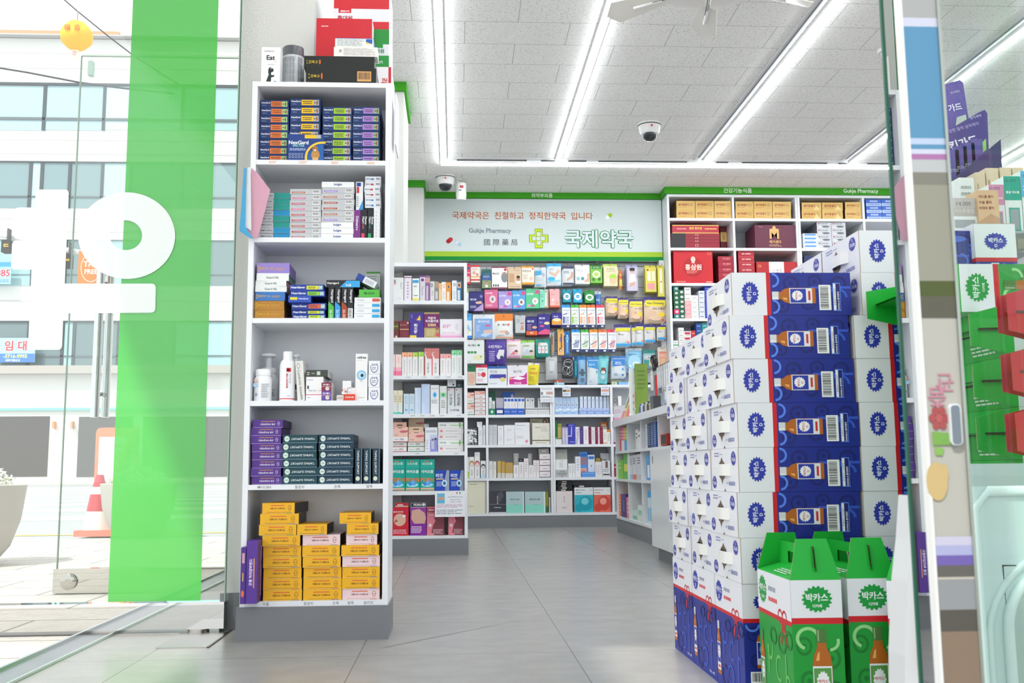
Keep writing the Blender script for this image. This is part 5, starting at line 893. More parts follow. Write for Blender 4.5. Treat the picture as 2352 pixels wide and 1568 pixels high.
# third row
P('S1', 38, 655, 120, 945, 'e6eef6', '4aa6e4', .3, [('r', 0, 0, 1, .14, '2f8ad8'), ('p', [(.1, .4), (.5, .8), (.9, .4)], '8cc6ee'), ('e', .4, .35, .2, .14, 'f0e8b8')], 'tall blue and white pouch against the second unit, third row', 3, t=.02, shape='box')
P('S1', 130, 668, 387, 955, 'e4e8ee', 'e8ecf2', .06, [('r', .05, .02, .95, .9, '7fa6dc'), T(.5, .76, .12, 'f4f8fc', '메디칸거즈', 0, .6, .02), ('r', .6, .54, .85, .62, 'd84a8a'), ('p', [(.3, .12), (.65, .3), (.9, .2), (.6, .05)], 'bcd4ee')] + hand(.68, .3, 'e0b8a0', 1.1) + [('l', .1, .3, .3, .6, 4, 'c4d8f2')], 'large white-framed blue gauze pouch with a hand', 2, t=.02)
P('S1', 384, 660, 599, 952, 'eef0ee', 'ee8422', .28, [T(.38, .78, .15, '4a4a4e', '호ㆍ케어', 0, .55, .03), ('r', .72, .72, .84, .86, 'e06a3a'), ('r', 0, 0, 1, .04, 'ee8422')] + hand(.45, .36, 'e9bfa4', 1.2) + [('e', .7, .28, .12, .1, '3a8ac8'), ('e', .7, .28, .09, .07, 'f0a890'), ('l', .1, .1, .5, .18, 2, '9a9a9e')], 'white care pouch with broad orange header', 2, t=.02)
P('S1', 622, 678, 740, 886, 'c2c6c8', 'd0d4d6', .08, [('r', .5, .55, .85, .6, 'c85a3a'), ('p', [(.5, .15), (.85, .2), (.75, .5), (.6, .4)], 'c98a70'), ('l', .1, .6, .5, .85, 3, '9aa0a4')], 'silver grey box with a red thumb picture', 3, t=.03, shape='box')
P('S1', 748, 692, 880, 912, '312c7c', '2a256a', .1, [T(.4, .8, .14, 'f0f0f6', '메디큐', 0, .7, .03), ('e', .75, .45, .22, .08, 'd9a888'), ('r', 0, 0, 1, .24, 'd8622c'), T(.5, .12, .1, 'fff2e6', '방수', 0, .5, .03), ('l', .1, .3, .5, .65, 4, 'b08a90')], 'navy and orange plaster box', 3, t=.03, shape='box')
P('S1', 884, 664, 1024, 905, '3c3190', '342a80', .1, [T(.35, .86, .12, 'f0f0f6', '메디큐', 0, .5, .03), ('e', .75, .6, .24, .08, 'f0dc9a'), ('p', [(0, 0), (1, 0), (1, .25), (.6, .3), (.35, .22), (0, .1)], 'd8507c'), ('e', .35, .45, .2, .06, 'd8507c'), ('l', .1, .6, .4, .7, 2, 'a8a0dc')], 'violet plaster box with pink waves', 3, t=.03, shape='box')
P('S1', 1042, 648, 1164, 800, '3a3096', '342a84', .12, [('r', .02, .05, .98, .5, 'e0a040'), ('e', .5, .48, .4, .14, 'f2e2b0'), T(.4, .75, .14, 'dcd8f0', '메디큐', 0, .5, .03)], 'small violet and gold plaster box', 3, t=.035, shape='box')
# toothbrushes
P('S1', 1038, 872, 1080, 1148, 'b8b4ae', 'dcdcdc', .08, [('r', .3, .1, .6, .9, 'd8884a'), ('r', .15, .5, .4, .95, '3c3a3c')], 'narrow grey and orange toothbrush pack', 1); P('S1', 1114, 838, 1190, 1142, 'e2ac5a', 'e8c04a', .1, [('r', .3, .55, .7, .75, '9a7ac0'), ('r', .5, .05, .68, .9, '5a4432'), ('e', .4, .22, .22, .08, '2a2420'), ('r', 0, 0, 1, .3, 'ecb878'), ('e', .4, .22, .22, .08, '2a2420'), ('e', .42, .2, .14, .05, 'f0d8b8')], 'golden toothbrush pack with a small face', 1, shape='box')
P('S1', 1198, 868, 1257, 1138, '2273bc', '2a82cc', .1, [('r', .35, .1, .65, .95, 'cfe2f2'), ('r', .42, .1, .58, .6, '2a62a8'), ('e', .5, .78, .3, .12, '8ab8e0')], 'blue toothbrush pack beside the blue brush pack', 1, shape='box')
# fourth row
P('S1', 48, 962, 264, 1238, 'e9ecea', 'e6e9e7', .06, [T(.35, .8, .1, '2a2c30', '애니밴드', 0, .55, .03), ('r', .64, .76, .76, .85, '2f8a4c')] + [('r', .1+.17*i, .44, .24+.17*i, .54, '2f8a4c') for i in range(3)] + [('e', .68, .26, .26, .12, 'e6e4b8'), ('p', [(.75, .28), (.88, .38), (.82, .26)], '5aa04a'), ('l', .1, .08, .3, .11, 1, '8a8a8a')], 'white pouch with three green squares', 3, t=.02, shape='box')
P('S1', 288, 958, 520, 1252, '4a2f9c', '3f2788', .1, [T(.42, .8, .16, 'f2f0fa', '스킨가드+', 0, .78, .03), ('p', [(.5, .35), (.58, .2), (.9, .25), (.96, .65), (.66, .66)], 'e2e2e0'), ('e', .8, .28, .1, .09, '2c2c5a'), ('l', .08, .08, .42, .62, 6, 'c4b8ec')], 'large purple dressing pouch with a pale patch', 2, t=.03)
P('S1', 524, 958, 688, 1172, 'f4e6ec', 'eda8c8', .1, [T(.4, .74, .14, 'b8a020', '다래끼밴드', 0, .75, .02), ('p', [(.2, .15), (.7, .5), (.8, .2)], 'e06a8a'), ('e', .7, .3, .14, .12, 'e9c0a0'), ('e', .7, .38, .14, .07, '5a3a24'), ('r', 0, 0, 1, .06, 'e06aa0')], 'pink plaster pouch with a cartoon child', 3, t=.02)
P('S1', 684, 968, 850, 1180, 'dfe4e0', '8fd04a', .12, [T(.4, .8, .12, '8a9a3a', '상처밴드', 0, .7, .02), ('p', [(.1, .3), (.5, .6), (.7, .3)], 'c4d0e0'), ('e', .78, .36, .14, .12, 'e9c4a4'), ('e', .78, .44, .14, .07, '4a3424'), ('r', 0, 0, 1, .12, '6aa83a')], 'green and white plaster pouch with a cartoon child', 3, t=.02)
P('S1', 860, 958, 1030, 1165, '1f9a8e', '18907f', .08, [('p', [(.1, .7), (.2, .9), (.8, .9), (.9, .7)], 'f0f2f0')] + [('r', .12+.27*i, .2, .34+.27*i, .66, 'f2e8ec') for i in range(3)] + [T(.23+.27*i, .42, .16, 'd8406a', 'R', 0, .1, .03) for i in range(3)] + [('e', .2, .82, .1, .07, 'e8a080')], 'teal eye mask pouch with three white panels', 3, t=.025)
# fifth row
P('S1', 50, 1256, 163, 1488, 'd9c4b4', '1f6a44', .34, [('e', .6, .45, .3, .4, 'dcb09a'), ('r', 0, 0, .3, 1, 'c8b8a8')], 'dark green headed pack with a face profile, bottom row', 2, t=.015, shape='box')
P('S1', 167, 1252, 302, 1468, 'eeeef0', 'c8284a', .16, [T(.4, .86, .1, '6a6a70', '듀오덤', 0, .5, .01), T(.3, .55, .3, 'd8304c', 'D', 0, .25, .06), ('e', .65, .55, .2, .16, 'd8304c'), ('l', .1, .1, .6, .3, 2, 'e0a0b0')], 'white pack with red header and red letter', 2, t=.012, shape='box')
P('S1', 305, 1268, 527, 1492, 'e2e6ec', '2a5fa8', .14, [T(.3, .82, .14, '4a4c54', '듀오덤', 0, .4, .01), ('r', .12, .42, .95, .66, '3c3c9a'), T(.16, .5, .22, '2a6ad0', 'D', 0, .14, .06), ('e', .78, .34, .15, .14, 'e0cc8a'), ('l', .1, .06, .5, .14, 1, '9a9aa0')], 'white and indigo dressing pack with blue header', 2, t=.014, shape='box')
P('S1', 534, 1258, 772, 1492, 'ece8ee', 'e6e2e8', .06, [T(.5, .72, .12, '6a6a74', 'BOTIS', 0, .5, .02), ('p', [(.08, .05), (.95, .05), (.95, .7), (.8, .5), (.08, .42)], 'c22a88'), ('p', [(.2, .35), (.6, .28), (.9, .38), (.5, .48)], 'f2f0f2'), ('e', .15, .36, .08, .05, 'f0a070'), T(.5, .12, .1, 'f8e6f2', '부드러운', 0, .8, .03)], 'white and magenta pouch standing on the ledge', 2, t=.014, shape='box')
P('S1', 775, 1232, 912, 1484, 'f0e02e', 'f2f2ee', .08, [T(.4, .8, .1, '5a4a20', '스펀지', 0, .5, .02), T(.5, .56, .15, 'd8622a', '마데카', 0, .8, .04), ('l', .1, .15, .6, .4, 3, 'b09a2a')], 'tilted bright yellow pouch', 2, t=.03, ry=math.radians(5))
P('S1', 978, 1156, 1114, 1422, 'c9cccf', 'b8bcbf', .06, [('p', [(.3, .4), (.7, .4), (.75, .85), (.3, .85)], 'dadcdf'), ('l', .15, .9, .9, .95, 1, '8a8e92'), T(.45, .3, .05, '55585c', 'WRIST', 0, .6, .02)], 'grey clear pack between the teal pouch and the black one', 2, t=.03)
P('S2', 2, 1152, 133, 1402, '26262b', '2f48b0', .07, [('ring', .55, .72, .4, .2, 'd8d8dc', .08), ('ring', .35, .35, .35, .22, 'd8d8dc', .06), ('ring', .7, .3, .3, .2, 'd8d8dc', .06), ('ring', .5, .5, .45, .3, 'd8d8dc', .04), T(.55, .78, .08, 'f0f0f2', 'COLOR MATE', 0, .5, .02), ('e', .55, .5, .05, .03, 'f0f0f2')], 'black pack with white circles and blue header', 2, t=.02, shape='box')
P('S2', 140, 1160, 184, 1400, '1c8a9c', '1a6ab0', .2, [('r', .2, .1, .8, .7, '2a9ab0')], 'narrow deep blue pack behind the splint pack', 1); P('S2', 184, 1148, 284, 1478, '8ab4d8', '2f86d0', .14, [('r', .3, .3, .7, .62, '4a5a68'), ('r', .1, .4, .9, .5, '4a5a68'), ('r', .25, .05, .8, .22, '5a7088')], 'blue splint pack with a dark cross shape', 2, t=.03)
P('S2', 290, 1158, 430, 1480, 'e6ebf0', '3a98dc', .12, [('p', [(0, .72), (1, .62), (1, 1), (0, 1)], '3a98dc'), T(.4, .82, .07, 'f2f8fc', '멸균거즈', 0, .6, .02), ('e', .85, .5, .08, .04, '3a98dc'), ('l', .1, .04, .4, .1, 2, '7a8ac0')], 'white gauze pack with slanted blue top', 2, t=.03)
P('S2', 432, 1148, 556, 1470, '7fd6dc', '5ac8d0', .08, [('e', .5, .45, .34, .12, '2a2a2e'), ('e', .5, .43, .25, .08, 'f2f2f2'), ('p', [(.2, .5), (.8, .5), (.7, .62), (.3, .62)], '7a2f38'), ('e', .4, .47, .05, .02, '2a2a2e'), ('e', .6, .47, .05, .02, '2a2a2e'), ('p', [(.45, .45), (.55, .45), (.5, .41)], 'f0a040'), ('e', .5, .2, .22, .09, 'c9dce0')], 'tilted turquoise pack with a bird in a maroon hat', 2, t=.03, ry=math.radians(5))
P('S2', 574, 1152, 748, 1412, 'dfe6ec', '2f82d2', .1, [('p', [(0, .6), (1, .66), (1, 1), (0, 1)], '2f82d2'), T(.45, .82, .08, 'f2f8fc', '멸균위생', 0, .6, .02), T(.45, .73, .08, 'f2f8fc', '거즈드레싱', 0, .7, .02), ('e', .8, .45, .07, .06, '3a8ad0'), ('e', .8, .14, .08, .06, '2a72c0'), ('l', .1, .1, .4, .25, 2, '6a8ab8')], 'white and blue gauze pouch beside the light blue mask pouch', 3, t=.02)
P('S2', 742, 1058, 934, 1342, '8cc8ec', 'dfe9f0', .1, [T(.35, .82, .12, '2a3a6a', '크리넥스', 0, .6, .02), ('e', .5, .42, .45, .4, 'a9dcf4'), ('e', .62, .35, .26, .14, 'e2f2fa'), ('r', 0, 0, 1, .14, '2a3ab0'), ('e', .2, .26, .08, .05, 'f2f8fc')], 'light blue mask pouch with deep blue foot', 2, t=.03)
P('S2', 942, 1078, 1088, 1290, 'a8c4cc', '16928c', .2, [('r', .05, .6, .95, .82, 'f2f4f4'), T(.5, .7, .16, '2a2c34', '休足時間', 0, .8, .02), ('e', .7, .3, .3, .24, 'd8b8a0'), ('p', [(0, 0), (.4, 0), (.5, .5), (0, .55)], '16928c')], 'teal foot sheet pouch with a white name bar', 2, t=.02)
P('S2', 1112, 1048, 1224, 1275, 'e8dccc', 'e6ded2', .16, [('r', .12, .02, .92, .9, 'e8a084'), ('r', .3, .05, .75, .5, 'e0c090'), ('r', .15, .86, .92, .9, 'd8452a'), ('l', .2, .6, .85, .75, 2, 'f4dccc')], 'peach and white card pack at the end of the lower rows', 3, t=.02, shape='box')
for x, z, k in ((1.66, 1.93, 0), (1.2, 1.62, 1), (.45, 1.62, 2)): hook(x, z, 8.96, ('empty steel peg hook above the light blue mask pouch', 'empty steel peg hook between the lower rows', 'empty steel peg hook under the gauze pouch')[k])
# ------------------------------------------------------------ low wall unit under the pegs
BZ = [1.001, .733, .439, .128]
shelving('shelf_unit', 'long low white shelf unit with grey plinth below the peg wall', .088, 1.93, 8.95, .3, 1.268, BZ, th=.024, pt=.022, kick=.1, dividers=(.289, .868, .888, 1.416))
def shelf_card(x0, x1, y0, y1, spec, label):
    a, b = at(px(x0), py(y1), Y=8.935), at(px(x1), py(y0), Y=8.935); m = M('card'); m.box(a.x, b.x, 8.935, 8.937, a.z, b.z, 'eceef2'); front(m, a.x, b.x, 8.935, a.z, b.z, spec); tag(link('price_card', m.mesh('price_card')), label, 'price card')
X.kind = 'skincare_carton'
ctx('L', 8.95, BZ[0], .12, ', low unit first row', .015)
shelf_card(812, 944, 28, 196, [('l', .1, .75, .9, .9, 2, '9a9ca4'), T(.13, .55, .2, '4a4c54', '8', 0, .2, .03), ('r', .45, .48, .95, .66, 'c8a898'), ('l', .05, .28, .95, .4, 2, '44464c'), ('l', .1, .05, .9, .2, 2, 'b8bcc8')], 'white price card with number 8 hanging from the ledge')
shelf_card(1040, 1122, 28, 134, [('r', .05, .42, .95, .66, 'b8b0a0'), ('r', .05, .44, .45, .64, '4a5a3a'), ('r', .5, .44, .9, .64, 'c88a60'), ('l', .1, .08, .9, .35, 3, '5a8ad0'), ('l', .1, .75, .9, .92, 2, '5a8ad0')], 'blue-printed picture card nearer the number 8 card')
shelf_card(1436, 1518, 28, 126, [('r', .05, .4, .95, .66, 'd8a090'), ('l', .1, .08, .9, .32, 3, '5a8ad0'), ('l', .1, .75, .9, .92, 2, '4a7ac0')], 'blue-printed picture card above the blue-edged cartons')
stack(48, 130, 94, 4, ['c0a090', 'e9e4de', 'eebfb0', 'e9e9e6'], [lipc, lip('3a8a5a'), lipc, lip('3a8a5a')], ['brown lip picture carton', 'green-lined white carton', 'peach lip picture carton', 'green-lined white carton'], 'first lip balm pile, ledge row', jit=.001)
stack(136, 256, 80, 6, ['eebfb0'] + ['f0eeec']*5, [lipc] + [lip('c03a52')]*5, ['peach lip picture carton'] + ['red-lined white lip carton']*5, 'second lip balm pile, ledge row', jit=.001)
cb(278, 347, 84, '1c6048', [('l', .1, .5, .9, .7, 1, '9ac0b0')], 'dark green header card', d=.02, off=.12); cb(278, 347, 262, '1f7a58', [('e', .5, .5, .2, .25, 'cfe6dc')], 'dark green counter tray', d=.03); cb(282, 310, 146, 'eef0ee', [('l', .3, .3, .7, .8, 3, '9aa09c')], 'white tube carton in the green tray', off=.05, d=.05); cb(316, 345, 184, 'e6e8e6', [('l', .2, .5, .8, .8, 2, '9aa09c')], 'short white tube carton in the green tray', off=.05, d=.05)
cb(355, 430, 150, 'b4b0bf', [], 'grey violet carton', off=.05, d=.06); cb(358, 430, 256, '2c3f86', [('r', .08, .25, .92, .7, 'eef0f4')], 'navy tray with white label', d=.03)
cb(418, 548, 90, '2a5cb4', [T(.4, .7, .1, 'cfe0f6', 'BEPANTEN', 0, .6, .02), ('e', .8, .8, .12, .12, 'b0b4bc')], 'blue header card with silver disc', d=.02, off=.12)
for i, x in enumerate((436, 472, 505, 541, 579, 614)):
    cb(x, x+34, 148, 'f2f2f4', [('r', .1, .78, .9, .93, '2f62c0'), ('r', .4, .4, .6, .76, 'f0d8b8'), ('l', .2, .5, .35, .75, 3, '9aa')], f'white ointment carton with blue square, {NTH[i]} of six', off=.05, d=.06)
for i, (x0, x1) in enumerate(((436, 503), (505, 576), (578, 646))): cb(x0, x1, 260, '3a66c4', [T(.5, .5, .18, 'dfe8f8', 'Bepanten', 0, .7, .02)], f'blue ointment tray, {NTH[i]} of three', d=.03)
for i, (x0, x1) in enumerate(((660, 705), (708, 750), (786, 830), (833, 870), (872, 908))): cb(x0, x1, 152, 'dcdfe0', [('r', .3, .8, .7, .92, '7a8084'), ('l', .4, .3, .6, .75, 4, 'a8b0ac')], f'pale grey ointment carton, {NTH[i]} of five', off=.05, d=.06)
for i, (x0, x1) in enumerate(((658, 783), (785, 909))): cb(x0, x1, 250, 'e2e4e4', [('r', 0, .72, 1, .84, '6a6c70'), ('l', .05, .1, .95, .55, 3, 'b8bcbc')], f'pale grey tray with dark line, {NTH[i]} of two', d=.03)
for i in range(6): cb(958+40.5*i, 997+40.5*i, 145, 'cfdcee', [('r', 0, 0, .3, 1, 'a8c4e6'), ('r', 0, .75, 1, 1, 'bcd2ec'), ('l', .5, .5, .7, .7, 2, '7a8aa8'), ('e', .6, .55, .12, .05, '5a6a80')], f'pale blue cream carton, {NTH[i]} of six', off=.05, d=.06)
for i in range(3): cb(958+80.5*i, 1037+80.5*i, 248, 'a8c8ec', [('e', .3, .6, .3, .2, 'd6e6f6'), ('e', .75, .7, .3, .16, 'e6f0fa'), ('l', .1, .1, .8, .3, 1, '5a8ac8')], f'pale blue tray with water pattern, {NTH[i]} of three', d=.03)
for i in range(8): cb(1212+40*i, 1249+40*i, 136, 'e9edf2', [('r', 0, 0, .18, 1, '2f7ac0'), ('ring', .6, .78, .2, .06, '6a7a90', .3), ('l', .45, .15, .75, .7, 8, 'a8b0c0'), ('r', .2, .0, .3, 1, 'c8d8ea')], f'blue-edged white carton, {NTH[i]} of eight', off=.05, d=.06)
for i in range(4): cb(1210+81*i, 1289+81*i, 254, '8ba4dc', [('p', [(0, .5), (.5, .7), (1, .5), (1, 1), (0, 1)], 'b4c4e8'), T(.5, .25, .2, 'f0f4fc', '더마 펜', 0, .6, .02)], f'periwinkle counter tray, {NTH[i]} of four', d=.03)
cb(1556, 1605, 140, '8a8a8c', [('ring', .5, .8, .35, .12, '2a2a2c', .2), ('ring', .5, .4, .3, .16, 'e8e8e8', .2), ('e', .5, .2, .3, .1, '3a3a3c')], 'black and white patterned carton near the side counter'); cb(1610, 1645, 132, 'eef0f0', [], 'plain white carton near the side counter')
ctx('L', 8.95, BZ[1], .14, ', low unit second row', .015)
# bag of round-tipped sticks
t = thing('swab_bag', 'clear bag of white round-tipped sticks in the second row under the peg wall', 'bag of swabs', (at(px(110), py(600), Y=8.99).x, 8.99, BZ[1]))
wb = (170-52)/4.481/FPX*8.97*.86; b = M('gloss'); b.box(-wb/2, wb/2, 0, .08, 0, .155, '3c3e44'); part('tray', b, t)
b = M('matte'); rnd = random.Random(4)
for i in range(46):
    x, z = rnd.uniform(-wb*.42, wb*.42), rnd.uniform(.02, .14); r_ = .011; b.lathe([(r_*.5, -r_*.85), (r_, 0), (r_*.5, r_*.85)], 'eceeee', 8, (x, -.006-rnd.uniform(0, .008), z)); b.tube([(x, -.004, z), (x+rnd.uniform(-.05, .02), -.001, max(.005, z-rnd.uniform(.02, .05)))], .0015, 'dfe0e0', 4)
o = part('cotton_tips', b, t); o['kind'] = 'stuff'
for x0, x1, y0, y1, n in ((172, 218, 450, None, 'white carton beside the bag of swabs'), (160, 212, 398, 'on', 'white cube carton on top of it'), (221, 256, 432, None, 'narrow white carton at the divider')): cb(x0, x1, y0, 'e9ebee', [('l', .3, .5, .7, .8, 3, 'b8bcc4'), ('r', 0, .3, 1, .31, 'c8ccd0')], n, y1=y1)
for i, (x0, x1) in enumerate(((281, 322), (324, 366))): cb(x0, x1, 428, 'cfd2d6', [('l', .2, .5, .8, .9, 4, 'b0b4ba'), ('r', .45, 0, .55, 1, 'c0c4ca')], f'silver grey carton, {NTH[i]} of two')
F_ = [('l', .25, .4, .75, .6, 3, 'c0c2c8')]
cb(373, 434, 436, 'eeeef1', [('r', .3, .2, .7, .45, 'e2e2e6'), ('l', .3, .8, .7, .9, 1, 'b8bac0')], 'tall plain white carton beside the silver ones'); cb(438, 549, 532, 'efeff2', F_, 'lower wide white carton'); cb(438, 549, 430, 'eeeef2', F_, 'upper wide white carton', y1='on')
cb(552, 703, 503, 'f1f1f4', [('e', .78, .26, .1, .13, 'ef9aae'), ('l', .1, .5, .6, .7, 2, 'c0c2c8')], 'white carton with pink dot'); cb(550, 701, 404, 'efeff3', [('l', .1, .6, .7, .8, 1, 'c0c2c8'), ('l', .1, .3, .6, .4, 1, 'c0c2c8')], 'plain white carton on the pink dot one', y1='on')
cb(706, 894, 362, 'cdc7b0', [T(.25, .88, .06, '5a5244', 'Twin ill', 0, .35, .02), ('ring', .8, .88, .12, .1, '4a3c30', .4), ('e', .8, .86, .07, .07, 'd9b8a0')], 'beige bag with a ring picture, behind', off=.1); cb(727, 911, 410, 'e6e2d6', [T(.3, .8, .06, '6a5a44', 'Twin ill', 0, .3, .02), ('r', 0, .17, 1, .21, '5c4c38'), ('ring', .5, .22, .2, .16, 'd8c890', .06, 0, 180), ('l', .5, .6, .9, .85, 4, 'c0b8a8'), ('l', .2, .05, .9, .1, 1, 'a89a80')], 'cream carton with brown stripe', off=.02, d=.06)
cb(957, 986, 388, '2a6a3c', [('r', 0, 0, 1, .02, 'e0e0e0')], 'dark green carton', y1=565, off=.03, d=.06); cb(989, 1031, 415, 'b8a860', [('r', 0, .75, 1, 1, '8a9a3a')], 'olive gold carton', y1=565, off=.03, d=.06); cb(957, 1033, 565, 'e2e6e4', [('r', 0, .85, 1, 1, '3a7a50')], 'white tray carrying the green cartons', d=.08)
for i, (x0, x1) in enumerate(((1036, 1064), (1066, 1094))): cb(x0, x1, 446, 'c9c0dc', [('l', .3, .2, .7, .85, 7, 'e6e2f0'), ('r', 0, .94, 1, 1, '7a6aa8')], f'lilac carton, {NTH[i]} of two')
cb(1096, 1170, 418, '3c3fb0', [('l', .2, .9, .8, .95, 1, 'c8ccf0'), T(.45, .65, .4, 'e8eaf8', 'NoScarna', 90, .25, .02), ('r', 0, .38, .5, .42, 'f0f0f6'), T(.6, .12, .06, 'dfe2f8', 'NoScarna', 0, .7, .02)], 'blue scar gel display carton'); cb(1172, 1215, 450, 'e8e6ee', [('p', [(0, 0), (.4, 0), (1, .9), (.8, 1)], 'b8b4d0'), ('l', .2, .5, .6, .9, 3, '9a98b0')], 'white carton leaning beside the blue display')
for x0, x1, c, n in ((1218, 1250, '4f3f86', 'deep violet carton'), (1253, 1306, 'f2e8f0', 'pinkish white carton'), (1311, 1332, '7a2040', 'maroon carton, nearest the pinkish white one'), (1335, 1374, 'e8e0e6', 'pale carton between maroon ones'), (1378, 1400, '7c1f3c', 'middle maroon carton'), (1403, 1420, 'ead8e0', 'thin pale pink carton'), (1423, 1452, '84203e', 'maroon carton, nearest the orange-topped ones')):
    cb(x0, x1, 442 if x0 == 1253 else 450, c, [('l', .3, .2, .7, .8, 5, 'c8b0c0' if c[0] in 'ef' else 'a86a80')], n)
cb(1456, 1494, 475, 'f0ece6', [('r', 0, .05, 1, .1, 'ee8a2a'), ('l', .3, .3, .7, .8, 4, 'b0a8a0')], 'white carton with orange foot line'); cb(1496, 1530, 475, 'f2efe9', [('r', 0, .82, 1, 1, 'ee8a2a'), ('l', .3, .2, .7, .7, 4, 'b0a8a0')], 'white carton with orange top'); cb(1432, 1498, 402, 'c8702c', [('l', .1, .8, .8, .95, 1, 'f0d0a8'), ('r', 0, 0, 1, .8, 'd8d0c8')], 'orange-headed card behind the orange-topped cartons', off=.1, d=.02)
cb(1562, 1590, 480, 'c0b8c4', [('r', 0, 0, 1, .12, '7a2040')], 'greyish carton near the side counter')
ctx('L', 8.95, BZ[2], .12, ', low unit third row', .015)
def cute(c): return [('e', .5, .68, .42, .14, '3a3634'), ('e', .5, .67, .36, .12, c), ('e', .5, .64, .28, .08, 'f6efe6'), ('e', .38, .66, .05, .02, '2a2a2a'), ('e', .62, .66, .05, .02, '2a2a2a'), T(.5, .26, .4, '4a4c50', 'O2TEN', -90, .3)]
cb(54, 77, 760, 'e8ece4', [('r', 0, 0, 1, .3, 'a8d85a')], 'narrow white carton with lime foot'); cb(80, 130, 757, 'f0efec', cute('f0a040'), 'white carton with an orange bird face'); cb(134, 189, 757, 'f2efef', cute('ef6a7a'), 'white carton with a pink bird face'); cb(136, 188, 710, 'e6e6e8', [('l', .2, .4, .8, .6, 1, 'a0a4aa')], 'white carton lying on the pink bird one', y1='on')
cb(198, 256, 797, 'eff2f4', cute('2f3a5a') + [('r', 0, 0, 1, .2, 'bfe2f2')], 'white carton with navy dots and pale blue foot')
for x0, x1, y, c, n in ((283, 322, 802, 'dfe3e4', 'pale grey carton'), (325, 358, 805, 'e6e3d6', 'cream carton with gold edge'), (368, 408, 800, 'cba95a', 'first tall gold carton'), (412, 448, 805, 'c19f4c', 'second tall gold carton'), (451, 530, 815, 'bd9a4e', 'square gold carton')):
    cb(x0, x1, y, c, [('r', 0, 0, 1, .3, 'd8d4c8' if x0 > 360 else c), ('l', .3, .5, .7, .8, 3, 'a8a49a')], n)
SLV = [('l', .35, .3, .65, .85, 5, 'a0a0a4')]
cb(535, 588, 842, 'f0eef0', SLV, 'white carton under the grey one'); cb(537, 588, 722, 'a5a3a2', [T(.5, .5, .5, 'e6e6e6', 'DUO', -90, .3)], 'grey carton standing on the white one', y1='on'); cb(590, 640, 810, 'ece6e8', SLV, 'pale pink carton under the small black one'); cb(584, 637, 774, '2a2a2e', [('l', .3, .4, .7, .6, 1, 'c8c8c8')], 'small black carton', y1='on')
cb(642, 688, 772, 'efe9eb', SLV, 'tallest pale pink carton'); cb(691, 737, 843, 'efe9eb', SLV, 'short pale pink carton below the grey one'); cb(682, 724, 722, '9b9897', [('l', .35, .3, .65, .8, 4, 'd8d8d8')], 'grey carton behind the pale pink ones', y1='on', off=.03, d=.05); cb(738, 767, 792, 'efe9eb', SLV, 'narrow pale pink carton'); cb(769, 799, 792, 'ece6e8', SLV, 'narrow pale pink carton beside the lying stack')
stack(802, 911, 727, 4, 'efe6e8', [('l', .3, .4, .7, .6, 1, '8a868a'), ('r', 0, 0, 1, .1, '2c2a2c')], 'pale pink carton lying flat', 'the lying stack, third row', jit=.001); cb(793, 899, 672, '8f8c8b', [('l', .3, .4, .7, .7, 1, 'dcdcdc')], 'grey carton lying on the pale pink stack', y1='on')
cb(958, 1100, 890, 'b9bcbc', [T(.5, .75, .14, '3a3c3e', 'OF THE', 0, .4, .02), T(.5, .52, .14, '3a3c3e', 'EYEWORKSHOP', 0, .85, .02), T(.5, .32, .12, '3a3c3e', 'COLLECTION', 0, .7, .02), ('e', .5, .12, .08, .06, 'c04a5a')], 'grey tray with black lettering', d=.07); cb(962, 1090, 783, 'eceeec', [('r', .32, .2, .62, .72, 'd8dada'), ('l', .35, .84, .65, .9, 1, '6a6c6e')], 'white box on the lettered tray', y1='on', off=.03, d=.05); cb(960, 1088, 680, 'c2c2ba', [], 'plain grey card behind the white box', y1=786, off=.09, d=.03)
for i, (x0, x1) in enumerate(((1100, 1138), (1140, 1170))): cb(x0, x1, 825, 'eeeff1', SLV, f'short white carton, {NTH[i]} beside the lettered tray')
cb(1172, 1224, 753, 'eef0f3', [('l', .3, .3, .7, .9, 5, 'b4b8c0')], 'tall plain white carton'); cb(1235, 1375, 914, '5a96dc', [('r', 0, .7, 1, .75, 'c8dcf2')], 'sky blue tray', d=.03); cb(1213, 1294, 708, '5a94dc', [('r', .08, .5, .92, .8, '9a7a88'), ('r', .05, .82, .9, .95, '2f6ac0'), ('r', .1, 0, .9, .36, 'e0a898'), ('e', .5, .2, .3, .06, 'cf7a70')], 'blue display card with lip photo', off=.04, d=.04)
cb(1299, 1369, 736, 'e8edf4', [('r', .1, .8, .9, .93, '3a7ad0'), ('e', .5, .5, .1, .04, '7a8aa0'), ('r', .1, .1, .9, .16, '3c4a5a')], 'white and blue tube carton in the sky blue tray', off=.05, d=.04); cb(1300, 1348, 708, '2f62a8', [], 'dark blue card behind the tube carton', off=.1, d=.03)
for i in range(3): cb(1376+23*i, 1398+23*i, 808, 'e9e6e8', [('l', .3, .2, .7, .8, 5, '9a96a0')], f'narrow white carton, {NTH[i]} in the row of three')
cb(1380, 1442, 770, 'b09a48', [], 'gold carton behind the row of three', off=.1, d=.04); cb(1447, 1530, 795, 'dcdde0', [('r', .4, .55, .7, .95, '7a5a5a'), ('r', .1, .1, .9, .18, '4a4c52'), ('l', .1, .3, .8, .5, 2, 'a0a4a8')], 'grey white box with a dark photo'); cb(1430, 1526, 720, 'c4c6c8', [('l', .2, .4, .7, .8, 2, '6a6c70')], 'grey card behind the photo box', off=.1, d=.03)
cb(1560, 1592, 830, 'a03040', [('r', 0, .7, 1, .8, 'e8c8c8')], 'dark red carton near the side counter')
ctx('L', 8.95, BZ[3], .16, ', low unit bottom row', .015)
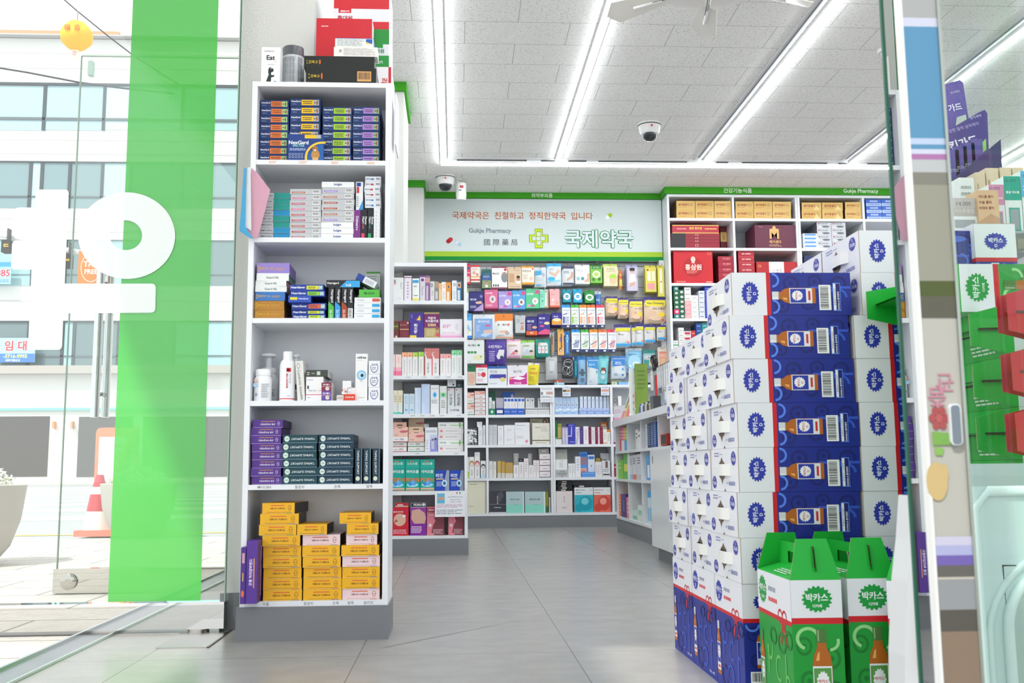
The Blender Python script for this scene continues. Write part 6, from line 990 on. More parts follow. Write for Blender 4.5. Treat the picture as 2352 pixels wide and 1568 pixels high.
cb(60, 250, 1008, 'e9e6cf', [('l', .1, .88, .5, .92, 1, '9a967c'), ('r', 0, .8, 1, .805, 'd0ccb4'), ('l', .05, .2, .4, .23, 1, '9a967c'), ('r', .93, 0, 1, 1, 'd8d4ba')], 'large cream carton with a fold line')
cb(283, 457, 1110, '2d2e38', [T(.5, .6, .5, 'cfd0d4', 'BEAULAB', -90, .08), ('r', 0, .4, 1, .41, 'a8aab0'), ('p', [(.6, .45), (.9, .8), (.75, .98), (.5, .9)], '4a4c58'), ('l', .3, .22, .7, .3, 1, 'b8bac0'), ('r', 0, 0, 1, .05, 'c8c8cc')], 'glossy black mask pack', mat='gloss')
MNT = lambda: [('p', [(0, 0), (1, 0), (1, .4), (0, .4)], '8fdccb'), T(.48, .64, .09, '4a6468', 'BEAULAB', 0, .5, .02), ('l', .4, .36, .65, .4, 1, '7aa8a4'), ('r', .93, 0, 1, 1, 'dff0ec')]
cb(459, 644, 1116, 'b5cdd0', MNT(), 'mint mask box beside the glossy black pack'); cb(652, 862, 1116, 'b5cdd0', MNT(), 'wider mint mask box beside the olive pack'); cb(866, 893, 1116, '8a8a2c', [('r', 0, 0, 1, .3, '2f6a4a')], 'thin olive pack'); cb(900, 914, 1175, 'e0e2e0', [], 'thin white pack at the divider')
cb(967, 1140, 1110, 'ebe0df', [T(.5, .62, .45, '4a4446', 'BEAULAB', -90, .06), ('l', .35, .18, .65, .26, 2, '8a8284')], 'pale pink mask box'); stack(985, 1138, 1003, 5, '26262a', [('r', .3, .25, .62, .8, 'd8d4cc')], 'flat black box with pale label', 'the pale pink box pile', y1='on', jit=.006)
BB = lambda c, c2, c3: [('r', 0, 0, 1, .7, c), ('e', .6, .36, .36, .3, c2), ('e', .55, .44, .2, .14, c3), ('e', .24, .18, .22, .16, c2), T(.3, .9, .05, '3a3c44', 'AMPOULE LAB', 0, .5, .02), ('l', .08, .76, .4, .82, 1, c2), ('ring', .88, .9, .07, .05, 'a0a4a8', .2)]
cb(1162, 1354, 1072, 'e8ecee', BB('35b4c4', '1fa0b4', '7ad6e0'), 'white and turquoise bubble picture box'); cb(1158, 1330, 1050, '2a2a2e', [('r', .3, .2, .6, .9, 'c8c4bc')], 'flat black box on the turquoise box', y1='on'); cb(1360, 1534, 1072, 'ecebea', BB('df6a58', 'd04a3c', 'f0a090'), 'white and coral bubble picture box')
ctx('S1', 8.95, 1.268, .1, ' on the ledge below the peg wall', .06)
for x0, x1, y0, c, n, o_ in ((960, 1188, 1432, 'c8503c', 'long orange-red flat carton', .0), (1046, 1196, 1456, '6ab0c4', 'turquoise flat carton in front of the orange-red one', -.04)): cb(x0, x1, y0, c, [('r', .3, .1, .4, .9, 'f0e0d8'), ('l', .45, .2, .95, .8, 1, 'e8d8d0')], n, off=.06+o_, d=.05)
ctx('S2', 8.95, 1.268, .1, ' on the ledge below the peg wall', .06)
cb(480, 690, 1432, 'c4cc9a', [('l', .1, .2, .9, .8, 2, '7a8a5a')], 'flat green and white sachet', off=.08, d=.08); cb(500, 640, 1455, 'e2e6d8', [('r', .2, .2, .7, .7, '8ab05a')], 'flat sachet before the green one', off=.02, d=.05); cb(662, 800, 1452, '7ab0e4', [('r', .8, 0, 1, 1, 'dfe6f0')], 'flat blue carton', off=.02, d=.08)
# ------------------------------------------------------------ tall back shelving with gift boxes
RZ = [2.786, 2.508, 2.18, 1.855, 1.5, 1.15, .8, .45, .12]
shelving('shelf_unit', 'tall white wall shelving of gold, red and silver cartons beneath the green header', 1.947, 4.6, 8.81, .5, 3.01, RZ, th=.024, pt=.02, kick=.1, dividers=(2.563, 3.155, 3.178, 3.79))
GD = 'd9b36a'
def gold(n=0): return [T(.4, .56, .4, '9a2a1e', '실리칼골드', 0, .6, .03), ('l', .12, .2, .6, .3, 1, 'b8864a'), ('l', .72, .35, .9, .75, 3, 'a8844a')]
X.kind = 'medicine_carton'
ctx('R', 8.81, RZ[0], .3, '', .02)
k = 0
for x0, x1, w_, y in ((162, 320, 'first', 192), (324, 484, 'second', 192), (488, 645, 'third', 193), (668, 822, 'fourth', 196), (826, 982, 'fifth', 196), (986, 1144, 'sixth', 198), (1236, 1404, 'seventh', 206), (1410, 1588, 'eighth', 206), (1608, 1770, 'ninth', 202)):
    for lv, nm in ((0, 'lower'), (1, 'upper')):
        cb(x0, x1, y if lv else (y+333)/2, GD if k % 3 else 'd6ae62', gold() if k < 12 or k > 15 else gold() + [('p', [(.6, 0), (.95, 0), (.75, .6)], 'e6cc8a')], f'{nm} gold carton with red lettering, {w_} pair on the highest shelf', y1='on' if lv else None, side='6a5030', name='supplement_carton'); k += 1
for j in range(2):
    stack(1788+134*j, 1918+134*j, 178, 3, '3a68c4', [('r', 0, .0, 1, .42, 'b8ccf0'), T(.5, .7, .3, 'e8f0fc', '파리반텍', 0, .6, .03), ('l', .1, .12, .9, .3, 1, '3a68c4')], 'blue and white carton', f"the {('nearer', 'farther')[j]} pile beside the gold cartons", jit=.001)
ctx('R', 8.81, RZ[1], .3, ' on the second high shelf', .02)
for i in range(4):
    cb(116, 534, 551-i*27, '8f1f30', [('r', 0, 0, .3, 1, '26242a'), ('r', .5, .3, .56, .75, 'c8a0a0'), ('r', .51, .35, .55, .7, '8f1f30'), ('r', 0, 0, 1, .08, '3a1a20')], f'flat black and dark red gift box, {("lowest", "second from bottom", "third from bottom", "highest")[i]} one', y1='on' if i else None, name='gift_box')
cb(126, 525, 398, 'b02a3c', [('r', 0, .9, 1, 1, 'd8b05a'), ('r', 0, 0, 1, .1, 'd8b05a'), T(.5, .6, .3, 'e6c46a', '침향 황진원', 0, .3, .02), ('l', .1, .4, .3, .7, 1, 'd89aa0'), ('l', .7, .4, .95, .7, 1, 'e0b060')], 'red and gold trimmed gift box topping the pile', y1='on', name='gift_box')
cb(538, 592, 416, '701a2a', [('r', 0, .42, 1, .8, 'd8b868'), ('r', .3, .5, .7, .7, 'b8924a')], 'dark red box with gold square behind the pile', off=.2, d=.1, name='gift_box')
cb(832, 1182, 398, '5f2038', [T(.48, .62, .42, 'd9a866', 'M', 0, .3, .05), ('e', .48, .78, .09, .1, 'd9a866', 10), ('e', .48, .88, .04, .08, 'd9a866'), T(.5, .28, .13, 'd9a866', '메가센다', 0, .34, .03), ('l', .35, .08, .65, .18, 2, 'c8a07a'), ('l', .1, .9, .2, .93, 1, 'c8a07a')], 'large plum gift box with a gold crowned emblem', name='gift_box')
for j, (x0, x1) in enumerate(((1366, 1488), (1491, 1612))):
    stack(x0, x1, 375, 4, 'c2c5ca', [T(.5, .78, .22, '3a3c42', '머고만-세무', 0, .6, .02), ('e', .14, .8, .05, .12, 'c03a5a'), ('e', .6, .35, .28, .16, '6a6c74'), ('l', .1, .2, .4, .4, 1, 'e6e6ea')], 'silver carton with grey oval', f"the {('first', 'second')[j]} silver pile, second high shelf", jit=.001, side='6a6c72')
stack(1246, 1384, 470, 4, 'd4dae2', [('r', .1, .45, .8, .85, '5a92d4'), ('l', .1, .1, .8, .3, 1, 'a0b0c4')], 'thin pale carton with blue bar', 'the pile before the silver ones', jit=.001)
ctx('R', 8.81, RZ[2], .3, ' on the third high shelf', .02)
cb(136, 470, 618, 'c0202a', [('ring', .5, .5, .26, .3, 'a81a24', .5), ('e', .5, .74, .06, .09, 'e6c0b0'), ('r', .46, .62, .54, .68, 'e6c0b0'), T(.5, .5, .2, 'f0dcd0', '홍삼원', 0, .42, .03), ('l', .33, .3, .6, .4, 3, 'd88a80'), ('ring', .92, .92, .05, .04, 'e8a090', .2), ('l', .06, .03, .35, .08, 2, 'e8a090'), ('r', .82, .03, .97, .06, 'e8a090')], 'large bright red ginseng gift box with white lettering', name='gift_box')
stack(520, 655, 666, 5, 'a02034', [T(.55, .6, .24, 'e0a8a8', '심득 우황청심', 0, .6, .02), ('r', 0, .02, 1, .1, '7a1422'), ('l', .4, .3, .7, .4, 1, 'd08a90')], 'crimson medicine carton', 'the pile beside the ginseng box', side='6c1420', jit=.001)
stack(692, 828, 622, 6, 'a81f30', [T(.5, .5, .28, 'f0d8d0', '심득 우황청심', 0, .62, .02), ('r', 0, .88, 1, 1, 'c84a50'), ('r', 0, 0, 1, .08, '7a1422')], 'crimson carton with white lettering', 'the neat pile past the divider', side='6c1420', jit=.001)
cb(848, 1196, 714, 'ac2026', [('r', .31, 0, .68, 1, 'e4dedc'), T(.42, .5, .6, '6a5a58', '조선산', -90, .05), T(.52, .5, .6, '4a3a38', '홍삼정', -90, .06), T(.6, .6, .4, '6a5a58', '옥삼', -90, .05), ('ring', .08, .8, .04, .06, 'd8b05a', .3)], 'long red gift box with a white band', name='gift_box')
cb(1258, 1400, 664, '24305c', [('l', .1, .6, .9, .8, 1, '8a9ac8')], 'dark navy carton mostly hidden by white drink cartons', name='gift_box')
ctx('R', 8.81, RZ[3], .2, '', .02)
def tiny(c, s='dfe6e2'): return [('e', .55, .5, .3, .25, s), ('l', .35, .4, .75, .6, 1, c)]
stack(137, 181, 908, 7, ['1d7a74', '1f5f3c', '1f5f3c', '1f5f3c', '1f5f3c', 'd8306a', '1d7a74'], [tiny('2a2a2a')]*7, ['tiny teal carton'] + ['tiny dark green carton']*4 + ['tiny pink carton', 'tiny teal carton'], 'the first pile, fourth high shelf', jit=.001)
stack(183, 228, 952, 6, '20573a', tiny('20573a', 'e6eeea'), 'tiny green carton with white oval', 'the second pile, fourth high shelf', jit=.001)
stack(230, 285, 932, 7, ['e6e4e0']*3 + ['efa8aa']*4, [[('l', .15, .3, .8, .6, 1, '5a5c60')]]*3 + [[('l', .3, .3, .7, .6, 1, 'f6dede')]]*4, ['tiny white carton']*3 + ['tiny pink carton']*4, 'the third pile, fourth high shelf', jit=.001)
stack(288, 350, 1000, 5, 'e0dfdd', [('l', .2, .3, .7, .6, 1, 'b0b0b0')], 'tiny off-white carton', 'the fourth pile, fourth high shelf', jit=.001)
stack(353, 402, 962, 6, 'd3d8e0', [('l', .15, .3, .8, .65, 1, '4a5468')], 'tiny silver carton', 'the fifth pile, fourth high shelf', jit=.001)
stack(404, 458, 924, 7, '2b3cb0', [('l', .2, .4, .8, .7, 1, 'aab4f0'), ('r', 0, 0, 1, .15, '5a6ad0')], 'tiny royal blue carton', 'the sixth pile, fourth high shelf', jit=.001)
stack(462, 510, 966, 6, ['a8323c', 'a8323c', 'e0dede', 'e0dede', 'e0dede', 'e0dede'], [[('l', .2, .3, .8, .6, 1, 'c8c8c8')]]*6, ['tiny red carton']*2 + ['tiny grey-white carton']*4, 'the seventh pile, fourth high shelf', jit=.001)
ctx('R', 8.81, RZ[4], .2, '', .02)
stack(138, 178, 1388, 3, 'e2e8e4', [('r', 0, .1, 1, .3, '4a9a6a'), ('l', .2, .5, .8, .8, 1, '9aa8a0')], 'small white carton with green line', 'the first pile, fifth high shelf', jit=.001)
stack(180, 226, 1278, 6, 'e6e4e2', [('l', .2, .3, .8, .6, 1, '9a9a9a'), ('r', 0, 0, 1, .1, 'c8c4c0')], 'small off-white carton', 'the second pile, fifth high shelf', jit=.001)
stack(228, 286, 1308, 5, 'e8e2e2', [('r', .1, .4, .9, .8, 'c02a3a'), ('l', .2, .1, .8, .3, 1, '9a9a9a')], 'small white carton with red bar', 'the third pile, fifth high shelf', jit=.001)
stack(288, 328, 1302, 5, 'b42a34', [('l', .2, .3, .8, .6, 1, 'f0c8c8')], 'small dark red carton', 'the fourth pile, fifth high shelf', jit=.001)
stack(330, 378, 1242, 7, '254a90', [('l', .2, .3, .8, .6, 1, 'a8c0e8')], 'small navy carton', 'the fifth pile, fifth high shelf', jit=.001)
stack(380, 432, 1240, 7, '1e8a88', [('l', .2, .3, .8, .6, 1, 'b8e0dc')], 'small teal carton', 'the sixth pile, fifth high shelf', jit=.001)
stack(434, 500, 1300, 5, 'd8a868', [('l', .2, .3, .8, .6, 1, '7a4a2a')], 'small amber carton', 'the seventh pile, fifth high shelf', jit=.001)
# ------------------------------------------------------------ side counter
t = thing('display_counter', 'low white display counter with open shelves and grey plinth, seen from its side', 'counter', (1.33, 6.9, 0))
YA, YB_, ZC = 8.24, 5.6, .853
b = M('plastic'); b.box(-.025, .55, YB_-6.9, YA-6.9, ZC, .903, 'f0f1f4'); part('worktop', b, t)
for y in (YA, 7.68, 7.12, 6.5, YB_+.02):
    b = M('plastic'); b.box(0, .5, y-6.9-.018, y-6.9, .128, ZC, 'edeff2'); part('divider', b, t)
for z in (.653, .431, .128):
    b = M('plastic'); b.box(-.004, .5, YB_-6.9, YA-6.9-.0, z-.02, z, 'edeff2'); front(b, 0, .001, 0, 0, .001, []); part('shelf_board', b, t)
b = M('plastic'); b.box(.5, .52, YB_-6.9, YA-6.9, .1, ZC, 'e4e7ea'); part('back_panel', b, t)
b = M('matte'); b.box(.0, .5, YB_-6.9, YA-6.9, 0, .108, '85878b'); part('plinth', b, t, 'grey plinth')
KP = (1400, 800)
def sc(sc_, x0, x1, y0, z, body, fr, label, d=.1, off=.015, **kw):
    z += .0005
    X_ = 1.33+off; a, b = at(KP[0]+x0/sc_, KP[1]+y0/sc_, X=X_), at(KP[0]+x1/sc_, KP[1]+y0/sc_, X=X_)
    for yd in (YA, 7.68, 7.12, 6.5):
        if b.y < yd and a.y > yd-.018:
            if a.y+b.y > 2*yd-.018: b.y = yd+.001
            else: a.y = yd-.019
    return carton(label, X_, (a.y+b.y)/2, z, a.y-b.y, max((a.z+b.z)/2-z, .01), d, body, fr, rz=-PI/2, **kw)
cols = ['c8322e', 'e86aa0', 'ee8a3a', 'f0b832', '8fd048']
for i, c in enumerate(cols): sc(6.03, 140+21*i, 160+21*i, 1100, .653, c, [('r', 0, 0, 1, .45, ['e8464e', 'f2f2f2', 'f2f2f2', '4aa0e4', '5ab4e4'][i]), ('l', .2, .5, .8, .9, 3, 'ffffff')], f"slim {['red', 'pink', 'orange', 'amber', 'lime'][i]} topped carton in the side counter top shelf")
sc(6.03, 358, 392, 1125, .653, 'ecebe6', [('l', .2, .5, .8, .9, 2, '6a6c66')], 'narrow white carton in the side counter beside the wider one'); sc(6.03, 394, 432, 1150, .653, 'f0f0ee', [('r', .1, .7, .6, .8, '5a5c56')], 'wider white carton in the side counter top shelf')
for i, (x0, x1, c) in enumerate(((492, 520, 'dfe3e8'), (522, 560, '1e2a4c'), (562, 602, '1f3f7c'), (604, 640, '2a5a9c'))): sc(6.03, x0, x1, 1050-i*12, .653, c, [('l', .2, .1, .8, .9, 9, '8aa6d0')], ['white-spined', 'darkest navy', 'mid navy', 'bright navy'][i] + ' tall carton in the side counter top shelf')
sc(6.03, 735, 786, 1050, .76, 'a8cc5a', [('r', .2, .2, .8, .8, 'f0e070')], 'lime carton behind the red and black box', d=.05, off=.2)
o = sc(6.03, 640, 790, 1190, .66, 'b8301f', [('r', .15, .1, .95, .9, '26201e')], 'red box with black face lying at the counter shelf end'); o.rotation_euler.y = 0
sc(2.96, 56, 92, 760, .431, '7cc42e', [('l', .1, .5, .5, .9, 2, 'dff0c0')], 'bright green carton, wider one, side counter middle shelf'); sc(2.96, 94, 124, 718, .431, '5cb83a', [('r', .1, .3, .9, .6, 'e6e04a')], 'tall green and yellow carton, side counter middle shelf')
for i, (x0, x1) in enumerate(((128, 152), (154, 180), (182, 214))): sc(2.96, x0, x1, 730-i*6, .431, 'd9dade', [('l', .2, .6, .8, .9, 3, '4a4c56'), ('r', 0, 0, 1, .2, ['8ac0e0', 'e07a5a', 'c8c8cc'][i])], f'pale carton with {["blue", "coral", "grey"][i]} foot, side counter middle shelf')
sc(2.96, 250, 276, 725, .431, '3a9ae0', [('r', .2, .1, .8, .6, 'e8f0f6')], 'blue carton beside the white cabinet, side counter middle shelf')
sc(2.96, 58, 76, 990, .128, 'f08a4a', [('l', .2, .2, .8, .8, 4, 'fbe0cc')], 'orange carton on the side counter bottom shelf'); sc(2.96, 78, 112, 992, .128, '4a2a7c', [T(.5, .5, .5, 'e8d8f0', 'SHAMP', -90, .3, .02)], 'dark purple carton on the side counter bottom shelf'); sc(2.96, 114, 132, 1012, .128, 'f07a8a', [('l', .2, .2, .8, .8, 3, 'fbdce0')], 'pink carton on the side counter bottom shelf')
sc(2.96, 155, 190, 1105, .128, 'e2eee8', [('r', .1, .1, .9, .5, '8ac8a8')], 'low white and green carton on the side counter bottom shelf'); sc(2.96, 192, 220, 1066, .128, 'e8f0ea', [('r', .1, .4, .9, .7, 'a0d4b4')], 'taller white and green carton on the side counter bottom shelf')
for i in range(2): sc(2.96, 258+13*i, 270+13*i, 968, .128, 'd9ecf6', [('r', 0, .8, 1, 1, '3aa0e0'), ('r', .2, .1, .8, .5, '6abce8')], f'blue-topped stick carton, {NTH[i]} of two beside the white cabinet')
# counter-top goods
ZT = .903
def ctop(px_, X_): return at(px_, 950, X=X_).y
o = carton('white and pink tissue box leaning at the counter corner', 1.35, 8.1, ZT, .2, .12, .1, 'eeeef4', [('r', 0, 0, 1, .2, 'f4a8d0'), ('l', .1, .5, .6, .8, 2, 'f0b8d8')], rz=-1.2, name='tissue_box')
o = carton('tall olive green box standing on the side counter', 1.43, 7.56, ZT, .1, .41, .05, '6f8a34', [('l', .2, .5, .8, .9, 5, '57702a')], rz=-.2, name='display_box')
carton('white box beside the olive green box on the side counter', 1.365, 7.62, ZT, .04, .38, .06, 'eceeee', [('l', .7, .1, .9, .5, 3, '9a9c9e')], rz=-.2, name='display_box')
for i, (c, sp, n) in enumerate((('dfd0cc', [('r', .08, .4, .92, .9, '8a9a78'), ('r', .2, .55, .8, .75, '7a6aa0'), ('r', 0, 0, 1, .3, 'c88a90')], 'green and violet magazine'), ('e6d0a0', [('r', .05, .05, .95, .5, 'c8a070'), ('e', .5, .7, .3, .15, 'b08090')], 'tan magazine'), ('e05a6a', [('e', .3+.4*(k % 2), .15+.18*k, .12, .05, 'ffffff') for k in range(5)], 'red polka dot folder'))):
    m = M('card'); m.box(-.075, .075, 0, .006, 0, .24, c); front(m, -.075, .075, 0, 0, .24, sp); o = link('magazine', m.mesh('magazine'), None, (1.36+.012*i, 7.92 - .06*i, ZT + .004), (math.radians(-22), 0, math.radians(-70))); tag(o, n + ' leaning on the side counter', 'magazine')
t = thing('acrylic_rack', 'clear acrylic rack hung with small white packets on the side counter', 'display rack', (1.48, 6.75, ZT))
b = M('acrylic')
for y in (-.32, 0, .32): b.box(-.05, .15, y, y+.004, 0, .34, 'eeeeee')
b.box(-.06, -.055, -.33, .33, 0, .07, 'eeeeee'); b.box(-.06, .15, -.33, .33, 0, .004, 'eeeeee'); b.box(-.02, -.017, -.33, .33, .14, .34, 'eeeeee'); part('frame', b, t)
b = M('metal')
for i in range(9): b.tube([(.05, -.28+i*.07, .3), (-.06, -.28+i*.07, .3)], .002, 'dddddd', 5)
part('pegs', b, t)
for i in range(9):
    m = M('film'); m.box(-.004, .004, -.022, .022, 0, .14, 'eff0f2'); m.box(-.0045, .0045, -.0225, .0225, .105, .1405, ['dfe6f0', 'e8e0e0', 'e2ece4'][i % 3])
    tag(link('hanging_packet', m.mesh('hanging_packet'), None, (1.405, 6.75-.28+i*.07, ZT+.16)), f'small clear white packet on the acrylic rack, {NTH[i]} from the near end', 'hanging pack', 'packets on the acrylic rack')
for i in range(6):
    m = M('gloss'); y = 6.76+i*.075; c = ['c8b060', '3a3c42', 'b8c4cc', '6a4a4a', 'd8d8dc', '4a6aa0'][i]; m.lathe([(.016, 0), (.018, .003), (.018, .05), (.012, .056), (.012, .07)], c, 12)
    tag(link('small_jar', m.mesh('small_jar'), None, (1.345, y, ZT+.0005)), f"{['gold', 'charcoal', 'pale blue', 'brown', 'silver', 'blue'][i]} small jar along the counter edge before the acrylic rack", 'jar')
for i in range(2):
    t = thing('scissors', f"black-handled scissors standing upright in the dark holder, {('taller', 'shorter')[i]} pair", 'scissors', (1.345, 6.65-.06*i, ZT+.181), rz=.3)
    b = M('plastic')
    for s in (-1, 1): b.tube([(0, s*.012+.022*math.cos(a)*s, .16-.03*i+.03*math.sin(a)) for a in [k*PI/5 for k in range(11)]], .005, '1c1c1e', 6)
    b.tube([(0, .012, .13), (0, 0, .08)], .006, '1c1c1e', 6); b.tube([(0, -.012, .13), (0, 0, .08)], .006, '1c1c1e', 6); part('handle', b, t)
    b = M('metal'); b.box(-.001, .001, -.008, .008, -.09, .08, 'b8babc'); part('blade', b, t)
m = M('plastic'); m.box(-.025, .025, -.055, .055, 0, .09, '26262a'); m.box(-.02, .02, -.05, .05, .089, .0905, '0c0c0c'); tag(link('pen_holder', m.mesh('pen_holder'), None, (1.345, 6.62, ZT)), 'dark square holder carrying black-handled scissors', 'holder')
for i in range(3):
    m = M('plastic'); m.tube([(0, 0, 0), (0, .01, .14)], .005, ['c8262e', 'c8262e', '2a2a2c'][i], 8); tag(link('pen', m.mesh('pen'), None, (1.345, 6.56+.02*i, ZT+.0906)), ['red pen nearest the white cartons', 'second red pen', 'black pen'][i] + ' in the dark holder', 'pen')
# white cabinet
t = thing('cabinet', 'low glossy white cabinet with two round finger holes beside the stacked drink cartons', 'cabinet', (1.13, 5.3, 0))
b = M('gloss'); b.box(.018, .19, -.5, .46, .075, .615, 'f1f3f6'); part('body', b, t)
for k, (y0, y1) in enumerate(((.0, .462), (-.5, -.004))):
    d = M('gloss'); d.box(0, .018, y0, y1, .075, .615, 'f3f5f8'); left(d, 0, y0, y1, .075, .615, [('e', .16 if k == 0 else .84, .9, .022, .045, '1f1f20')]); part('door', d, t, 'glossy white door')
b = M('matte'); b.box(.03, .18, -.49, .43, 0, .075, '8a8c90'); part('plinth', b, t)
# ------------------------------------------------------------ drink cartons by the entrance
BW, BD, BH = .1, .235, .28
def cogmark(u, v, ru, rv, c, sub='D', rot=0, tc='f2f3f6', t=18):
    s = -1 if rot == 180 else 1
    return [('e', u, v, ru, rv, c, t), T(u, v + .12*rv*s, rv*.62, tc, '박카스', rot, ru*1.5, .03), T(u, v - .52*rv*s, rv*.36 if len(sub) < 3 else rv*.26, tc, sub, rot, ru*1.0, .02)]
def bottle_pic(u, v0, v1, w_, glass, capc, lab, sub, tc, strip):
    h = v1-v0; V = lambda q: v0+h*q
    o = [('p', [(u-w_*.5, V(0)), (u+w_*.5, V(0)), (u+w_*.5, V(.62)), (u+w_*.42, V(.72)), (u+w_*.24, V(.8)), (u+w_*.24, V(.86)), (u-w_*.24, V(.86)), (u-w_*.24, V(.8)), (u-w_*.42, V(.72)), (u-w_*.5, V(.62))], glass),
         ('p', [(u-w_*.32, V(.66)), (u-w_*.15, V(.66)), (u-w_*.12, V(.76)), (u-w_*.22, V(.74))], 'f0b060'),
         ('r', u-w_*.26, V(.85), u+w_*.26, V(1), capc), ('r', u-w_*.2, V(.87), u-w_*.12, V(.99), 'f2f2f2' if strip else '8fae7c'),
         ('r', u-w_*.5, V(.08), u+w_*.48, V(.6), 'f0f1f4'), ('r', u-w_*.46, V(.1), u+w_*.44, V(.58), lab),
         ('e', u, V(.42), w_*.34, h*.13, 'f4f4f6', 14), T(u, V(.44), h*.085, 'd0282f', '박카스', 0, w_*.5, .03), T(u, V(.36), h*.05, 'd0282f', sub, 0, w_*.4, .02)]
    return o + ([('r', u-w_*.46, V(.1), u+w_*.44, V(.22), 'e8e8ea'), ('r', u-w_*.3, V(.12), u+w_*.3, V(.17), 'd0282f')] if strip else [T(u, V(.2), h*.08, 'e6f2e0', 'Refresh Your\nMind!', 12, w_*.7, .01)])
def pattern(dark, mid, lite, v1):
    o = []
    for (u, v, r) in ((.22, .58, .16), (.75, .5, .18), (.3, .36, .17), (.8, .3, .16), (.25, .14, .17), (.75, .1, .18)):
        o += [('ring', u, v, r, r*.38, dark, .3), ('e', u, v, r*.28, r*.1, dark)]
    o += [('ring', .82, v1-.015, .17, .06, lite, .3, 180, 360), ('ring', .2, v1-.015, .17, .06, lite, .3, 180, 360), ('r', .62, .0, .68, .34, mid), ('ring', .42, .12, .22, .09, mid, .25, -90, 90)]
    return o
def drink_mesh(name, body, dark, mid, lite, H, capc, lab, sub, gable=False, glass='b8651c', bigfoot=False):
    m = M('card'); hw, W_ = BW/2, 'ebecf1'; vr = .71 if not gable else .735
    m.add([(x, y, z) for z in (0, H) for y in (0, BD) for x in (-hw, hw)], [(0,2,3,1),(4,5,7,6),(0,1,5,4),(2,6,7,3),(0,4,6,2),(1,3,7,5)], [body, W_ if not gable else '3a2c20', body, body, body, body])
    if not gable:
        spec = [('r', 0, vr-.035, 1, 1, W_), ('r', 0, vr-.035, 1, vr, 'd01a26')] + pattern(dark, mid, lite, vr-.035) + cogmark(.51, .848, .28, .072, lab) + bottle_pic(.46, .3, .665, .36, glass, capc, lab, sub, 'd0282f', True) + [('b', .12, .172, .71, .272), ('r', .1, .09, .76, .155, lite), ('r', .12, .095, .74, .15, dark), ('r', .12, .13, .74, .15, 'f0f0f4'), T(.43, .14, .014, '3a3a44', '8 806011 615453', 0, .55), T(.34, .11, .018, 'f4f4f6', 'DONG-A 동아제약', 0, .5, .02)]
        front(m, -hw, hw, 0, 0, H, spec)
    else:
        v = lambda y: (1947-y)/1167
        spec = [('r', 0, v(1105), 1, 1, W_), ('r', 0, v(1108), 1, v(1062), 'd01a26')] + pattern(dark, dark, lite, .5)[:12] + [('ring', .3, v(1215), .24, .075, lite, .28, -20, 250), ('ring', .72, v(1240), .2, .06, lite, .3, 270, 380)] + cogmark(.51, v(922), .3, .085, lab, '디카페') + bottle_pic(.56, .1, v(1145), .38, glass, capc, '5a9a4a', sub, 'd0282f', False)
        front(m, -hw, hw, 0, 0, H, spec)
    V0 = vr-.035
    sd = [('r', 0, V0, 1, 1, W_), ('p', [(0, V0), (1, V0), (1, V0+.032), (0, V0+.032)], 'd01a26')] + cogmark(.16, (V0+1)/2+.02, .125, .1, lab, sub[:3]) + [('l', .34, .86, .56, .93, 1, 'a0a6b8'), ('l', .34, .79, .6, .855, 1, 'e0505a'),
        ('ring', .68, V0+.035, .07, .05, 'c8242f', .35), ('ring', .8, V0+.035, .07, .05, 'c8242f', .35), ('p', [(.72, V0), (.76, V0), (.7, V0-.16), (.66, V0-.14)], 'c8242f'), ('p', [(.74, V0), (.78, V0), (.88, V0-.13), (.83, V0-.15)], 'c8242f')] 
    sd += [('ring', .34, .5, .09, .1, mid, .25, 180, 380), ('r', .27, .3, .3, .5, mid), ('ring', .6, .38, .1, .09, mid, .25, 60, 300), ('r', .78, .08, .81, .5, mid), ('ring', .84, .3, .07, .07, mid, .3, 0, 180), ('ring', .52, .16, .12, .09, mid, .22), ('ring', .7, .56, .12, .07, dark, .3), ('ring', .3, .12, .12, .1, dark, .3), ('ring', .45, .58, .1, .06, dark, .3), ('ring', .9, .6, .1, .06, dark, .3)]
    sd += bottle_pic(.1, .1, .58, .13, glass, capc, lab if not gable else '5a9a4a', sub[:3], 'd0282f', not gable) + [T(.8, .06, .03, 'c8d4f4', '100mL x 10병', 0, .22, .02)]
    left(m, -hw, 0, BD, 0, H, sd); right(m, hw, 0, BD, 0, H, sd)
    if not gable:
        # carrying face: dark hole under the white handle, marks and small print
        top = [('p', [(.27, .5), (.3, .66), (.36, .72), (.4, .8), (.44, .72), (.5, .66), (.52, .5), (.5, .32), (.44, .27), (.4, .16), (.36, .27), (.3, .32)], '6a584a'), ('p', [(.29, .5), (.32, .63), (.38, .67), (.38, .33), (.32, .37)], '3c3029')] + \
              cogmark(.83, .76, .09, .17, '3b3fa2', 'D', 180) + cogmark(.1, .2, .085, .16, '3b3fa2', 'D', 180) + [('l', .12, .8, .3, .93, 2, '8f96c4'), ('l', .32, .84, .44, .9, 1, 'c0c4dc'), T(.76, .19, .13, '6a72b4', '피로회복제', 180, .22, .02), ('l', .56, .15, .64, .24, 1, 'b8bcd8'), ('p', [(.47, 0), (.53, 0), (.5, .06)], '5a4a3c')]
        decals(m, (-hw, BD, H), (0, -BD, 0), (BW, 0, 0), top)
        m.box(-hw, hw, -.0004, .0004, H-.0008, H+.0006, 'b59a80')
    return m.mesh(name)
DM = {'blue': drink_mesh('drink_carton', '1b2b8e', '161f70', '3557c8', '5c86f0', BH, 'd8dae0', '2a38a8', 'D'),
      'green': drink_mesh('gift_drink_carton', '179a35', '0c7c28', '6ac05a', '96d88a', .297, '4f7a3c', '0f9a3c', '디카페', True)}
hm = M('plastic'); pts = []
N = 9
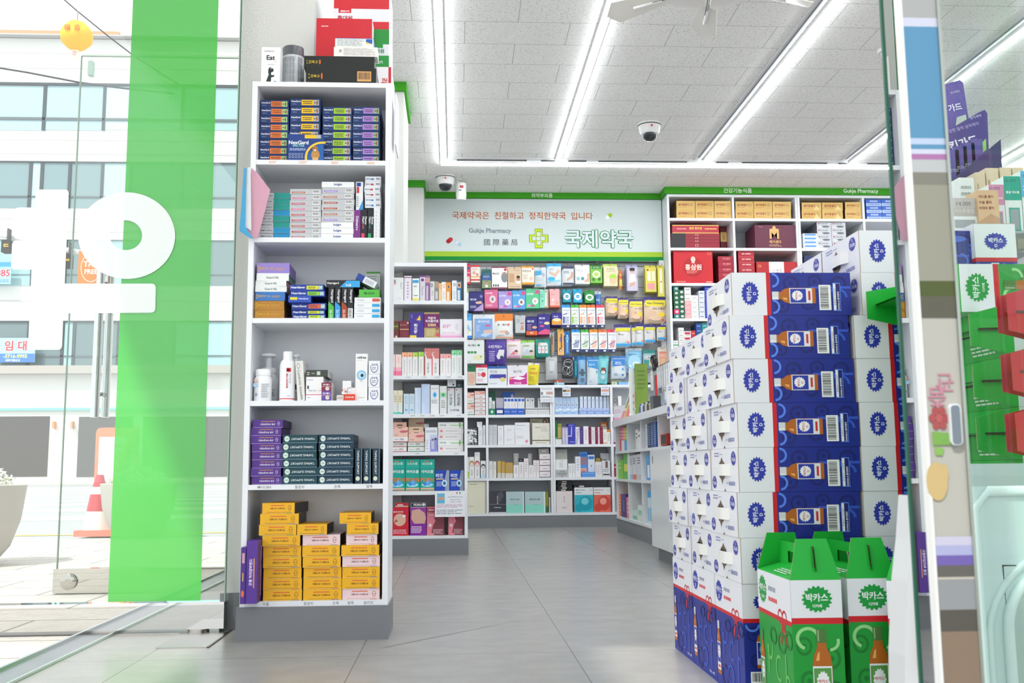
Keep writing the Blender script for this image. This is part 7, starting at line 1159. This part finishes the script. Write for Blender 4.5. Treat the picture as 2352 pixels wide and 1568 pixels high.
for i in range(N+1):
    q = i/N; y = BD*(1-.30) - q*BD*.42; x = .001 + .013*min(1, 5*q*(1-q)*1.0)
    pts.append((y, x))
vs = []; fs = []
for y, x in pts: vs += [(-.0135, y, BH+x), (.0135, y, BH+x), (.0135, y, BH+x-.0025), (-.0135, y, BH+x-.0025)]
for i in range(N):
    for k in range(4): fs.append((4*i+k, 4*i+4+k, 4*i+4+(k+1) % 4, 4*i+(k+1) % 4))
fs += [(0, 1, 2, 3), (4*N+3, 4*N+2, 4*N+1, 4*N)]
hm.add(vs, fs, 'f2f2ee'); HME = hm.mesh('handle')
# gable top for the green cartons: two end panels, two handle sheets, sloping shoulders
def gable_mesh(c, dk, H=.297, g=.078, name='gable'):
    m = M('card'); hw = BW/2
    for y, s in ((.0, 1), (BD, -1)):
        m.add([(-hw, y, H), (hw, y, H), (hw*.62, y+s*.016, H+g), (-hw*.62, y+s*.016, H+g), (-hw, y+s*.0015, H), (hw, y+s*.0015, H), (hw*.62, y+s*.0175, H+g), (-hw*.62, y+s*.0175, H+g)],
              [(0,1,2,3) if s > 0 else (3,2,1,0), (7,6,5,4) if s > 0 else (4,5,6,7), (0,3,7,4), (1,5,6,2), (3,2,6,7)], [c, c, 'b89a78', 'b89a78', 'b89a78'])
    m.add([(-.003, .0+.003, H+.012), (.003, .003, H+.012), (.002, .011, H+g*.82), (-.002, .011, H+g*.82)], [(0,1,2,3)], '4a3a28')
    for s in (-1, 1):   # handle sheets with an oblong hole, poking through the end slit
        x = s*.0022; a, b, z0, z1 = -.004, BD+.004, H+.006, H+g*.8; h0, h1, k0, k1 = BD*.3, BD*.7, H+g*.25, H+g*.55
        P4 = [(a, z0+.01), (b, z0+.01), (b-.01, z1), (a+.01, z1)]; I4 = [(h0, k0), (h1, k0), (h1, k1), (h0, k1)]
        vs = [(x, p, q) for p, q in P4+I4]; m.add(vs, [(0,1,5,4), (1,2,6,5), (2,3,7,6), (3,0,4,7)], c)
        m.add([(s*hw, 0, H), (s*hw, BD, H), (s*.002, BD-.02, H+.016), (s*.002, .02, H+.016)], [(0,1,2,3) if s > 0 else (3,2,1,0)], c)
    decals(m, (-hw, BD*.9, H+.002), (0, -BD*.8, 0), (hw*.8, 0, .011), [('l', .35, .2, .9, .75, 3, 'e6f4e6')])
    return m.mesh(name)
GB = gable_mesh('1cae3a', '8fae7a'); RB = gable_mesh('c22334', 'b08a80', name='gable')
def drink(x, y, z, label, kind='blue', lying=True, rz=0, group=None, gb=None):
    """x, y: left front lower corner of the box as it stands"""
    nm = 'drink_carton' if kind == 'blue' else 'gift_drink_carton'
    H = BH if kind == 'blue' else .297
    o = link(nm, DM[kind]); o.location = (x+H, y, z+BW/2) if lying else (x+BW/2, y, z); o.rotation_euler = (0, -PI/2 if lying else 0, rz)
    if lying: o.rotation_euler = Matrix.Rotation(rz, 3, 'Z').to_4x4().to_3x3() @ Matrix.Rotation(-PI/2, 3, 'Y') and (Matrix.Rotation(rz, 3, 'Z') @ Matrix.Rotation(-PI/2, 3, 'Y')).to_euler()
    tag(o, label, 'drink carton', group)
    if kind == 'blue' and not lying and z == 0: o.scale = (1, 1, .2590/BH)
    if kind == 'blue': h = link('handle', HME, o); h['label'] = 'white folded handle strip'
    else: link('gable_top', gb or GB, o)
    return o
jx = [0, -.004, .004, .003, .0, -.006, .002]
x0s = .636
rnd = random.Random(11)
UP = .2595
for c, (y, n, nm) in enumerate(((2.23, 7, 'near corner column'), (2.468, 6, 'middle column'), (2.706, 6, 'farthest column'))):
    for k in range(2):
        drink(x0s + k*(BW+.002), y, 0, f'upright white and blue drink carton with red ribbon, foot of the {nm}' if k == 0 else f'upright drink carton hidden behind the foot of the {nm}', lying=False, rz=0)
    for i in range(n):
        drink(x0s + jx[(i+c*2) % 7]*.9 + rnd.uniform(-.002, .002), y + rnd.uniform(-.002, .002), UP + i*(BW+.0006), f'white and blue drink carton lying down, {ORD[n-1-i]} of the {nm}', rz=rnd.uniform(-.012, .008), group='drink cartons lying in stacks')
for c, (y, n, nm) in enumerate(((2.228, 8, 'tallest column beside the glass edge'), (2.468, 8, 'column behind the tallest one'))):
    for k in range(2): drink(.93 + k*(BW+.002), y, 0, f'upright drink carton at the foot of the {nm}' + (', inner one' if k else ''), lying=False)
    for i in range(n):
        dx = .022 if i >= 6 else 0
        drink(.9215 + dx + rnd.uniform(-.002, .002), y, UP + i*(BW+.0006), f'white and blue drink carton, {ORD[n-1-i]} of the {nm}', rz=rnd.uniform(-.003, .003), group='drink cartons lying in stacks')
# green cartons with open handle tops
drink(.652, 1.95, 0, 'green drink carton with open gable handle, in front of the near corner column', 'green', False, rz=-.03)
drink(.77, 1.965, 0, 'second green gable carton, standing between the first and the turned one', 'green', False, rz=.0)
drink(.863-BW/2, 1.885, 0, 'green gable carton turned aside, next to the white curved panel', 'green', False, rz=-.9)
# ------------------------------------------------------------ behind the glass at the entrance side
MX = .43
ya, yb = MX/.463, MX/.478
jb = M('mirror'); jb.box(MX, MX+.02, yb, ya, 0, 2.9, ['9aa0a2', '9aa0a2', '9aa0a2', '3b5a4c', 'd2d6d6', '9aa0a2'])
struct('trim_5', jb)
ge = M('plastic'); ge.box(MX-.0015, MX+.021, ya, ya+.0035, 0, 2.9, '1f5a48'); ge.box(MX-.002, MX+.0004, yb-.013, yb-.001, 0, 2.9, 'd9d9d9'); struct('trim_6', ge)
XR = .5229*(yb-.012)
dp = M('matte'); dp.box(MX+.0005, XR, yb-.012, yb, 0, 2.9, 'a6a49e')  # flat panel: mirrored bands, letters and flower are a reflection painted on
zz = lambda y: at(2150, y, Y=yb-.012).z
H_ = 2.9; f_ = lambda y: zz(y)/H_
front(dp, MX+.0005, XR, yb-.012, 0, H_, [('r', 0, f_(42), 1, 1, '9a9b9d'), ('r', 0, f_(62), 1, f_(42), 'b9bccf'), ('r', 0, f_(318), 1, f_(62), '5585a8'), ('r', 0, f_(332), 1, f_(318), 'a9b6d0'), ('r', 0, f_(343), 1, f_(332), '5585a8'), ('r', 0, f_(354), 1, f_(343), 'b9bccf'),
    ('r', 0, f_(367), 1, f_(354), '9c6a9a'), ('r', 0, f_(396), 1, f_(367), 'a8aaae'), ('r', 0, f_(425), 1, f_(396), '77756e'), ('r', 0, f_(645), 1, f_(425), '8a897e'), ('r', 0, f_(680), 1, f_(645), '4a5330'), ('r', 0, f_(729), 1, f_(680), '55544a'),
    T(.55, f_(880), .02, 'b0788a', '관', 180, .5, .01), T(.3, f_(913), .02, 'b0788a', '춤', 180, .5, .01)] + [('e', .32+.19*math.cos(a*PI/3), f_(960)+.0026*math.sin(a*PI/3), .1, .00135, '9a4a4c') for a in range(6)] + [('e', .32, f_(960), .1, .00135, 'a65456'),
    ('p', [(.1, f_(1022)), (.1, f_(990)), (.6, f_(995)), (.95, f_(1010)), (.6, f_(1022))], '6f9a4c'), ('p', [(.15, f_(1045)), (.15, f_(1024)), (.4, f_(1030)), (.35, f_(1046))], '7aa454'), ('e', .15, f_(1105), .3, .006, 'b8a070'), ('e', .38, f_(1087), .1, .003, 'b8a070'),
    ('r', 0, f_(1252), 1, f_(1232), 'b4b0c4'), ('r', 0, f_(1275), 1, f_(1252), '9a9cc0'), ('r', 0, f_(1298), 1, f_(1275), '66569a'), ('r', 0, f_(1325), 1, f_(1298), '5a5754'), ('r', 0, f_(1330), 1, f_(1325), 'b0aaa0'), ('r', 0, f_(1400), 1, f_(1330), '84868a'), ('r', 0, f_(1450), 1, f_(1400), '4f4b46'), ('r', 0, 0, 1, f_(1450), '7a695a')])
struct('painted_reflection', dp)
dg = M('paneglass'); dg.box(XR+.004, XR+.012, .45, yb-.015, 0, 2.9, 'e6f0ea'); dg.box(XR, XR+.003, yb-.014, yb, 0, 2.9, 'a9aca6', mat='metal')
struct('window_1', dg)
m = M('plastic'); m.prism(rounded([(-.0055, -.019), (.0055, -.019), (.0055, .019), (-.0055, .019)], .005), -.004, 0, 'd0d3d6'); m.prism(rounded([(-.004, -.0175), (.004, -.0175), (.004, .0175), (-.004, .0175)], .0035), -.005, -.004, '6a7480')
tag(link('recessed_pull', m.mesh('recessed_pull'), None, tuple(at(2191, 975, Y=yb-.0125))), 'small rounded grey recessed pull on the panel of painted reflections', 'door pull')
# stack seen through the glass
o = drink(1.037, 1.96, .828, 'green and white drink carton lying across the highest green gable cartons', 'green'); g = o.children[0]; g.scale = (1, 1, 1.35); g.location.z = -.297*.35
for i in range(4):
    drink(1.212, 2.225, .3955 + i*(BW+.0002), f'blue and white drink carton far behind the glass, {ORD[3-i]} under the upright one')
    ic = drink(1.11, 2.085, .4255 + i*(BW+.0006), f'dark green drink carton behind the glass, {ORD[3-i]} of the inner green column', 'green'); ic.scale = (1, .58, 1)
for i in range(4):
    drink(1.076, 1.845, .4255 + i*(BW+.0006), f'green gable carton behind the glass, {ORD[3-i]} of the outer green column', 'green')
    if i < 3: red = drink(1.005, 1.6, .52 + i*(BW+.0006), f'red-handled gable carton behind the glass, {ORD[2-i]} of the red pile', 'green', gb=RB); red.scale = (1, .16, 1)
drink(1.212, 2.212, .7975, 'upright blue and white drink carton on the green cartons behind the glass', 'blue', False)
p = at(2178, 560, Y=2.12); carton('dark blue carton back beside the upright white-topped drink carton', 1.112, 2.1, .93, .05, .085, .05, '26337e', [('r', .0, .5, 1, .56, '3a58b4'), ('ring', .6, .4, .35, .2, '4a68c8', .25, -90, 90), ('r', .15, .3, .35, .85, '1c2660'), ('e', .5, .98, .4, .08, '4a68c8')], name='drink_carton')
# shelf of boxes above
ls = M('acrylic'); ls.box(1.24, 1.8, 2.44, 2.9, 1.112, 1.118, 'e8f0ee'); ls.box(1.27, 1.28, 2.8, 2.81, 0, 1.112, 'dddddd', mat='metal'); ls.box(1.78, 1.79, 2.8, 2.81, 0, 1.112, 'dddddd', mat='metal'); tag(link('glass_shelf', ls.mesh('glass_shelf')), 'clear shelf plate carrying boxes behind the glass', 'shelf')
ctx('F', 2.0, 1.1925, .05, '', .0); ZS = 1.1185
def rb(x0, x1, y0, Y, body, fr, label, z=ZS, d=.06, side=None, rz=0, name='product_box'):
    a, b = at(x0, y0, Y=Y), at(x1, y0, Y=Y); return carton(label, (a.x+b.x)/2, Y, z, b.x-a.x, a.z-z, d, body, fr, side=side, name=name, rz=rz, cat='box')
rb(2183, 2242, 455, 2.46, 'b9b0aa', [('r', .05, .7, .95, .98, 'c0b8b4'), T(.5, .82, .14, '4a4e54', '14,000', 0, .7), T(.5, .62, .12, 'e8e4e0', '아드롱볼팁', 0, .8), ('r', 0, 0, 1, .45, 'e6e8e6'), ('r', .1, .1, .9, .35, 'a0a4a6')], 'grey product box priced 14,000 behind the glass')
rb(2244, 2292, 437, 2.45, 'd9b48c', [T(.4, .84, .12, '8a3a2a', '여드름 흉터', 0, .7, .02), T(.35, .7, .12, '8a3a2a', '수술 흉터', 0, .6, .02), T(.4, .56, .12, '8a3a2a', '비대성 흉터', 0, .7, .02), ('p', [(0, 0), (1, 0), (1, .3), (.6, .42), (0, .22)], 'c49a76')], 'peach box lettered in brown, with a cut-out front')
for x0, x1, y0, c, t_, n in ((2270, 2304, 424, 'd48ab0', '핫이지 여드름', 'pink'), (2304, 2342, 405, '1fa08c', '흉살 여드름', 'teal'), (2343, 2376, 393, '5ab0dc', '기미', 'sky blue')):
    rb(x0, x1, y0, 2.48, 'dfe8e6', [('r', 0, .58, 1, 1, c), T(.4, .92, .1, '3a5a6a', '10,000', 0, .7), T(.5, .72, .12, 'f4f6f6', t_, 0, .8, .02), ('r', .2, .04, .85, .45, c), ('r', .28, .07, .78, .42, '8f9c9e')], f'{n} topped box with a window, priced 10,000')
rb(2202, 2236, 408, 2.58, 'e6eae8', [T(.5, .5, .14, '6a8a74', 'SOLY', 0, .6, .02), ('r', 0, .2, 1, .3, '7a9a80'), ('l', .1, .7, .9, .9, 2, 'a8b0ac')], 'white carton with green band behind the peach box')
for i, (x0, x1, y0) in enumerate(((2240, 2262, 396), (2264, 2292, 386), (2296, 2322, 385), (2325, 2350, 385))):
    rb(x0, x1, y0, 2.66, 'dcc9ac', [T(.55, .62, .6, '9a3a3a', '센스카라', -90, .5, .02), ('l', .1, .1, .3, .9, 5, 'b8a488')], f'cream carton with red sideways lettering, {NTH[i]} from the purple stand')
# purple display stand
t = thing('display_stand', 'tall purple cardboard display stand with lime corner holding dressing packs', 'display stand', (1.36, 2.8, ZS))
def q22(x, y, Y=2.8): p = at(x, y, Y=Y); return (p.x-1.36, p.z-ZS)
b = M('card'); pts = [q22(*p) for p in ((2176, 300), (2248, 258), (2262, 252), (2268, 260), (2276, 470), (2180, 472))]; b.prism(pts, .0, .004, '4b3580')
a = q22(2176, 345); c_ = q22(2262, 255); decals(b, (q22(2180, 400)[0], 0, q22(2180, 400)[1]), (q22(2270, 400)[0]-q22(2180, 400)[0], 0, 0), (0, 0, q22(2180, 262)[1]-q22(2180, 400)[1]),
    [('p', [(.55, .28), (1, .6), (1, .42), (.75, .28)], '8fd04a'), T(.42, .52, .3, 'f0edf8', '킨가드', 16, .75, .03), T(.45, .78, .09, 'c8b8e8', '강한 밀착 상처케어', 16, .8), T(.78, .96, .06, 'e0d8f0', '동아제약', 16, .3)], 'card'); part('header_card', b, t)
b = M('card'); pts = [q22(*p, Y=2.74) for p in ((2176, 420), (2290, 325), (2296, 460), (2180, 475))]; b.prism([(x, max(z, .001)) for x, z in pts], -.08, -.076, '33235f'); b.box(0, .3, -.076, 0, 0, .004, '33235f'); part('tray', b, t, 'dark purple tray')
for i in range(4):
    a, b_ = q22(2176+18*i, 405-18*i, 2.77), q22(2200+18*i, 345-8*i, 2.77); m = M('film'); m.box(a[0]+1.36, b_[0]+1.36, 2.765, 2.778, ZS+.005, b_[1]+ZS, '50389a'); front(m, a[0]+1.36, b_[0]+1.36, 2.765, ZS+.005, b_[1]+ZS, [T(.5, .8, .1, 'e8e4f4', '킨가드', 0, .8), ('e', .5, .3, .4, .2, 'c09a78' if i == 0 else '6a50b0')])
    tag(link('dressing_pack', m.mesh('dressing_pack')), f'purple dressing pack in the display stand tray, {NTH[i]} from the glass door edge', 'hanging pack')
pts = [at(x, y, Y=2.86) for x, y in ((2166, 195), (2205, 183), (2212, 190), (2224, 268), (2228, 300), (2174, 330))]; m = M('film'); m.prism([(p.x, p.z) for p in pts], 2.86, 2.885, '55389c'); a, b_ = pts[0], pts[5]
front(m, a.x, pts[3].x, 2.86, b_.z, a.z, [('p', [(.3, .05), (.95, .3), (.9, .5), (.5, .45)], 'c4cfc0'), T(.45, .62, .2, 'f0edf8', '가드', 12, .6, .03), T(.5, .88, .07, 'd8d0ec', '동아제약', 12, .4)]); m.box(pts[5].x+.005, pts[5].x+.02, 2.868, 2.876, ZS, pts[5].z+.02, '3a2a6a', mat='card')
tag(link('dressing_pack', m.mesh('dressing_pack')), 'crinkled purple dressing pouch rising behind the purple stand header', 'hanging pack')
# mint rack
t = thing('storage_rack', 'pale mint moulded plastic rack with rounded openings under the green cartons', 'rack', (1.2, 1.5, 0))
def q15(x, y): p = at(x, y, Y=1.45); return (p.x-1.2, p.z)
a = q15(2222, 1122); b = M('plastic'); o1 = rounded([(a[0], 0), (.35, 0), (.35, .487), (a[0]-.0, .487)], [.0, 0, .04, .05], 8)
x0 = q15(2305, 1300)[0]; z1 = q15(2305, 1300)[1]
fr = M('plastic'); fr.box(a[0], x0, -.05, -.03, 0, .485, 'bcd3d0'); fr.box(x0, .35, -.05, -.03, z1, .485, 'bcd3d0')
fr.prism([(x0-.002, z1+.002)] + [(x0 + .09 - .09*math.cos(k*PI/16), z1 - .09 + .09*math.sin(k*PI/16)) for k in range(9)], -.05, -.03, 'bcd3d0'); part('front_frame', fr, t)
rm = M('plastic'); path = [(x0, -.052, 0)] + [(x0, -.052, z1-.09)] + [(x0 + .09 - .09*math.cos(k*PI/16), -.052, z1-.09+.09*math.sin(k*PI/16)) for k in range(1, 9)] + [(.35, -.052, z1)]
rm.tube(path, .008, 'c6dcd9', 10); rm.tube([(p[0]-.028 if i < 2 else p[0]-.028*(1-(i-1)/9), p[1]+.003, p[2] if i < 2 else p[2]+.028*(i-1)/9) for i, p in enumerate(path)], .006, 'c2d8d5', 10)
rm.tube([(a[0]+.006, -.05, 0), (a[0]+.006, -.05, .45), (a[0]+.03, -.05, .478), (.35, -.05, .482)], .008, 'cfe4e1', 10); part('rim', rm, t, 'raised rounded rim')
sd_ = M('plastic'); sd_.box(-.2, .4, .3, .72, .40, .4245, 'b8cfcc'); sd_.box(-.1, -.085, .3, .72, 0, .40, 'b8cfcc'); sd_.box(.385, .4, .3, .72, 0, .40, 'b8cfcc'); sd_.box(.005, .35, .721, .97, .37, .395, 'b8cfcc'); part('shelf', sd_, t)
sd_ = M('plastic'); sd_.box(-.28, .4, -.03, .29, .499, .519, 'b8cfcc'); sd_.box(-.28, -.268, -.03, .29, 0, .499, 'b4cac7'); part('upper_shelf', sd_, t)
drink(1.12, 1.56, .1, 'green drink carton inside the rounded opening of the mint rack', 'green')
m = M('plastic'); m.box(1.02, 1.56, 1.5, 1.785, .08, .0995, 'a8bfbc'); m.box(1.02, 1.56, 1.5, 1.785, 0, .08, '8fa6a3'); tag(link('plastic_base', m.mesh('plastic_base')), 'low mint plastic base inside the mint rack', 'base')
# white curved panel near the door
t = thing('curved_panel', 'white curved plastic panel with black inner side, beside the green cartons', 'panel', (.5, 1.08, 0))
q1 = lambda x, y: (at(x, y, Y=1.08).x-.5, at(x, y, Y=1.08).z)
b = M('plastic'); b.prism([q1(*p) for p in ((2090, 1137), (2092, 1235), (2090, 1330), (2086, 1490), (2096, 1525), (2116, 1550), (2125, 1700), (2062, 1700), (2059, 1500), (2066, 1330), (2076, 1235), (2082, 1137))][::-1], -.02, .02, 'bcbec2'); pass
part('shell', b, t); b = M('matte'); b.prism([q1(*p) for p in ((2108, 1290), (2100, 1310), (2092, 1500), (2098, 1525), (2120, 1550), (2130, 1300))], -.026, -.021, '3a3b3f'); part('inner_panel', b, t, 'black inner side')
for cu in list(bpy.data.curves): bpy.data.curves.remove(cu)
